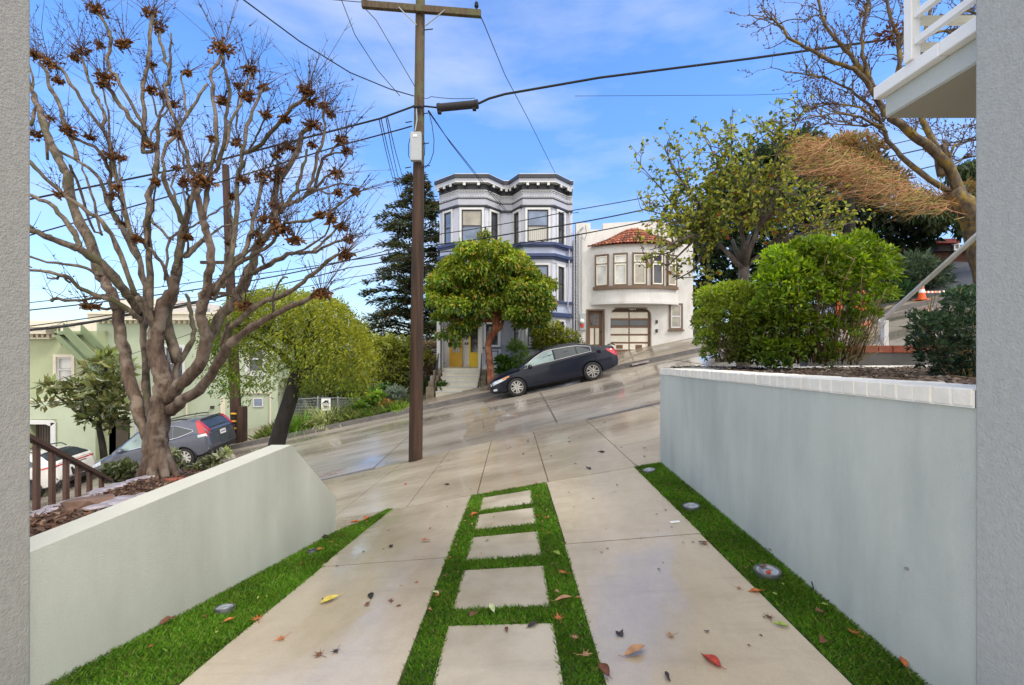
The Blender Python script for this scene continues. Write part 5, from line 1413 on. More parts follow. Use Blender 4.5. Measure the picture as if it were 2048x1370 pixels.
class Car:
    """body lofted from stations along x (front = +x); tables give half width, sill, shoulder and top heights"""
    def __init__(s, tw, tb, ts, tt, tr, twr, x0, x1):
        s.tw, s.tb, s.ts, s.tt, s.tr, s.twr, s.x0, s.x1 = tw, tb, ts, tt, tr, twr, x0, x1
    def ring(s, x):
        w, zb, zsh, zt = (interp(t_, x) for t_ in (s.tw, s.tb, s.ts, s.tt))
        zm = zb+(zsh-zb)*.45
        return [(0,zb),(w*.80,zb),(w*.955,zb+.05),(w*.985,zb+(zm-zb)*.5),(w*1.0,zm),(w*.992,zm+(zsh-zm)*.45),(w*.972,zsh-.035),(w*.93,zsh),(w*.80,zsh+(zt-zsh)*.55),(w*.45,zsh+(zt-zsh)*.92),(0,zt)]
    def body(s, name, mats, parent, wheels, wr, nst=64):
        b = MB(); n = len(s.ring(0)); full = 2*n-2
        for i in range(nst+1):
            u = i/nst; x = s.x0+(s.x1-s.x0)*u
            r_ = s.ring(x); pts = [(x, y, z) for y, z in r_]+[(x, -y, z) for y, z in r_[-2:0:-1]]
            b.v.extend(pts)
        for i in range(nst):
            for j in range(full):
                k = (j+1) % full; b.f.append((i*full+j, i*full+k, (i+1)*full+k, (i+1)*full+j)); b.m.append(0)
        b.f.append(tuple(range(full))[::-1]); b.m.append(0); b.f.append(tuple(range(nst*full, nst*full+full))); b.m.append(0)
        o = b.build(name, mats)
        cut = MB()
        for xw in wheels:
            for sg in (-1, 1):
                Mx = Matrix.Translation((xw, sg*.62, wr*.98))@Matrix.Rotation(R(-90*sg),4,'X')
                prof = [(.001,0),(wr*1.13,0),(wr*1.13,.6),(.001,.6)]
                k0 = len(cut.v); cut.lathe(prof, 36, Mx, 1)
        c = cut.build('cutter', mats); 
        bm = bmesh.new(); bm.from_mesh(c.data); bmesh.ops.remove_doubles(bm, verts=bm.verts, dist=1e-4); bmesh.ops.recalc_face_normals(bm, faces=bm.faces)
        for f in bm.faces: f.material_index = 1
        bm.to_mesh(c.data); bm.free()
        bm = bmesh.new(); bm.from_mesh(o.data); bmesh.ops.recalc_face_normals(bm, faces=bm.faces); bm.to_mesh(o.data); bm.free()
        md = o.modifiers.new('arch', 'BOOLEAN'); md.operation = 'DIFFERENCE'; md.object = c; md.solver = 'EXACT'
        bpy.context.view_layer.update()
        dg = bpy.context.evaluated_depsgraph_get(); me = bpy.data.meshes.new_from_object(o.evaluated_get(dg))
        o.modifiers.clear(); o.data = me; bpy.data.objects.remove(c)
        for p in me.polygons: p.use_smooth = True
        me.set_sharp_from_angle(angle=R(38)); o.parent = parent
        return o
    def side(s, x, v, sg, off=0):
        """point on the lower body side; v 0..1 from sill to shoulder"""
        r_ = s.ring(x)[2:8]; zb, zt = r_[0][1], r_[-1][1]; z = zb+(zt-zb)*v
        for (ya, za), (yb, zb_) in zip(r_, r_[1:]):
            if z <= zb_+1e-6:
                u = (z-za)/max(1e-6, zb_-za); y = ya+(yb-ya)*u; break
        return Vector((x, sg*(y+off), z))
    def cabring(s, x):
        wb = interp(s.tw, x)*.925; zb = interp(s.ts, x)-.01; zr = interp(s.tr, x); wr_ = interp(s.twr, x)
        k = max(0, min(1, (zr-zb)/.45)); wt = wb+(wr_-wb)*k
        return [(wb,zb),(wb+(wt-wb)*.5+.012*k,zb+(zr-zb)*.5),(wt+.01*k,zb+(zr-zb)*.86),(wt*.94,zb+(zr-zb)*.965),(wt*.6,zr+.012*k),(0,zr+.02*k)]
    def cabin(s, xa, xb, mats, parent, nst=40, name='cabin'):
        b = MB(); n = 6; full = 2*n-1
        for i in range(nst+1):
            x = xa+(xb-xa)*i/nst; r_ = s.cabring(x); b.v.extend([(x, y, z) for y, z in r_]+[(x, -y, z) for y, z in r_[-2::-1]])
        for i in range(nst):
            for j in range(full-1): b.f.append((i*full+j, i*full+j+1, (i+1)*full+j+1, (i+1)*full+j)); b.m.append(0)
        return b.build(name, mats, parent, smooth=True, angle=40)
    def cside(s, x, z, sg, off=.006):
        r_ = s.cabring(x)
        y = r_[0][0]
        for (ya, za), (yb, zb_) in zip(r_[:4], r_[1:4]):
            if z <= zb_ or (yb, zb_) == r_[3]:
                u = (z-za)/max(1e-6, zb_-za); y = ya+(yb-ya)*min(1, max(0, u)); break
        return Vector((x, sg*(y+off), z))
    def swin(s, poly, sg, mat, parent, name='side_window', label=None):
        """side window: polygon given as top and bottom curves: list of (x, zlo, zhi)"""
        b = MB()
        for (x0_, l0, h0), (x1_, l1, h1) in zip(poly, poly[1:]):
            n = 3
            for k in range(n):
                f = lambda l, h, q: l+(h-l)*q/n
                q = [s.cside(x0_, f(l0,h0,k), sg), s.cside(x1_, f(l1,h1,k), sg), s.cside(x1_, f(l1,h1,k+1), sg), s.cside(x0_, f(l0,h0,k+1), sg)]
                b.face(q if sg > 0 else q[::-1])
        return b.build(name, mat, parent, smooth=True)
    def top(s, x, yn, off=.006):
        """point on the cabin top surface by fraction yn of the half width"""
        r_ = s.cabring(x)[2:]; ym = r_[0][0]*.97; y = abs(yn)*ym
        z = r_[0][1]
        for (ya, za), (yb, zb_) in zip(r_, r_[1:]):
            if yb <= y <= ya: z = za+(zb_-za)*(ya-y)/max(1e-6, ya-yb); break
        return Vector((x, math.copysign(y, yn), z+off))
    def topglass(s, xa, xb, wa, wb, mat, parent, name, off=.01):
        b = MB(); b.grid(lambda u, v: s.top(xa+(xb-xa)*u, (-1+2*v)*(wa+(wb-wa)*u), off), 8, 12); return b.build(name, mat, parent, smooth=True)
def wheel(parent, x, sg, w, r, kind, spokes=5):
    t = bpy.data.objects.new('wheel', None); COL.objects.link(t); t.parent = parent; t.location = (x, sg*(w-.01), r)
    Mx = Matrix.Rotation(R(-90*sg), 4, 'X')
    b = MB(); b.lathe([(r*.66,-.20),(r*.94,-.205),(r,-.18),(r,-.035),(r*.965,-.008),(r*.80,.004),(r*.68,.0),(r*.66,-.03)], 36, Mx); b.build('tyre', M['black'], t, smooth=True, angle=35)
    b = MB(); b.lathe([(.001,-.075),(r*.3,-.075),(r*.645,-.12),(r*.655,-.2)], 30, Mx, 1)
    b.lathe([(r*.655,-.04),(r*.668,.004),(r*.64,.006),(r*.615,-.02),(r*.63,-.12)], 36, Mx, 0)
    b.lathe([(.001,-.012),(r*.11,-.012),(r*.15,-.02),(r*.17,-.06)], 18, Mx, 0)
    for k in range(spokes):
        a = 2*math.pi*k/spokes+.3
        for da in ((-.10,.10) if kind == 'double' else (0,)):
            u = Vector((math.cos(a), math.sin(a), 0)); v = Vector((-u.y, u.x, 0)); wd = r*(.062 if kind == 'double' else .085)
            p0 = u*r*.12+v*da*r*.7; p1 = u*r*.635+v*da*r*1.35
            q = [p0-v*wd, p0+v*wd, p1+v*wd, p1-v*wd]
            b.add([Mx@(c+Vector((0,0,-.012 if i in (0,1) else -.008))) for i, c in enumerate(q)]+[Mx@(c+Vector((0,0,-.06))) for c in q], [(0,1,2,3),(0,4,5,1),(1,5,6,2),(2,6,7,3),(3,7,4,0)], 0)
        if kind == 'double':
            pass
    for k in range(5):
        a = 2*math.pi*k/5; c = Mx@Vector((math.cos(a)*r*.10, math.sin(a)*r*.10, -.008)); b.tube([c, c+Mx@Vector((0,0,.004))], .012, 6, 1)
    b.build('rim', [M['alloyd'] if kind == 'dark' else M['alloy'], M['plast']], t, smooth=True, angle=30)
    return t
def carplace(x, ynear, halfw, slope_of, label, cat, xr, xf):
    """heading -x (downhill), near side wheels at y = ynear"""
    yc = ynear+halfw
    zr_, zf_ = zr(x+xr, yc), zr(x-xf, yc)
    pitch = math.atan2(zr_-zf_, xr+xf)
    zn_, zfz = zr(x, ynear), zr(x, ynear+2*halfw)
    roll = math.atan2(zfz-zn_, 2*halfw)
    # local +x -> world -x tilted down
    fx = Vector((-math.cos(pitch), 0, -math.sin(pitch))); ly = Vector((0, -math.cos(roll), -math.sin(roll))); ly = (ly-fx*ly.dot(fx)).normalized(); uz = fx.cross(ly)
    Mx = Matrix(((fx.x,ly.x,uz.x,x),(fx.y,ly.y,uz.y,yc),(fx.z,ly.z,uz.z,zr(x,yc)-.0),(0,0,0,1)))
    return thing('parked_car', label, cat, M=Mx)
def seam(car, parent, pts, sg, cab=False, r=.006, mat=None, name='door_seam'):
    b = MB(); b.tube([car.side(x, v, sg, .0) for x, v in pts], r, 4); return b.build(name, mat or M['plast'], parent)
def plate(parent, x, z, nx):
    b = MB(); b.box((x-.006,-.155,z-.08),(x+.006,.155,z+.08)); p_ = b.build('licence_plate', M['plate'], parent)
    b = MB()
    for k in range(7): b.box((x+nx*.0062-.001,-.12+k*.036,z-.035),(x+nx*.0062+.001,-.12+k*.036+.022,z+.03))
    b.build('plate_lettering', M['platet'], p_)

# ---- navy sedan
paint = carpaint('navy car paint', (.003,.0055,.016), .0, .3)
sedan = Car(tw=[(-2.42,.60),(-2.37,.74),(-2.2,.83),(-1.6,.905),(-.6,.915),(.8,.912),(1.5,.90),(2.0,.84),(2.25,.72),(2.38,.55),(2.42,.42)],
  tb=[(-2.42,.42),(-2.3,.30),(-2.0,.24),(-1,.19),(1,.19),(2.0,.20),(2.3,.22),(2.42,.28)],
  ts=[(-2.42,.80),(-2.3,.98),(-2.0,1.03),(-1,1.0),(.4,.945),(1.0,.90),(1.6,.82),(2.1,.72),(2.3,.64),(2.42,.56)],
  tt=[(-2.42,.84),(-2.36,1.06),(-2.2,1.10),(-1.7,1.12),(-1,1.08),(.4,1.02),(.95,1.00),(1.4,.95),(1.9,.86),(2.2,.76),(2.36,.66),(2.42,.58)],
  tr=[(-1.95,1.09),(-1.7,1.19),(-1.3,1.345),(-.9,1.435),(-.4,1.475),(.0,1.465),(.25,1.43),(.55,1.31),(.85,1.155),(1.18,.985)],
  twr=[(-1.95,.66),(-1.2,.58),(-.4,.575),(.2,.58),(1.18,.66)], x0=-2.42, x1=2.42)
t = carplace(1.62, 16.1, .915, None, 'dark navy four door sedan parked facing downhill by the red trunked tree', 'car', 1.31, 1.40)
WR = .335
sedan.body('body', [paint, M['plast']], t, (1.40,-1.375), WR)
sedan.cabin(-1.95, 1.18, [paint], t)
def winpoly(zlo, zhi, xs_): return [(x, zlo(x), zhi(x)) for x in xs_]
bl = lambda x: interp(sedan.ts, x)+.035
def hi(x): return min(interp(sedan.tr, x)-.085, 1.375-.05*max(0,-x-.3))
for sg in (-1, 1):
    fx_ = [.90,.7,.5,.3,.1,-.10]
    f = [(x, bl(x), max(bl(x)+.01, hi(x)-.005)) for x in fx_]
    sedan.swin(f, sg, M['cglassg'], t)
    sedan.swin([(x, bl(x), hi(x)-.005) for x in (-.17,-.4,-.7,-.93)], sg, M['cglass'], t)
    sedan.swin([(x, bl(x), max(bl(x)+.012, hi(x)-.01-.5*max(0,-x-1.05)*.55)) for x in (-.97,-1.1,-1.25,-1.42)], sg, M['cglass'], t, 'quarter_window')
    b = MB(); up_ = [sedan.cside(x, max(bl(x)+.01, hi(x))+.008, sg, .01) for x in (.95,.8,.6,.4,.2,0,-.2,-.5,-.8,-1.0,-1.2,-1.35,-1.47)]
    b.tube(up_+[sedan.cside(x, bl(x)-.012, sg, .012) for x in (-1.47,-1.2,-.8,-.4,0,.4,.8,1.02)]+[up_[0]], .011, 5); b.build('window_trim', M['chrome'], t)
    for pts in (([(.98,1.0),(1.0,.75),(.98,.4),(.93,.12)]), ([(-.13,1.0),(-.13,.6),(-.14,.1)]), ([(-1.06,1.0),(-1.0,.75),(-.93,.45),(-.82,.12)])): seam(sedan, t, pts, sg, r=.005)
    for xh in (.02,-.98+.12):
        b = MB(); p_ = sedan.side(xh, .87, sg, .02); b.box((p_.x-.1,p_.y-.014,p_.z-.014),(p_.x+.1,p_.y+.014,p_.z+.014)); b.build('door_handle', paint, t, bevel=.008)
    b = MB(); p_ = sedan.side(.80, 1.0, sg, .10); b.lathe([(.001,-.12),(.06,-.10),(.085,-.02),(.08,.07),(.05,.1),(.001,.11)], 12, Matrix.Translation((p_.x,p_.y,p_.z+.06))@Matrix.Rotation(R(90),4,'X')@Matrix.Scale(.75,4,(0,1,0))); b.build('mirror', M['plast'], t, smooth=True)
    b = MB(); b.tube([sedan.side(x, .07, sg, .012) for x in (.95,.4,-.2,-.9)], .018, 6); b.build('sill_strip', M['chrome'] if False else paint, t)
    # headlight, fog light, tail light patches
    def bpatch(x0_, x1_, va, vb, mat, name, n=6, dz=.01):
        bb = MB(); bb.grid(lambda u, v: sedan.side(x0_+(x1_-x0_)*u, va(u)+(vb(u)-va(u))*v, sg, dz), n, 4); return bb.build(name, mat, t, smooth=True)
    bpatch(1.72, 2.34, lambda u: .80-.16*u, lambda u: .93+.05*u*(1-u), M['headl'], 'headlight')
    bpatch(1.60, 1.86, lambda u: .86-.05*u, lambda u: .95, M['amber'], 'indicator', dz=.013)
    bpatch(2.12, 2.26, lambda u: .16, lambda u: .34, M['headl'], 'fog_light')
    bpatch(-2.02, -2.41, lambda u: .92-.42*u, lambda u: 1.0, M['redl'], 'tail_light')
    for xw in (1.40,-1.375): wheel(t, xw, sg, .905, WR, 'double')
sedan.topglass(.32, 1.10, .93, 1.0, M['cglass'], t, 'windscreen'); sedan.topglass(-1.88, -1.05, .95, .9, M['cglass'], t, 'rear_window')
b = MB(); b.box((2.30,-.38,.40),(2.425,.38,.52)); b.build('grille', M['plast'], t, bevel=.02)
b = MB(); b.tube([(-2.40,-.62,1.075),(-2.43,0,1.10),(-2.40,.62,1.075)], .022, 6); b.build('boot_spoiler', M['plast'], t)
b = MB(); p_ = sedan.side(-1.72, .93, 1, .004); b.box((p_.x-.08,p_.y-.004,p_.z-.07),(p_.x+.08,p_.y+.003,p_.z+.07)); b.build('fuel_flap', paint, t, bevel=.01)
plate(t, -2.43, .72, -1)

# ---- SUVs
def suv(x, ynear, label, paint, style):
    c = Car(tw=[(-2.26,.66),(-2.22,.80),(-2.05,.88),(-1.5,.915),(-.5,.915),(.8,.91),(1.5,.90),(1.95,.85),(2.15,.74),(2.25,.58)],
      tb=[(-2.26,.52),(-2.15,.38),(-1.9,.30),(-1,.25),(1,.25),(1.9,.26),(2.25,.36)],
      ts=[(-2.26,1.0),(-2.15,1.10),(-1.8,1.12),(-1,1.08),(.4,1.02),(1.0,.98),(1.6,.90),(2.0,.80),(2.25,.64)],
      tt=[(-2.26,1.06),(-2.1,1.16),(-1,1.14),(.4,1.12),(.95,1.08),(1.4,1.03),(1.9,.92),(2.15,.80),(2.25,.68)],
      tr=[(-2.26,1.08),(-2.12,1.28),(-1.95,1.5),(-1.8,1.58),(-1.3,1.655),(-.5,1.69),(.1,1.665),(.35,1.60),(.7,1.40),(1.0,1.22),(1.25,1.07)],
      twr=[(-2.26,.72),(-1.6,.62),(-.5,.62),(.3,.61),(1.25,.68)], x0=-2.26, x1=2.25)
    if style == 'white': c.tr = [(-2.26,1.08),(-2.0,1.26),(-1.75,1.44),(-1.55,1.53),(-1.2,1.60),(-.5,1.65),(.1,1.635),(.35,1.58),(.7,1.40),(1.0,1.22),(1.25,1.07)]
    t = carplace(x, ynear, .915, None, label, 'car', 1.30, 1.32)
    wr_ = .355
    c.body('body', [paint, M['plast']], t, (1.32,-1.30), wr_)
    c.cabin(-2.26, 1.25, [paint], t, 48)
    bl = lambda q: interp(c.ts, q)+.03
    def hi(q): return min(interp(c.tr, q)-.10, 1.555-.08*max(0,-q-.5))
    for sg in (-1, 1):
        c.swin([(q, bl(q), max(bl(q)+.01, hi(q))) for q in (.95,.7,.5,.3,.1,-.08)], sg, M['cglassg'], t)
        c.swin([(q, bl(q), hi(q)) for q in (-.15,-.4,-.7,-.98)], sg, M['cglass'], t)
        c.swin([(q, bl(q)+.16*max(0,-q-1.3), max(bl(q)+.16*max(0,-q-1.3)+.012, hi(q)-.32*max(0,-q-1.1))) for q in (-1.03,-1.2,-1.4,-1.6,-1.74)], sg, M['cglass'], t, 'quarter_window')
        b = MB(); b.tube([c.cside(q, max(bl(q)+.01, hi(q)-.32*max(0,-q-1.1))+.012, sg, .01) for q in (1.0,.7,.4,.1,-.3,-.7,-1.1,-1.4,-1.6,-1.76)]+[c.cside(q, bl(q)+.16*max(0,-q-1.3)-.012, sg, .012) for q in (-1.76,-1.5,-1.2,-.6,0,.6,1.0)], .011, 5); b.build('window_trim', M['chrome'], t)
        for pts in ([(.95,1.0),(.97,.6),(.9,.12)], [(-.11,1.0),(-.12,.1)], [(-1.02,1.0),(-.98,.6),(-.82,.3)]): seam(c, t, pts, sg)
        for xh in (.03,-.85):
            b = MB(); p_ = c.side(xh, .86, sg, .02); b.box((p_.x-.11,p_.y-.016,p_.z-.016),(p_.x+.11,p_.y+.016,p_.z+.016)); b.build('door_handle', paint, t, bevel=.008)
        b = MB(); p_ = c.side(.82, 1.0, sg, .11); b.lathe([(.001,-.12),(.08,-.1),(.11,-.02),(.10,.07),(.05,.1),(.001,.11)], 12, Matrix.Translation((p_.x,p_.y,p_.z+.08))@Matrix.Rotation(R(90),4,'X')@Matrix.Scale(.8,4,(0,1,0))); b.build('mirror', paint, t, smooth=True)
        b = MB(); b.grid(lambda u, v: c.side(-1.95+3.6*u, v*.16, sg, .01), 30, 2)
        for xw in (1.32,-1.30): pass
        b = MB(); b.tube([(.2,sg*.58,interp(c.tr,.2)+.05),(.0,sg*.59,1.72),(-.6,sg*.6,1.745),(-1.3,sg*.59,1.71),(-1.5,sg*.585,interp(c.tr,-1.5)+.04)], .022, 6); b.build('roof_rail', M['plast'], t)
        b = MB(); b.grid(lambda u, v: c.side(1.65+.55*u, .72+.22*v, sg, .01), 6, 3); b.build('headlight', M['headl'], t, smooth=True)
        if style == 'grey':                         # tall tail light: up the rear pillar, clear corner below
            b = MB(); zl, zh = 1.02, 1.52
            def tl(u, v):
                z = zl+(zh-zl)*u; xx = -2.235+.33*max(0,u-.15)**1.15*.95; wv = (.30-.16*u)
                return c.cside(xx+wv*v, z, sg, .016) if z > 1.10 else c.side(max(-2.24,xx)+wv*v, .9, sg, .016)+Vector((0,0,z-1.08))
            b.grid(tl, 10, 3); b.build('tail_light', M['redl'], t, smooth=True)
            b = MB(); xr_ = lambda z: min((abs(interp(c.tr, -2.26+.005*q)-z), -2.26+.005*q) for q in range(120))[1]
            b.grid(lambda u, v: Vector((xr_(1.10+.46*u)-.02, sg*(.60+.11*v-.02*u), 1.10+.46*u)), 8, 2); b.build('tail_light', M['redl'], t, smooth=True)
            b = MB(); b.grid(lambda u, v: c.side(-2.22+.28*u, .80+.13*v, sg, .018), 5, 3); b.build('reversing_light', M['headl'], t, smooth=True)
        else:
            b = MB(); b.grid(lambda u, v: c.side(-2.24+.42*u, .84+.10*v*(1-u*.6), sg, .014), 6, 3); b.build('tail_light', M['redl'], t, smooth=True)
        for xw in (1.32,-1.30): wheel(t, xw, sg, .905, wr_, 'single' if style == 'grey' else 'dark', 9 if style == 'grey' else 11)
        b = MB()
        for xw in (1.32,-1.30):
            b.tube([(xw+wr_*1.17*math.cos(a), sg*(interp(c.tw, xw+wr_*1.17*math.cos(a))*.985+.004), wr_*.98+wr_*1.17*math.sin(a)) for a in [math.pi*(-.06+1.12*k/16) for k in range(17)]], .028 if style == 'white' else .02, 5)
        b.build('arch_trim', M['plast'], t, smooth=True)
    c.topglass(.40, 1.18, .95, 1.0, M['cglass'], t, 'windscreen')
    xs_ = (-2.20,-1.93) if style == 'grey' else (-2.14,-1.62)
    c.topglass(xs_[0], xs_[1], .97, .92, M['cglass'], t, 'rear_window')
    b = MB(); b.tube([(xs_[1]-.02,-.55,interp(c.tr,xs_[1])+.045),(xs_[1]-.06,0,interp(c.tr,xs_[1])+.07),(xs_[1]-.02,.55,interp(c.tr,xs_[1])+.045)], .03, 6); b.build('rear_spoiler', paint, t)
    # rear bumper, lower dark valance, plate recess
    b = MB(); b.grid(lambda u, v: Vector((-2.262+.06*abs(2*u-1)**3, (-.78+1.56*u), .50+.30*v)), 12, 3); b.build('rear_bumper', paint if style == 'grey' else M['plast'], t, smooth=True)
    b = MB(); b.box((-2.22,-.72,.30),(-1.7,.72,.50)); b.build('rear_valance', M['plast'], t, bevel=.03)
    b = MB(); b.box((-2.275,-.40,1.02 if style == 'grey' else .92),(-2.255,.40,1.045 if style == 'grey' else .945)); b.build('tailgate_strip', M['chrome'] if style == 'grey' else M['plast'], t)
    plate(t, -2.275, .93 if style == 'grey' else .80, -1)
    if style == 'white':
        b = MB(); b.box((-2.266,-.74,.985),(-2.25,.74,1.03)); b.build('light_bar', M['redl'], t)
        for sg in (-1, 1):
            b = MB(); b.lathe([(.05,0),(.06,.02),(.03,.02)], 12, Matrix.Translation((-2.26,sg*.5,.42))@Matrix.Rotation(R(-90),4,'Y')@Matrix.Scale(1.8,4,(0,1,0))); b.build('exhaust_tip', M['chrome'], t, smooth=True)
    b = MB(); b.tube([(-1.35,.0,interp(c.tr,-1.35)+.02),(-1.5,0,interp(c.tr,-1.35)+.16)], .008, 5); b.build('aerial', M['plast'], t)
    b = MB()
    if style == 'grey':
        for s_ in (-1, 1): b.box((-2.272,s_*.035-.008,1.065),(-2.262,s_*.035+.008,1.125))
        b.box((-2.272,-.03,1.088),(-2.262,.03,1.102)); b.build('emblem', M['chrome'], t)
    return t
suv(-12.9, 16.05, 'dark grey compact SUV parked facing downhill behind the pollarded tree', carpaint('graphite car paint', (.10,.11,.145), .5), 'grey')
suv(-18.4, 16.05, 'white SUV with black lower trim parked behind the brown handrail', carpaint('white car paint', (.66,.64,.60), .0), 'white')
# ------------------------------------------------------------------ the pollarded tree at the left
rng = np.random.default_rng(11); rnd = random.Random(5)
M['syc'] = barkmat('sycamore bark', (.045,.03,.02), (.23,.175,.125), (.09,.08,.036), 15, .5, (1,1,.5))
M['syctrunk'] = barkmat('sycamore trunk bark', (.055,.03,.019), (.18,.125,.088), (.25,.195,.145), 15, .8, (1,1,.22))
M['twig'] = pmat('thin twigs', (.075,.045,.035), .8, .3, 10)
BASE = P(315, 958, 4.8)
PT = thing('pollarded_tree', 'large leafless pollarded tree with knobbly limbs and brown leaf tufts, in the left bed', 'tree', BASE)
nodes = []                                            # every traced point: px, py, depth, radius
def near_node(px, py):
    return min(nodes, key=lambda n_: (n_[0]-px)**2+(n_[1]-py)**2)
trunk = MB(); limb = MB()
def crinkle(pts, k=3, amp=1.6):
    """Catmull-Rom through the traced pixels plus small knees"""
    out = []
    n = len(pts)
    for i in range(n-1):
        p0, p1, p2, p3 = pts[max(i-1,0)], pts[i], pts[i+1], pts[min(i+2,n-1)]
        for j in range(k):
            t_ = j/k
            c = [.5*((2*p1[d])+(-p0[d]+p2[d])*t_+(2*p0[d]-5*p1[d]+4*p2[d]-p3[d])*t_*t_+(-p0[d]+3*p1[d]-3*p2[d]+p3[d])*t_**3) for d in (0,1)]
            if i+j > 0: c = [c[0]+rnd.gauss(0, amp), c[1]+rnd.gauss(0, amp)]
            out.append(tuple(c))
    out.append(tuple(pts[-1])); return out
def lim(pts, w0, w1, dy=0, mb=None, k=3, root=False, n=9):
    """one limb: traced pixels, start and end width in pixels, drift in depth over its length"""
    px = crinkle(pts, k)
    d0 = 4.8 if root else near_node(*pts[0])[2]
    q = []; rr_ = []
    for i, (x, y) in enumerate(px):
        u = i/(len(px)-1); d = d0+dy*(u**.9)
        q.append(P(x, y, d)-BASE); w_ = (w0+(w1-w0)*u)*(.62 if w0 < 24 else .78)
        if 1 < i < len(px)-2 and w_ < 18 and rnd.random() < .25: w_ *= 1.22
        rr_.append(w_/2*d/F); nodes.append((x, y, d, w_))
    (mb or limb).tube(q, rr_, n, jit=.06, seed=len(nodes))
lim([(312,990),(314,965),(313,940),(311,905),(312,870),(318,830),(325,797),(328,768),(322,740),(314,716),(311,692),(312,668),(317,640),(328,605),(343,582),(352,555)], 62, 22, .0, trunk, root=True, n=24)
for i in range(8):
    a = 2*math.pi*i/8+.3; k_ = rnd.uniform(.8,1.3); trunk.tube([(.02*math.cos(a),.02*math.sin(a),.42),(.085*math.cos(a),.085*math.sin(a),.20),(.15*math.cos(a),.15*math.sin(a),.06),(.22*k_*math.cos(a),.22*k_*math.sin(a),-.05)], [.055,.055,.045,.02], 8)
lim([(300,880),(288,852),(277,815),(263,779),(255,740),(248,706),(243,670),(236,625),(221,583),(206,556)], 30, 22, .3, trunk, n=14)
lim([(303,840),(294,790),(292,724),(288,662),(293,622),(284,548),(271,498),(248,460),(224,424),(199,357),(162,325),(115,300)], 22, 8, .7)
lim([(347,790),(352,745),(370,705),(387,670),(383,640),(380,615),(372,589)], 20, 9, .5)
lim([(335,800),(360,770),(394,735),(412,690),(414,670),(406,650),(401,626),(408,600),(414,575),(418,540),(420,498),(412,460),(405,439),(397,405),(398,380)], 32, 12, -.6, trunk, n=12)
lim([(412,690),(430,650),(449,622),(470,595),(489,565),(505,525),(519,493),(541,459),(551,424),(549,387),(562,352),(590,313),(604,269),(622,252)], 26, 10, .3, n=10)
lim([(340,822),(365,800),(398,779),(425,745),(449,706),(471,680),(507,655),(547,629),(598,607),(630,588)], 30, 10, -.9, trunk, n=12)
lim([(452,700),(455,668),(474,644),(518,607),(560,592),(598,570),(623,548),(673,511),(690,508)], 22, 8, -.3)
lim([(412,590),(440,560),(467,523),(490,500),(501,474),(511,424),(524,374),(529,352)], 18, 9, .3)
lim([(425,590),(460,545),(499,513),(539,491),(560,465)], 16, 9, -.4)
lim([(470,590),(494,555),(519,541),(554,521),(591,506),(631,503),(673,484),(698,479)], 17, 6, -.5)
lim([(625,503),(632,496),(658,474),(675,456),(683,453)], 9, 5, .1)
lim([(551,424),(570,412),(593,402),(623,384),(653,374),(690,368),(727,374)], 15, 2, .4)
lim([(572,446),(583,446),(618,441),(650,429),(673,412),(710,387)], 10, 6, -.3)
lim([(560,425),(574,409),(591,387),(598,365),(608,332),(614,299)], 14, 7, .5)
lim([(612,392),(620,372),(628,337),(637,304),(646,285),(649,257),(646,229),(649,215)], 11, 6, .2)
lim([(618,385),(628,372),(643,325),(651,315),(674,287),(684,278)], 10, 5, -.2)
lim([(650,315),(670,306),(698,302)], 7, 4, .1)
lim([(618,385),(635,372),(658,350),(673,347)], 9, 5, -.2)
lim([(445,575),(462,518),(472,439),(472,374),(482,332),(483,315),(492,269),(508,222),(520,185),(524,176)], 16, 7, .6)
lim([(488,306),(515,292),(539,269),(562,241),(585,215),(606,200),(614,190)], 13, 9, -.4)
lim([(405,440),(412,400),(420,350),(428,315),(434,280),(429,234),(427,182),(420,150),(434,128),(444,108)], 14, 9, .4)
lim([(430,345),(443,313),(450,269),(455,222),(459,180),(448,140),(446,112)], 12, 8, -.3)
lim([(450,300),(457,269),(464,238),(483,208),(488,182),(499,152),(501,142)], 9, 6, .5)
lim([(355,725),(333,640),(345,600),(350,560),(358,523),(363,474),(370,449),(383,405),(395,362),(410,340)], 26, 10, .1, n=10)
lim([(343,585),(352,555),(352,530)], 22, 18, -.1)
lim([(312,662),(303,640),(292,618),(278,600),(270,590)], 22, 18, -.2)
lim([(280,630),(264,600),(249,580),(219,543),(189,518),(157,498),(107,479),(61,459),(20,445)], 24, 12, -.7)
lim([(160,498),(157,485),(144,461),(119,424),(90,402),(61,389),(20,372)], 18, 9, .2)
lim([(165,500),(140,494),(100,475),(61,454),(20,430)], 14, 8, -.2)
lim([(285,645),(260,625),(234,607),(196,592),(164,578),(142,560),(117,548),(61,538),(20,530)], 17, 7, -.6)
lim([(205,552),(194,548),(157,531),(112,526),(61,513),(20,505)], 10, 5, -.3)
lim([(140,565),(120,552),(112,557),(95,556)], 7, 5, 0)
lim([(234,597),(210,592),(170,600),(140,602),(108,598),(104,602)], 9, 8, -.2)
lim([(236,622),(222,618),(195,616),(178,612),(166,607)], 9, 7, -.3)
lim([(210,556),(199,548),(186,498),(149,419),(134,350),(118,320),(108,301),(92,257),(80,222),(71,199),(62,173),(50,150)], 24, 9, .5)
lim([(270,590),(250,530),(228,480),(206,446),(164,414),(124,387),(90,357),(61,325),(30,300)], 15, 9, -.4)
lim([(300,640),(301,548),(298,474),(296,434),(298,394),(310,350),(313,313),(314,294)], 20, 13, .4)
lim([(314,296),(307,290),(290,272),(274,252),(249,222),(228,187),(214,168),(209,158)], 14, 12, -.4)
lim([(310,300),(290,304),(286,290),(288,234),(286,187),(288,159),(298,117),(302,70),(303,42),(302,30)], 12, 10, .3)
lim([(290,262),(284,245),(260,203),(232,154),(221,131),(214,112),(223,86),(218,65),(202,37),(195,25)], 10, 9, .2)
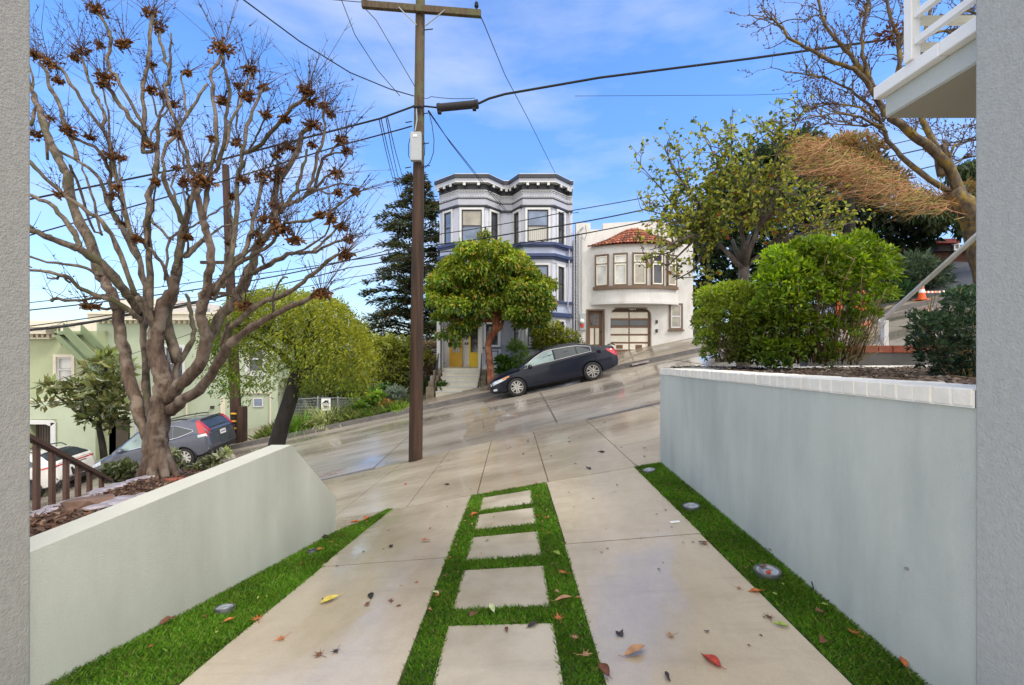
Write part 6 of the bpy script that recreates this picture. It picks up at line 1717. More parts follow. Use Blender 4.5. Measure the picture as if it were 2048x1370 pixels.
lim([(314,290),(316,278),(314,252),(326,215),(326,196),(308,150),(303,130)], 8, 5, .3)
lim([(370,461),(358,429),(335,379),(328,345)], 16, 12, -.3)
lim([(395,362),(380,330),(372,304),(354,252),(337,206),(333,171),(340,150),(335,131),(326,105),(319,82),(318,60)], 12, 8, .5)
lim([(338,152),(341,120),(342,66)], 7, 5, -.1)
lim([(328,352),(328,301),(352,266),(375,231),(398,192),(415,168)], 10, 7, .4)
lim([(375,235),(368,190),(362,150),(376,140)], 7, 5, .2)
lim([(272,498),(240,380),(223,304),(214,269),(202,252),(176,222),(153,182),(120,140),(98,124)], 12, 8, -.3)
lim([(206,256),(210,234),(200,206),(183,173),(171,140),(162,115)], 10, 7, .3)
lim([(224,424),(222,380),(222,340),(222,318)], 12, 9, -.2)
lim([(222,345),(205,312),(180,290),(150,276),(138,262)], 10, 9, -.3)
lim([(155,320),(150,300),(127,243),(122,215),(101,178),(90,140),(78,126)], 12, 8, .5)
lim([(368,513),(385,500),(400,486),(410,478)], 16, 14, .2)
lim([(345,590),(335,555),(328,533),(305,505),(288,489),(278,478)], 10, 9, -.3)
lim([(412,578),(430,600),(442,560),(455,500),(462,470),(470,440)], 8, 5, .8)
lim([(441,690),(451,660),(460,630)], 10, 6, -.2)
lim([(547,629),(545,598),(560,560),(575,555)], 8, 5, -.2)
lim([(330,560),(335,500),(350,470),(385,450),(420,430),(450,410),(478,390),(500,345)], 8, 4, .8)
lim([(62,250),(75,215),(88,260),(95,320)], 10, 8, .3)
lim([(140,330),(160,380),(182,450),(204,470)], 8, 7, .4)
lim([(204,470),(190,420),(178,370),(165,330)], 7, 5, .2)
lim([(224,424),(236,440),(250,470),(275,520),(290,560)], 13, 11, .0)
lim([(300,434),(330,470),(346,480)], 9, 6, -.5)
extra = []
for _ in range(30):
    c_ = [n_ for n_ in nodes if 8 < n_[3] < 20 and 120 < n_[1] < 560]
    n_ = rnd.choice(c_); an = math.atan2(n_[1]-900, n_[0]-320)+rnd.gauss(0,.35); L_ = rnd.uniform(45,130); x, y = n_[0], n_[1]; pts = [(x, y)]
    for k in range(4):
        an += rnd.gauss(0,.28)+(-.12 if math.cos(an) > 0 else .12); x += math.cos(an)*L_/4; y += math.sin(an)*L_/4; pts.append((x, y))
    if not (40 < x < 735 and y > 5) or (y < 60 and x > 480) or x-480 > y*.9+60: continue
    lim(pts, min(10, n_[3]*.75), 5, rnd.gauss(0,.45), k=2, n=7); extra.append((x, y-4, rnd.choice((12,16,20,24))))
trunk.build('trunk', M['syctrunk'], PT, smooth=True)
limb.build('limbs', M['syc'], PT, smooth=True)
# pollard heads: tufts of dead leaves and thin upright twigs
clumps = [(193,20,44),(302,28,42),(318,55,34),(445,98,58),(165,104,36),(209,155,44),(150,115,20),(76,112,34),(100,128,40),(115,160,24),(200,90,16),(245,92,26),(252,85,24),
 (136,262,36),(223,314,46),(72,270,36),(225,390,16),(350,268,30),(405,365,58),(529,352,52),(494,194,38),(501,140,34),(446,204,24),(614,183,46),(649,213,34),(625,252,48),(570,237,22),
 (681,280,32),(693,303,24),(673,347,32),(564,458,44),(590,479,34),(683,454,28),(698,478,24),(690,510,40),(643,588,48),(490,613,38),(590,300,20),(625,290,22),(474,285,26),(178,612,34),
 (524,176,22),(303,130,18),(375,145,18),(245,450,24),(275,478,26),(485,360,26),(575,292,20),(555,360,22),(620,205,20),(64,105,26),(180,275,20),(300,290,26),(560,300,18),(660,230,18),(120,390,14),(325,190,20),(640,430,16),(712,384,12)]+extra
lp, ld, ln_, lw, lc = [], [], [], [], []
tw = MB()
for (cx, cy, s_) in clumps:
    n_ = near_node(cx, cy); d = n_[2]; c = P(cx, cy, d)-BASE; rad = s_/2*d/F
    k = int(16+s_*2.8)
    for _ in range(k):
        v = np.array([rnd.gauss(0,1), rnd.gauss(0,1), rnd.gauss(.05,.75)]); v /= np.linalg.norm(v)
        pos = np.array(c)+v*rad*rnd.uniform(.05,.75)*np.array([1.15,1,.8])
        dr = v*.25+np.array([rnd.gauss(0,.6),rnd.gauss(0,.6),rnd.uniform(-.7,.5)])
        lp.append(pos); ld.append(dr); ln_.append([rnd.gauss(0,1), rnd.gauss(0,1), rnd.gauss(.3,1)]); lw.append(rnd.uniform(.02,.058))
        lc.append(rnd.choice([(.20,.09,.035),(.28,.13,.05),(.13,.06,.028),(.32,.17,.065),(.10,.05,.03)]))
    nt_ = int(5+s_*.30)
    out = Vector((cx-330, 0, 520-cy)); out = Vector((out.x/420, 0, max(.1, out.z/420)))
    for _ in range(nt_):
        v = Vector((rnd.gauss(out.x*.55,.55), rnd.gauss(-.05,.5), abs(rnd.gauss(.75,.4))+.05)).normalized()
        L_ = rnd.uniform(.12,.60)*(.5+s_/75); bend = Vector((rnd.gauss(0,.22), rnd.gauss(0,.2), rnd.uniform(-.05,.28)))
        pts = [c+v*rad*.3, c+v*L_*.5+bend*L_*.3, c+v*L_+bend*L_]
        tw.tube(pts, [.0036,.0026,.0014], 3, cap=False)
        for _ in range(rnd.randint(1,4)):
            u = rnd.uniform(.35,.95); q = pts[0].lerp(pts[2], u); sv = (v+Vector((rnd.gauss(0,.8),rnd.gauss(0,.8),rnd.gauss(0,.5)))).normalized()
            tw.tube([q, q+sv*rnd.uniform(.03,.14)], [.0022,.0012], 3, cap=False)
            lp.append(np.array(q)); ld.append(np.array(sv)); ln_.append([rnd.gauss(0,1)]*3); lw.append(rnd.uniform(.012,.03)); lc.append((.07,.04,.035))
# small side twigs all over the thinner limbs
for _ in range(650):
    n_ = rnd.choice(nodes)
    if n_[3] > 15 or n_[1] > 600: continue
    c = P(n_[0], n_[1], n_[2])-BASE; v = Vector((rnd.gauss(0,.8), rnd.gauss(0,.7), rnd.gauss(.25,.6))).normalized(); L_ = rnd.uniform(.05,.28)
    m_ = c+v*L_*.5+Vector((0,0,rnd.uniform(-.02,.03))); e = c+v*L_+Vector((rnd.gauss(0,.02),0,rnd.gauss(.02,.03)))
    tw.tube([c, m_, e], [.004,.0028,.0015], 3, cap=False)
    if rnd.random() < .5:
        lp.append(np.array(e)); ld.append(np.array(v)); ln_.append([rnd.gauss(0,1)]*3); lw.append(rnd.uniform(.012,.035)); lc.append((.08,.045,.035))
tw.build('twigs', M['twig'], PT)
leafmesh('dry_leaf_tufts', np.array(lp), np.array(ld), np.array(ln_), np.array(lw), np.array(lw)*.6, np.array(lc)*(1+rng.normal(0,.2,(len(lc),1))), M['dryleaf'], PT, .5)

# ------------------------------------------------------------------ generic branching
def grow(mb, p, d, L_, r_, lev, rd, tips, up=.12, spread=.6, nb=(2,3), shrink=.72, kink=.22, segs=3, minr=.004, sides=7):
    pts = [Vector(p)]; dd = Vector(d).normalized(); rs = [r_]
    for i in range(segs):
        dd = (dd+Vector((rd.gauss(0,kink), rd.gauss(0,kink), rd.gauss(up*.5,kink*.7)))).normalized()
        pts.append(pts[-1]+dd*L_/segs); rs.append(max(minr, r_*(1-.35*(i+1)/segs)))
        if lev <= 2: tips.append((pts[-1].copy(), dd.copy(), lev))
    mb.tube(pts, rs, max(3, sides))
    if lev == 0: return
    for k in range(rd.randint(*nb)):
        a = Vector((rd.gauss(0,1), rd.gauss(0,1), rd.gauss(0,1))); a = (a-dd*a.dot(dd)).normalized()
        nd = (dd*(1-spread*.5)+a*spread*rd.uniform(.6,1.3)+Vector((0,0,up))).normalized()
        q = pts[-1] if k == 0 else pts[rd.randint(max(1,segs-1), segs)]
        grow(mb, q, nd, L_*shrink*rd.uniform(.8,1.2), rs[-1]*.8, lev-1, rd, tips, up, spread, nb, shrink, kink, segs, minr, sides-1)
def unit(v): return v/(np.linalg.norm(v, axis=-1, keepdims=True)+1e-9)
def blobleaves(rng, lumps, k, size, cols_lo, cols_hi, out=.7, droop=0., zlo=None, zhi=None, shell=(.55,1.05), jit=.16, upn=.5, bias=None):
    """leaves spread through the outer shells of many lumps; returns arrays for leafmesh"""
    lumps = np.array(lumps, float)                      # x y z rx ry rz
    wgt = (lumps[:,3]*lumps[:,5]); wgt /= wgt.sum()
    i = rng.choice(len(lumps), k, p=wgt); l = lumps[i]
    u = unit(rng.normal(0,1,(k,3))); u[:,2] = np.where(u[:,2] < -.5, -u[:,2]*.6, u[:,2]); u = unit(u)
    rr_ = rng.uniform(shell[0], shell[1], (k,1))
    p = l[:,:3]+u*l[:,3:6]*rr_
    d = unit(u*out+rng.normal(0,.55,(k,3))+np.array([0,0,-droop]))
    n = unit(u*.6+np.array([0,0,upn])+rng.normal(0,.5,(k,3)))
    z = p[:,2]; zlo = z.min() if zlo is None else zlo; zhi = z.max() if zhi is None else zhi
    t = np.clip((z-zlo)/(zhi-zlo),0,1)*.55+.45*(u[:,2]*.5+.5)*rr_[:,0]  # shade painted in: leaf colour darker low down, inside and on undersides
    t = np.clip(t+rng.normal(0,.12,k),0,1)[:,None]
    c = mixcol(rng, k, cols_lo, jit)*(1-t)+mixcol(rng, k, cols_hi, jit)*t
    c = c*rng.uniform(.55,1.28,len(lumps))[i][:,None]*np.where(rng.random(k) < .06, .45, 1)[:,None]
    L_ = size*rng.uniform(.55,1.4,k)
    return p, d, n, L_, c
def lumpset(rd, k, c, r, rl, flat=1., keep=None):
    out = []
    while len(out) < k:
        v = Vector((rd.gauss(0,1), rd.gauss(0,1), rd.gauss(0,1))).normalized()*rd.random()**.4
        q = (c[0]+v.x*r[0], c[1]+v.y*r[1], c[2]+v.z*r[2])
        if keep and not keep(q): continue
        s_ = rl*rd.uniform(.6,1.3); out.append((*q, s_, s_, s_*flat))
    return out
def rel(p, o): return np.asarray(p)-np.array(o)

# ------------------------------------------------------------------ drooping pepper tree at the near kerb, left
rd = random.Random(31); rng = np.random.default_rng(31)
WB = Vector(P(548, 985, 10.2)); t = thing('drooping_tree', 'yellow green drooping tree with a dark leaning trunk, left of the utility pole', 'tree', WB)
M['darkbark'] = barkmat('dark damp bark', (.008,.007,.006), (.028,.022,.018), None, 12, .6)
b = MB(); W = lambda px, py, dy=0: P(px, py, 10.2+dy)-WB
b.tube([W(545,1000),W(549,930),W(553,890),W(565,845),(W(580,800)),W(592,755),W(603,715)], [.20,.185,.175,.165,.16,.15,.13], 14)
b.tube([W(592,760),W(615,735),W(636,722),W(650,700),W(672,660)], [.13,.12,.10,.07,.04], 9)
for (pts) in ([(600,720),(590,680),(570,640),(545,615)],[(603,715),(612,670),(620,630),(630,600)],[(590,740),(560,705),(520,680),(480,665)],[(603,700),(650,650),(690,640)],[(590,690),(520,650),(460,650)]):
    b.tube([W(x, y, rd.uniform(-.4,.4)*i) for i, (x, y) in enumerate(pts)], [.09,.06,.04,.02][:len(pts)], 7)
P_, D_, N_2, L2, C2, Wd = [], [], [], [], [], []
strand = MB()
def crown_top(px):                                      # outline of the crown in the photo
    tab = [(420,655),(450,612),(480,585),(540,572),(600,580),(640,585),(680,600),(715,640),(738,690)]
    return interp(tab, px)
for k in range(1150):
    px = 424+rd.random()**.9*312 if k > 60 else rd.uniform(425,500); dp = rd.gauss(0,.75)
    edge = abs(px-585)/165.
    dp = cl(dp, -1.5, 1.5)*math.sqrt(max(.05, 1-min(1, edge)**2))
    top = crown_top(px)+abs(rd.gauss(0,1))*rd.choice([12,45,90]); bot = {0: 800}.get(0)
    botmax = interp([(420,770),(445,800),(470,812),(500,800),(520,765),(545,790),(580,790),(620,785),(670,782),(700,805),(738,790)], px)
    L_ = min(rd.choice([rd.uniform(25,70),rd.uniform(50,130)]), botmax-top+rd.uniform(-40,14))
    if L_ < 15: continue
    if 545 < px < 612 and top+L_ > 790 and rd.random() < .6: L_ = 780-top
    s0 = W(px, top, dp); lean = rd.uniform(-.10,.10); sw = (px-585)/165*rd.uniform(0,.35)+rd.gauss(0,.08)
    n = int(L_/3.1)
    for j in range(n):
        u = j/max(1, n-1); q = s0+Vector((lean*u*2.2+sw*(1-(1-u)**2)+.03*math.sin(j), rd.gauss(0,.03), -(L_*10.2/F)*u*u**.25+.12*math.sin(u*2.2)))
        a = rd.uniform(0,6.28); dv = np.array([math.cos(a)*.8, math.sin(a)*.8, rd.uniform(-.9,-.1)])
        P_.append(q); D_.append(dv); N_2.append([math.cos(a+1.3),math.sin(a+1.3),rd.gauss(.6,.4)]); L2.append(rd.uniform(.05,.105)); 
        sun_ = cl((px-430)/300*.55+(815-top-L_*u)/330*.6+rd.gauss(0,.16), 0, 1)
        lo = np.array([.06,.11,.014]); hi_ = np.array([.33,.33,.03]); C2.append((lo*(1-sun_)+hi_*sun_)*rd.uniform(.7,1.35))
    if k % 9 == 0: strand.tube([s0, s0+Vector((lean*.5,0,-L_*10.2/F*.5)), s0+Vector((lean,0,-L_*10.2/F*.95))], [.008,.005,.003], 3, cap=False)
b.build('trunk', M['darkbark'], t, smooth=True)
dl = []
for (px, py, r_) in ((455,650,28),(480,620,28),(500,660,34),(520,600,28),(560,595,28),(600,600,30),(640,605,28),(675,625,28),(700,655,26),(550,640,40),(600,650,44),(650,660,44),(695,700,36),(715,720,26),(660,720,46),(700,760,32),(620,715,44),(560,690,40),(510,700,36),(470,690,30),(445,700,24),(440,745,22),(470,760,24),(500,770,20),(640,745,40),(690,780,26),(530,745,28),(620,775,28),(720,775,20),(455,785,16),(485,795,14),(650,765,22),(705,800,16),(580,735,30),(735,740,14),(430,770,12),(530,775,16)):
    for dy in (-1,0,1):
        q = W(px+rd.gauss(0,5), py+rd.gauss(0,5), dy*rd.uniform(.2,.9)); rr_ = r_*10.2/F*rd.uniform(.7,1.0); dl.append((q.x,q.y,q.z,rr_,rr_,rr_*1.15))
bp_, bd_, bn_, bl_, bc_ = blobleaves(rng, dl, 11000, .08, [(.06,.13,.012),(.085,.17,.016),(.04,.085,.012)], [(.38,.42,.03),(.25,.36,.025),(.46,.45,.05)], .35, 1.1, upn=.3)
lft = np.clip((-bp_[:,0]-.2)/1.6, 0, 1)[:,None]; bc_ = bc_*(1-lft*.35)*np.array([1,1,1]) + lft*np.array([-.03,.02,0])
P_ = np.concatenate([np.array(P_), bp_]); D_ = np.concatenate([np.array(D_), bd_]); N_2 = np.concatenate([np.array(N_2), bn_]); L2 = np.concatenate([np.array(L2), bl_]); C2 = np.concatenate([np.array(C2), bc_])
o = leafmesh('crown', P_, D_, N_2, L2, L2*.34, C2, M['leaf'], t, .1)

# ------------------------------------------------------------------ red trunked street tree before the blue house
rd = random.Random(8); rng = np.random.default_rng(8)
RB = Vector(P(983, 787, 18.62)); t = thing('street_tree', 'street tree with bent red brown trunk and dense green yellow crown before the blue house', 'tree', RB)
M['redbark'] = barkmat('red peeling bark', (.10,.028,.014), (.26,.085,.04), (.34,.17,.085), 9, .5, (1,1,.12))
W = lambda px, py, dy=0: P(px, py, 18.62+dy)-RB
b = MB(); b.tube([W(984,792),W(983,775),W(980,730),W(976,692),W(980,676),W(990,660),W(993,640),W(990,625)], [.21,.16,.145,.14,.145,.15,.17,.14], 14)
b.tube([W(990,665),W(1001,655),W(1006,640)], [.09,.09,.06], 8)
for pts in ([(990,640),(975,615),(945,600),(910,595)],[(990,630),(992,590),(985,550)],[(993,640),(1025,622),(1060,612),(1090,590)],[(990,630),(1010,590),(1030,550)],[(985,640),(950,640),(900,640)]):
    b.tube([W(x, y, rd.uniform(-.6,.6)*i*.5) for i, (x, y) in enumerate(pts)], [.11,.085,.06,.03][:len(pts)], 7)
b.build('trunk', M['redbark'], t, smooth=True)
lumps = []
def addl(px, py, dy, r_):
    px = 983+(px-983)*.92
   
    q = W(px, py, dy); lumps.append((q.x, q.y, q.z, r_, r_, r_*.8))
for (px, py, r_) in ((975,498,.55),(935,510,.6),(1005,510,.6),(905,530,.6),(960,535,.8),(1020,540,.8),(1060,545,.65),(880,565,.6),(920,570,.8),(980,575,.9),(1040,580,.9),(1085,575,.6),(865,600,.45),(900,610,.7),(950,615,.6),(1010,610,.6),(1060,615,.7),(1095,605,.5),(880,640,.5),(915,645,.45),(1040,635,.4),(1075,640,.5),(890,665,.35),(1098,640,.35),(860,560,.45),(1105,572,.35),(978,484,.3),(935,655,.35),(905,680,.2),(945,585,.6),(1005,560,.6),(940,635,.55),(965,630,.5),(1020,630,.45),(1045,645,.4),(985,610,.7),(925,660,.35),(1062,652,.35),(960,500,.5),(1030,520,.6),(1075,555,.5),(895,545,.5),(1112,610,.35),(852,590,.35)):
    for dy in (-.9,0,.9): addl(px+rd.gauss(0,7), py+rd.gauss(0,6), dy*(.4+rd.random()*.9), r_*rd.uniform(.6,.95))
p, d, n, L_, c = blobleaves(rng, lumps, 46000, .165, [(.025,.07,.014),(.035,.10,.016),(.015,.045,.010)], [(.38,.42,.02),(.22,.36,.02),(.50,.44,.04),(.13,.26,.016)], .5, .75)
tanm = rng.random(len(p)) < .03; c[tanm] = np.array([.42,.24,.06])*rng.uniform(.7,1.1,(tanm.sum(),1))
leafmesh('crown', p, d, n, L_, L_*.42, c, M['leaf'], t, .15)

# ------------------------------------------------------------------ dark conifer behind the pole
rd = random.Random(4); rng = np.random.default_rng(4)
CB = Vector(P(835, 760, 27)); t = thing('conifer', 'tall dark ragged conifer behind the utility pole beside the blue house', 'tree', CB)
W = lambda px, py, dy=0: P(px, py, 27+dy)-CB
b = MB(); b.tube([W(834,790),W(834,600),W(833,470),W(832,345)], [.36,.28,.18,.04], 10)
P_, D_, N_2, L2, C2 = [], [], [], [], []
for k in range(150):
    u = k/149; py = 352+(735-352)*u**.95+rd.gauss(0,4); reach = (.45+4.0*u**.62)*rd.uniform(.6,1.12)*(1-.2*max(0,u-.7))
    a = rd.uniform(0,6.28); c0 = W(833, py); hd = Vector((math.cos(a), math.sin(a)*.9, 0))
    if hd.x < 0: reach *= 1.0
    pts = [c0, c0+hd*reach*.5+Vector((0,0,.10*reach)), c0+hd*reach+Vector((0,0,-.05*reach+.12))]
    b.tube(pts, [.05,.035,.012], 4, cap=False)
    n = int(40+reach*62)
    for j in range(n):
        s_ = rd.random()**.65; q = c0.lerp(pts[2], s_)+Vector((0,0,.10*math.sin(s_*3.1)*reach)); sp = (1.05-s_*.75)*.36*reach**.7
        q = q+Vector((-hd.y, hd.x, 0))*rd.gauss(0,1)*sp*.6+Vector((0,0,rd.gauss(0,.09)))
        P_.append(q); sd = rd.choice((-1,1)); D_.append(np.array(hd)*.7+np.array([-hd.y,hd.x,0])*sd*.6+np.array([0,0,rd.gauss(-.05,.35)])); N_2.append([rd.gauss(0,.4),rd.gauss(0,.4),1]); L2.append(rd.uniform(.20,.42))
        br = rd.random(); C2.append(np.array((.045,.065,.026) if br < .5 else ((.13,.09,.045) if br < .78 else (.09,.12,.04)))*rd.uniform(.6,1.5))
b.build('trunk', M['darkbark'], t, smooth=True)
leafmesh('crown', np.array(P_), np.array(D_), np.array(N_2), np.array(L2), np.array(L2)*.30, np.array(C2), M['leaf'], t, .1)
# ------------------------------------------------------------------ pear tree with sparse leaves on the near sidewalk, right
rd = random.Random(77); rng = np.random.default_rng(77)
M['greybark'] = barkmat('grey brown bark', (.055,.045,.038), (.15,.12,.10), None, 12, .5)
QB = Vector((4.62, 9.0, zs(4.62, 9.0)))
t = thing('pear_tree', 'sparse tree with yellow green heart shaped leaves and dark twigs, behind the hedges', 'tree', QB)
W = lambda px, py, dy=0: P(px, py, 9.0+dy)-QB
b = MB(); tips = []
b.tube([Vector((0,0,-.2)), W(1487,640), W(1487,570), W(1488,530)], [.14,.12,.105,.10], 12)
heads = [(1450,500,-.3),(1420,470,.2),(1500,470,.4),(1540,490,-.3),(1465,480,.5),(1520,450,-.6),(1480,440,0)]
for (px, py, dy) in heads:
    q = W(1488, 535+rd.uniform(-12,6)); e = W(px, py, dy)
    b.tube([q, q.lerp(e, .5)+Vector((rd.gauss(0,.04),0,-.03)), e], [.06,.045,.036], 8)
targets = [(1330,300),(1290,420),(1350,380),(1400,260),(1465,215),(1420,330),(1500,270),(1560,240),(1600,330),(1560,380),(1640,400),(1380,480),(1330,540),(1300,500),(1440,420),(1520,350),(1610,450),(1690,430),(1390,420),(1470,320),(1550,300),(1350,560),(1660,460),(1280,330),(1450,250),(1610,215),(1290,520),(1700,445),(1360,310),(1330,450)]
for (px, py) in targets:
    hx = min(heads, key=lambda h: (h[0]-px)**2+(h[1]-py)**2); dy = hx[2]+rd.gauss(0,.6); a, e = W(*hx), W(px, py, dy)
    m1 = a.lerp(e, .35)+Vector((rd.gauss(0,.10), rd.gauss(0,.12), rd.gauss(-.02,.10))); m2 = a.lerp(e, .7)+Vector((rd.gauss(0,.10), rd.gauss(0,.1), rd.gauss(0,.10)))
    b.tube([a, m1, m2, e], [.04,.026,.016,.007], 6)
    for q0, q1, lv, ll in ((m1, m2, 2, .42), (m2, e, 2, .36), (a, m1, 2, .42), (m2, e, 1, .35), (m1, m2, 2, .38)):
        for _ in range(2):
            q = q0.lerp(q1, rd.random()); v = Vector((rd.gauss(0,1), rd.gauss(0,.8), rd.gauss(.35,.7)))
            grow(b, q, v, ll*rd.uniform(.7,1.2), .012, lv, rd, tips, .12, .7, (1,2), .75, .3, 3, .0035, 5)
b.build('trunk', M['greybark'], t, smooth=True)
P_, D_, N_2, L2, C2 = [], [], [], [], []
for (q, dd, lev) in tips:
    dens = 1.0
    wx = (q+QB); px = 1024+wx.x/wx.y*F; py = 685-wx.z/wx.y*F
    core = math.exp(-((px-1480)/140)**2-((py-420)/110)**2)
    for _ in range(rd.choice([0,1,1,2,2]) + (1 if rd.random() < core*1.3 else 0)):
        v = (dd*.5+Vector((rd.gauss(0,.6), rd.gauss(0,.6), rd.gauss(-.45,.45)))).normalized()
        P_.append(q+Vector((rd.gauss(0,.02),rd.gauss(0,.02),rd.gauss(0,.02)))); D_.append(v); N_2.append([rd.gauss(0,.7),rd.gauss(-.3,.7),rd.gauss(.5,.5)]); L2.append(rd.uniform(.06,.115))
        r_ = rd.random(); C2.append(np.array((.46,.12,.03) if r_ < .018 else ((.40,.40,.06) if r_ < .48 else ((.21,.25,.04) if r_ < .75 else (.075,.11,.025))))*rd.uniform(.75,1.3))
leafmesh('crown', np.array(P_), np.array(D_), np.array(N_2), np.array(L2), np.array(L2)*.72, np.array(C2), M['leaf'], t, .3)

# ------------------------------------------------------------------ bare lichen covered tree, far right
rd = random.Random(13); rng = np.random.default_rng(13)
M['lichen'] = barkmat('lichen covered bark', (.05,.032,.018), (.15,.11,.07), (.24,.16,.025), 18, .6, (1,1,.5))
M['redtwig'] = pmat('dry reddish twigs', (.40,.19,.085), .8, .5, 5)
M['olivetwig'] = pmat('olive twigs', (.30,.26,.06), .8, .3, 6)
LB = Vector((6.9, 6.2, -.35)); LB = P(1990, 640, 6.4); t = thing('lichen_tree', 'bare tree with yellow lichen on its limbs and reddish twigs, behind the balcony', 'tree', LB)
b = MB(); W = lambda px, py, dy=0: P(px, py, 6.4+dy)-LB
tips = []
def limb2(pts, w0, w1, dy, d0=0, lv=2, side=10, ll=.30):
    q = [W(x, y, d0+dy*i/(len(pts)-1)) for i, (x, y) in enumerate(pts)]; n = len(pts)
    out, rs = [], []
    for i in range(n-1):
        for k in range(3):
            u = (i+k/3)/(n-1); out.append(q[i].lerp(q[i+1], k/3)+Vector((rd.gauss(0,.008),0,rd.gauss(0,.008)))); rs.append((w0+(w1-w0)*u)*(.66 if w0 < 40 else .85)/2*6.4/F*(1+.12*rd.random()))
    out.append(q[-1]); rs.append(w1/2*6.4/F); b.tube(out, rs, 8)
    for _ in range(int(side*1.7)):
        u = rd.uniform(.3,1); i = min(n-2, int(u*(n-1))); p_ = q[i].lerp(q[i+1], u*(n-1)-i); ax = (q[i+1]-q[i]).normalized()
        v = ax*.7+Vector((rd.gauss(0,.6), rd.gauss(0,.6), rd.gauss(.3,.5)))
        grow(b, p_, v, ll*rd.uniform(.5,1.2), .0085, lv, rd, tips, .18, .6, (1,3), .72, .25, 3, .0028, 4)
    return q
limb2([(2000,640),(1975,540),(1948,440),(1925,405),(1900,385)], 60, 34, 0, lv=1, side=0)
limb2([(1935,425),(1915,370),(1895,320),(1887,298),(1888,292)], 26, 14, .2, side=3)
limb2([(1925,410),(1895,330),(1860,295),(1830,275),(1790,240),(1770,225)], 26, 18, -.2, side=4)
limb2([(1770,225),(1755,200),(1740,160),(1710,120),(1690,100),(1650,50),(1635,-10)], 16, 7, .2, side=14)
limb2([(1755,200),(1735,165),(1710,138),(1670,125),(1630,105),(1600,88),(1575,75),(1560,50),(1546,38)], 14, 4, -.3, side=16)
limb2([(1740,160),(1725,110),(1725,60),(1735,10),(1738,-20)], 10, 6, .3, side=14)
limb2([(1780,235),(1790,170),(1800,120),(1795,70),(1780,30),(1770,-20)], 14, 7, .3, side=12)
limb2([(1800,145),(1798,100),(1810,60)], 10, 8, .0, side=5)
limb2([(1900,385),(1840,345),(1800,310),(1775,280),(1757,235),(1738,210),(1700,180),(1650,155),(1590,145)], 16, 3, .4, side=18)
limb2([(1757,240),(1720,215),(1680,208),(1625,208)], 8, 3, .2, side=9)
limb2([(1765,255),(1720,235),(1670,225),(1640,232)], 8, 3, -.2, side=9)
limb2([(1775,265),(1745,250),(1700,250),(1650,245)], 7, 3, .3, side=8)
limb2([(1890,330),(1870,290),(1845,240),(1848,200)], 16, 12, .2, side=3)
limb2([(1880,350),(1872,300),(1845,235),(1840,150),(1850,60),(1870,-10)], 18, 8, .6, side=10)
limb2([(1895,320),(1910,290),(1940,280),(1990,275)], 7, 3, .1, side=9)
limb2([(1900,335),(1930,315),(1980,305)], 6, 3, .1, side=8)
limb2([(1880,30),(1900,40),(1930,20),(1960,30)], 9, 5, .2, .8, side=12)
limb2([(1860,70),(1890,60),(1920,75),(1960,60)], 9, 5, .2, .8, side=12)
b.build('trunk', M['lichen'], t, smooth=True)
P_, D_, N_2, L2, C2 = [], [], [], [], []
for (q, dd, lev) in tips:
    if rd.random() < .75:
        P_.append(q); D_.append(dd+Vector((rd.gauss(0,.5),rd.gauss(0,.5),rd.gauss(0,.5)))); N_2.append([rd.gauss(0,1)]*3); L2.append(rd.uniform(.018,.05)); C2.append(np.array((.12,.05,.03))*rd.uniform(.6,1.4))
c0 = W(1782, 68, .25)
for _ in range(110):
    v = Vector((rd.gauss(0,1),rd.gauss(0,1),rd.gauss(0,.8))).normalized(); P_.append(c0+v*.16*rd.random()); D_.append(v); N_2.append([rd.gauss(0,1) for _ in range(3)]); L2.append(rd.uniform(.05,.12)); C2.append(np.array((.16,.06,.04))*rd.uniform(.5,1.5))
leafmesh('dry_buds', np.array(P_), np.array(D_), np.array(N_2), np.array(L2), np.array(L2)*.4, np.array(C2), M['dryleaf'], t, .3)
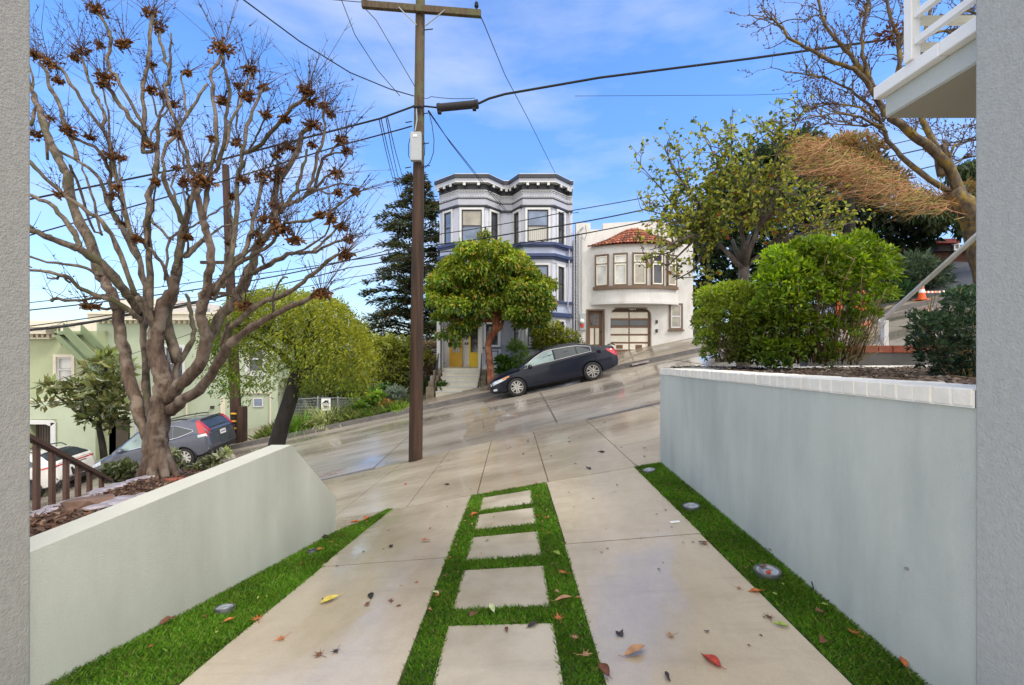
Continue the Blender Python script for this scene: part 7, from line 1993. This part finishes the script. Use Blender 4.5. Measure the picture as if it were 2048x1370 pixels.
# long dry shoots sweeping out to the left from the lowest limb
limb2([(1960,445),(1900,415),(1850,385),(1800,350),(1750,322),(1715,305)], 22, 5, .2, lv=1, side=6)
P_, D_, N_2, L2, C2 = [], [], [], [], []
for (nm, mt, k) in (('dry_shoots', M['redtwig'], 430), ('olive_shoots', M['olivetwig'], 230)):
    b = MB()
    for _ in range(k):
        u = rd.random()**.6; ax, ay = 1940-290*u, 428-140*u-10*math.sin(u*3.1)+abs(rd.gauss(0,30))*(1-abs(2*u-1))+rd.gauss(0,7)
        L_ = rd.choice([rd.uniform(30,90),rd.uniform(60,170)])*(1 if mt is M['redtwig'] else .7); an = rd.gauss(.10,.34)+.12*u
        ex, ey = ax-L_*math.cos(an), ay+L_*math.sin(an)*.55-6
        ey = min(ey, 427-max(0,(1720-ex))*.30+rd.gauss(0,5)); ey = max(ey, 275+rd.gauss(0,6))
        ex = max(ex, 1585+rd.gauss(0,14))
        dy = rd.gauss(0,.45); A, E = W(ax, ay, dy*.4), W(ex, ey, dy)
        m_ = A.lerp(E, .4)+Vector((rd.gauss(0,.04), rd.gauss(0,.06), rd.gauss(.03,.08))); m2 = A.lerp(E, .75)+Vector((rd.gauss(0,.04), rd.gauss(0,.05), rd.gauss(0,.05)))
        r0 = rd.uniform(.0018,.0038); b.tube([A, m_, m2, E], [r0*1.3, r0, r0*.75, r0*.4], 3, cap=False)
        for _k in range(rd.randint(1,3)):
            q = m_.lerp(E, rd.random()); v = (E-A).normalized()+Vector((rd.gauss(0,.4),rd.gauss(0,.5),rd.gauss(0,.5))); b.tube([q, q+v*rd.uniform(.05,.2)], [r0*.6, r0*.3], 3, cap=False)
            if rd.random() < .95:
                P_.append(q+v*.05); D_.append(v); N_2.append([rd.gauss(0,1) for _ in range(3)]); L2.append(rd.uniform(.025,.075)); C2.append(np.array(rd.choice([(.42,.19,.07),(.24,.12,.05),(.26,.24,.05),(.16,.16,.04)]))*rd.uniform(.6,1.3))
    b.build(nm, mt, t)
leafmesh('dry_leaves', np.array(P_), np.array(D_), np.array(N_2), np.array(L2), np.array(L2)*.4, np.array(C2), M['dryleaf'], t, .3)

# ------------------------------------------------------------------ hedges in the right bed
def hedge(base, lumps, k, size, label, stems, seed, name='hedge', lo=None, hi=None):
    rng = np.random.default_rng(seed); rd = random.Random(seed)
    t = thing(name, label, 'hedge' if name == 'hedge' else 'shrub', base)
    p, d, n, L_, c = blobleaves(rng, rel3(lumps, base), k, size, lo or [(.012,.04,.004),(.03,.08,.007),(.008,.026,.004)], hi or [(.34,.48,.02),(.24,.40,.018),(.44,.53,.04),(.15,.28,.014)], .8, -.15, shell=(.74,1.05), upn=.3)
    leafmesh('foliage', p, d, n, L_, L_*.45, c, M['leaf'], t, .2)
    b = MB()
    for (a, e, r_) in stems(rd):
        A, E = Vector(a)-base, Vector(e)-base; m_ = A.lerp(E, .5)+Vector((rd.gauss(0,.05), rd.gauss(0,.05), -.02)); m2 = A.lerp(E, .75)+Vector((rd.gauss(0,.04), rd.gauss(0,.04), 0))
        b.tube([A, m_, m2, E], [r_, r_*.8, r_*.65, r_*.4], 5)
        for _ in range(2):
            q = m_.lerp(E, rd.random()); b.tube([q, q+Vector((rd.gauss(0,.1),rd.gauss(0,.1),rd.uniform(.08,.22)))], [r_*.5, r_*.25], 4, cap=False)
    b.build('stems', M['hstem'], t, smooth=True); return t
def rel3(lumps, base): return [(x-base.x, y-base.y, z-base.z, a, b_, c_) for (x, y, z, a, b_, c_) in lumps]
M['hstem'] = pmat('hedge stems', (.17,.13,.05), .8, .3, 10)
D = 5.6
def lm(px, py, r_, dy=0, f=1.): q = P(px, py, D+dy); rr_ = r_*D/F; return (q.x, q.y, q.z, rr_, rr_, rr_*f)
big = []
for (px, py, r_) in ((1560,520,38),(1600,500,34),(1640,490,28),(1680,490,30),(1720,490,28),(1755,512,30),(1770,545,22),(1765,575,14),(1740,530,30),(1700,515,34),(1650,520,40),(1600,545,42),(1560,560,40),(1540,600,36),(1575,600,40),(1620,580,40),(1665,555,34),(1535,640,30),(1570,650,34),(1610,635,30),(1545,690,30),(1580,695,28),(1615,690,22),(1650,640,20),(1775,585,13),(1640,670,18),(1560,715,18),(1675,590,16),(1690,655,12),(1720,560,24),(1530,560,24),(1525,690,22),(1530,715,16),(1518,610,20),(1720,600,20),(1745,620,14),(1700,630,16),(1670,690,14),(1715,665,10),(1650,710,14)):
    for dy in (-.35,.05,.45):
        big.append(lm(px+rd.gauss(0,4), py+rd.gauss(0,3), r_*rd.uniform(.7,1.0), dy*(1 if py < 620 else .6)))
        big[-1] = (big[-1][0], big[-1][1], big[-1][2]-.05, *big[-1][3:])
def stem_big(rd):
    out = []
    for _ in range(62):
        u = rd.random(); a = P(1590+130*u, 722+rd.uniform(-4,8), D+rd.uniform(-.25,.3)); e = P(1560+225*u+rd.gauss(0,12), rd.uniform(505,610), D+rd.gauss(0,.3)); out.append((a, e, rd.uniform(.005,.011)))
    for _ in range(45):
        u = rd.random(); a = P(1560+170*u, 722, D+rd.uniform(-.25,.25)); e = P(1500+295*u, rd.uniform(620,690), D+rd.gauss(0,.25)); out.append((a, e, rd.uniform(.004,.008)))
    return out
hb = P(1640, 724, D)
hedge(hb, big, 27000, .062, 'tall bright green clipped hedge with bare twiggy stems low on its right side', stem_big, 3)
D = 5.95; small = []
for (px, py, r_) in ((1420,600,28),(1450,588,26),(1480,590,26),(1500,600,24),(1415,640,26),(1450,630,34),(1490,640,30),(1415,680,24),(1450,680,32),(1490,690,28),(1420,710,14),(1405,655,16),(1475,715,18),(1505,660,20),(1515,640,22),(1520,690,20),(1515,715,14)):
    for dy in (-.25,.1,.4): small.append(lm(px+rd.gauss(0,3), py+rd.gauss(0,3), r_*rd.uniform(.75,1.), dy))
def stem_small(rd): return [(P(1430+75*rd.random(), 724, D+rd.uniform(-.2,.2)), P(1400+115*rd.random(), rd.uniform(620,690), D+rd.gauss(0,.2)), rd.uniform(.004,.009)) for _ in range(60)]
hedge(P(1455, 726, D), small, 14000, .052, 'smaller rounded yellow green hedge at the sidewalk end of the right bed', stem_small, 5, lo=[(.03,.065,.008),(.06,.11,.01),(.02,.045,.006)], hi=[(.36,.46,.04),(.26,.38,.03),(.42,.48,.06)])
D = 3.75; dk = []
for (px, py, r_) in ((1910,612,24),(1880,650,26),(1925,600,30),(1955,610,40),(1855,655,30),(1895,660,36),(1945,660,40),(1840,690,22),(1870,700,32),(1915,710,38),(1965,710,40),(1860,725,20),(1905,745,30),(1950,750,36),(1835,640,16),(1880,640,14)):
    for dy in (-.2,.15,.4): dk.append(lm(px+rd.gauss(0,4), py+rd.gauss(0,4), r_*rd.uniform(.7,1.), dy))
def stem_dk(rd): return [(P(1900+60*rd.random(), 765, D+rd.uniform(-.1,.2)), P(1825+150*rd.random(), rd.uniform(590,700), D+rd.gauss(0,.2)), rd.uniform(.004,.007)) for _ in range(40)]
hedge(P(1925, 765, D), dk, 5200, .048, 'dark glossy green shrub against the right pillar', stem_dk, 9, 'shrub', lo=[(.008,.022,.010),(.012,.03,.014)], hi=[(.035,.075,.03),(.05,.09,.035),(.07,.11,.05)])

# ------------------------------------------------------------------ other trees and shrubs
def bush(name, label, cat, px, py, y, lumpspec, k, size, lo, hi, wr=.42, out=.7, droop=0., trunk=None, group=None, seed=1, mat='leaf', upn=.5, spread=.5):
    rng = np.random.default_rng(seed); rd = random.Random(seed)
    base = P(px, py, y); t = thing(name, label, cat, base, group)
    lumps = []
    for (lx, ly, r_) in lumpspec:
        for dy in (-1,0,1):
            q = P(lx+rd.gauss(0,r_*.12), ly+rd.gauss(0,r_*.12), y+dy*r_*y/F*spread)-base; rr_ = r_*y/F*rd.uniform(.7,1.05); lumps.append((q.x,q.y,q.z,rr_,rr_,rr_*.85))
    p, d, n, L_, c = blobleaves(rng, lumps, k, size, lo, hi, out, droop, upn=upn)
    leafmesh('foliage' if not trunk else 'crown', p, d, n, L_, L_*wr, c, M[mat], t, .15)
    b = MB()
    if trunk:
        for pts, r0, r1 in trunk:
            q = [P(x_, y_, y)-base for x_, y_ in pts]; b.tube(q, [r0+(r1-r0)*i/(len(q)-1) for i in range(len(q))], 9)
        b.build('trunk', M['darkbark'], t, smooth=True)
    else:
        for _ in range(14):
            l = rd.choice(lumps); b.tube([Vector((rd.gauss(0,.05),rd.gauss(0,.05),-.05)), Vector(l[:3])*.5+Vector((rd.gauss(0,.05),0,0)), Vector(l[:3])], [.02,.014,.006], 5)
        b.build('stems', M['greybark'], t)
    return t
DG = [(.008,.020,.008),(.014,.032,.012)]; DG2 = [(.03,.055,.018),(.022,.045,.018),(.045,.065,.022)]
bush('evergreen_tree', 'large dark evergreen tree mass behind the pear tree, left of the red eave', 'tree', 1690, 640, 23,
     [(1400,520,40),(1440,560,40),(1480,600,35),(1420,430,30),(1450,380,40),(1500,340,45),(1560,310,45),(1610,290,40),(1650,330,55),(1580,400,70),(1500,460,60),(1640,440,60),(1700,420,50),(1720,350,45),(1740,470,50),(1780,440,50),(1800,500,45),(1740,530,40),(1830,450,40),(1460,500,50),(1550,520,60),(1640,540,50),(1400,590,30),(1420,620,30),(1850,480,25),(1700,550,40)], 15000, .42, DG, DG2, .4, .5, .3, [([(1690,650),(1690,560),(1680,450)],.4,.2)], seed=21, spread=.4)
bush('evergreen_tree', 'dark weeping tree hanging over the shingled house at the right edge', 'tree', 1980, 560, 21,
     [(1830,430,30),(1870,420,35),(1920,410,40),(1960,430,45),(1990,470,40),(1890,450,28),(1940,460,25),(1920,350,30),(1960,340,40),(2000,380,60)], 5200, .32, [(.02,.032,.012),(.03,.045,.014)], [(.07,.095,.03),(.05,.08,.022)], .3, .2, 1.2, [([(1990,600),(1985,500),(1960,430)],.3,.15)], seed=22)
bush('reddish_tree', 'rust coloured tree top rising above the dry shoots', 'tree', 1700, 420, 16,
     [(1650,300,26),(1690,285,22),(1720,290,26),(1750,300,22),(1670,320,30),(1730,320,28),(1700,340,30),(1640,330,25),(1610,315,24),(1670,360,30),(1720,370,32),(1770,345,26),(1780,380,30),(1830,400,28),(1740,400,26),(1800,355,18),(1690,300,24),(1650,350,28),(1870,410,22),(1900,400,24),(1930,380,22)], 7500, .19, [(.09,.07,.025),(.12,.07,.03),(.06,.07,.02)], [(.36,.17,.075),(.24,.19,.06),(.42,.21,.10),(.22,.24,.06)], .3, .5, -.2, [([(1700,520),(1700,420),(1700,320)],.2,.08)], seed=23)
bush('shrub', 'grey green feathery shrub below the white handrail, before the shingled house', 'shrub', 1810, 590, 20,
     [(1800,550,30),(1830,535,30),(1865,545,28),(1880,570,22),(1850,575,30),(1810,580,25),(1775,560,24)], 2600, .28, [(.02,.04,.018),(.03,.05,.025)], [(.10,.14,.08),(.08,.12,.06)], .25, .9, -.4, seed=24)
bush('shrub', 'spiky green plant left of the banded traffic cone', 'shrub', 1800, 612, 19.6,
     [(1800,580,16),(1785,600,16),(1815,600,14),(1765,595,12),(1750,605,14)], 700, .42, [(.02,.06,.02)], [(.08,.16,.06),(.05,.12,.045)], .16, 1.2, -.2, seed=25)
bush('magnolia', 'young magnolia with broad glossy leaves and slim pale trunk before the green building', 'tree', 207, 945, 18.7,
     [(125,785,16),(155,780,18),(190,740,20),(215,720,20),(240,740,20),(225,770,25),(180,800,24),(150,805,16),(215,815,26),(250,800,22),(262,825,14),(190,840,20),(225,850,18),(105,775,12),(84,810,12),(90,775,10),(170,830,14),(200,770,22)], 1500, .36, [(.035,.055,.015),(.025,.04,.012),(.09,.055,.03)], [(.24,.28,.075),(.17,.22,.06),(.33,.32,.11)], .38, .9, -.1, [([(212,950),(205,890),(197,850),(205,790),(212,730)],.14,.05),([(197,850),(150,820),(110,790)],.07,.03),([(205,800),(240,780),(258,760)],.06,.03)], seed=26, mat='leafgloss')
LG, LH = [(.05,.085,.015),(.07,.10,.018)], [(.20,.23,.035),(.16,.20,.03),(.24,.24,.05)]
bush('garden_tree', 'bushy yellow green tree between the drooping tree and the utility pole', 'tree', 770, 800, 21.3,
     [(740,690,26),(770,690,30),(800,700,30),(760,720,34),(790,740,36),(815,730,26),(735,730,26),(825,700,22),(850,720,18),(760,760,30),(800,770,28),(720,660,20)], 5200, .24, [(.08,.10,.022),(.055,.075,.018)], [(.46,.48,.07),(.34,.38,.05)], .35, .5, .2, [([(770,820),(772,760),(775,700)],.14,.06)], seed=27)
bush('garden_tree', 'olive green shrubby tree behind the drooping tree crown, above the wire fence', 'tree', 660, 820, 23.5,
     [(620,760,40),(660,740,45),(690,760,40),(600,790,30),(650,790,30),(700,790,30),(570,770,30),(720,780,30)], 4200, .26, [(.07,.08,.022),(.05,.065,.018)], [(.36,.37,.08),(.28,.30,.07)], .3, .5, .1, [([(660,840),(662,780),(665,740)],.14,.06)], seed=28)
bush('shrub', 'dry tan brown bush between the pole and the blue house', 'shrub', 858, 772, 22,
     [(850,710,14),(862,725,18),(868,745,16),(852,745,16),(875,730,10),(862,690,10)], 1500, .24, [(.10,.07,.035),(.13,.09,.05)], [(.42,.31,.18),(.33,.26,.13)], .2, .7, -.2, seed=29)
bush('shrub', 'bright green leafy shrub among the garden plants at the far kerb, left of the pole', 'shrub', 735, 838, 19.4,
     [(725,815,16),(745,805,18),(760,818,16),(735,830,14),(715,832,12),(755,795,14)], 2100, .16, [(.03,.075,.01)], [(.28,.46,.05),(.18,.36,.03)], .5, .6, .1, seed=30)
bush('shrub', 'soft grey green silvery plant beside the bright green shrub, left of the pole', 'shrub', 790, 812, 19.8,
     [(785,785,14),(800,790,14),(795,805,14),(812,800,10),(778,800,10)], 900, .22, [(.08,.11,.07)], [(.45,.52,.40),(.36,.43,.32)], .2, 1., -.1, seed=31)
bush('shrub', 'orange tinged flowering plant in the garden strip left of the pole', 'shrub', 775, 828, 19.2,
     [(768,808,10),(782,812,10),(775,820,10)], 520, .13, [(.08,.07,.02)], [(.55,.26,.06),(.36,.25,.07)], .4, .7, 0, seed=32)
bush('shrub', 'rounded mid green shrub topmost in the garden strip left of the pole', 'shrub', 765, 808, 20.6,
     [(755,785,14),(770,780,14),(745,795,12)], 900, .15, [(.03,.07,.02)], [(.25,.42,.14),(.16,.32,.09)], .45, .6, 0, seed=33)
bush('shrub', 'small green plant at the foot of the porch steps', 'shrub', 885, 786, 20.3, [(884,772,8),(888,780,7)], 240, .18, [(.03,.07,.01)], [(.14,.26,.03)], .4, .7, -.2, seed=34)
bush('shrub', 'yellow green spreading bush behind the navy sedan, by the white house door', 'shrub', 1115, 720, 20.6,
     [(1085,670,18),(1105,660,18),(1125,668,18),(1145,675,14),(1090,690,18),(1115,690,20),(1140,690,14),(1075,690,10),(1160,690,8)], 3000, .20, [(.05,.07,.01),(.03,.05,.01)], [(.40,.40,.04),(.27,.31,.03)], .25, .9, .1, seed=35)
bush('shrub', 'wispy light green bamboo like plant before the blue house windows', 'shrub', 1035, 745, 20.2,
     [(1030,690,10),(1040,705,14),(1035,725,14),(1045,735,14),(1022,700,8),(1050,715,10)], 1200, .22, [(.04,.08,.01)], [(.30,.42,.10),(.20,.34,.07)], .16, .9, -.5, seed=36)
bush('shrub', 'dark leafy green bush between the red trunk and the navy sedan', 'shrub', 1010, 765, 19.9,
     [(1005,725,14),(1020,735,16),(1010,750,14),(998,742,8),(1030,752,12)], 1500, .17, [(.015,.05,.008)], [(.11,.22,.02),(.07,.17,.015)], .45, .7, 0, seed=37)
bush('shrub', 'leafy green shrub at the left foot of the pollarded tree', 'shrub', 250, 960, 6.3,
     [(225,945,16),(245,938,16),(265,942,16),(235,955,14),(260,955,14),(215,955,10)], 800, .085, [(.035,.05,.015),(.05,.045,.02)], [(.16,.19,.05),(.22,.25,.10)], .45, .8, 0, seed=38, mat='leafgloss')
bush('shrub', 'leafy shrub with pale highlights right of the pollarded tree, before the grey car', 'shrub', 385, 948, 6.3,
     [(350,928,10),(345,912,9),(365,940,12),(405,938,12),(428,922,11),(445,912,9),(385,948,12),(412,930,10)], 900, .085, [(.035,.05,.015),(.05,.045,.02)], [(.24,.28,.08),(.42,.42,.26)], .45, .8, 0, seed=39, mat='leafgloss')
def grassclump(label, px, py, y, k, h, spread, cols, seed, name='grass_clump', wd=.016):
    rng = np.random.default_rng(seed); base = P(px, py, y); t = thing(name, label, 'plant', base)
    a = rng.random(k)*6.28; r_ = rng.random(k)*spread*.3
    p0 = np.stack([np.cos(a)*r_, np.sin(a)*r_, np.zeros(k)], 1); ln = rng.uniform(.5,1.15,k)*h; lean = rng.uniform(.1,1.1,k)
    P_, D_, N_2, L2, C2 = [], [], [], [], []
    c = mixcol(rng, k, cols, .2); pos = p0.copy(); el = 1.35-lean*.35
    for s_ in range(4):
        d = np.stack([np.cos(a)*np.cos(el), np.sin(a)*np.cos(el), np.sin(el)], 1)
        P_.append(pos.copy()); D_.append(d); N_2.append(np.stack([-np.cos(a)*np.sin(el), -np.sin(a)*np.sin(el), np.cos(el)], 1)); L2.append(ln/4*1.25); C2.append(c*(.65+.15*s_)); pos = pos+d*(ln/4)[:,None]; el = el-lean*.62
    leafmesh('blades', np.concatenate(P_), np.concatenate(D_), np.concatenate(N_2), np.concatenate(L2), wd*1.6, np.concatenate(C2), M['leaf'], t, .1)
GC = [(.12,.26,.025),(.19,.35,.045),(.06,.15,.018)]
grassclump('pale fountain grass drooping over the far kerb below the yard sign', 655, 856, 18.75, 420, .95, 1.3, [(.55,.54,.28),(.42,.45,.2),(.30,.36,.13)], 51)
grassclump('tall green grass clump between the drooping trunk and the pale fountain grass', 604, 868, 18.8, 520, .95, 1.5, GC, 52)
grassclump('low bright green grass clump at the kerb, just right of the dark leaning trunk', 580, 876, 18.5, 340, .5, 1.0, [(.18,.38,.03),(.25,.45,.045)], 53)
grassclump('dark spiky clump growing beside the pale fountain grass', 680, 842, 19.0, 260, .6, .8, [(.06,.05,.03),(.05,.07,.02),(.09,.09,.03)], 54)
grassclump('lime green grass along the kerb just left of the utility pole', 805, 822, 18.6, 420, .4, 1.4, [(.22,.42,.03),(.30,.48,.06)], 55)
grassclump('grassy weeds on the kerb right below the orange tinged plant', 745, 838, 18.6, 320, .42, 1.2, GC, 56)
# rough undergrowth of the garden lot
def fu(k):
    x = rng.uniform(-10.6,-4.4,k); y = rng.uniform(18.3,26,k); return x, y, np.vectorize(zw)(x, y)-.04
x, y, z = fu(14000); k = len(x); a = rng.random(k)*6.28
d = np.stack([np.cos(a)*.5, np.sin(a)*.5, rng.uniform(.3,1,k)], 1)
tag(leafmesh('undergrowth', np.stack([x,y,z],1), d, np.stack([-np.sin(a),np.cos(a),rng.normal(0,.4,k)],1), rng.uniform(.15,.5,k)*(1+(y-18)*.12), .06, mixcol(rng,k,[(.09,.15,.022),(.15,.21,.035),(.22,.21,.075),(.06,.10,.018)],.25), M['leaf'], None), 'overgrown weeds filling the garden lot behind the far kerb', 'weeds', kind='stuff')
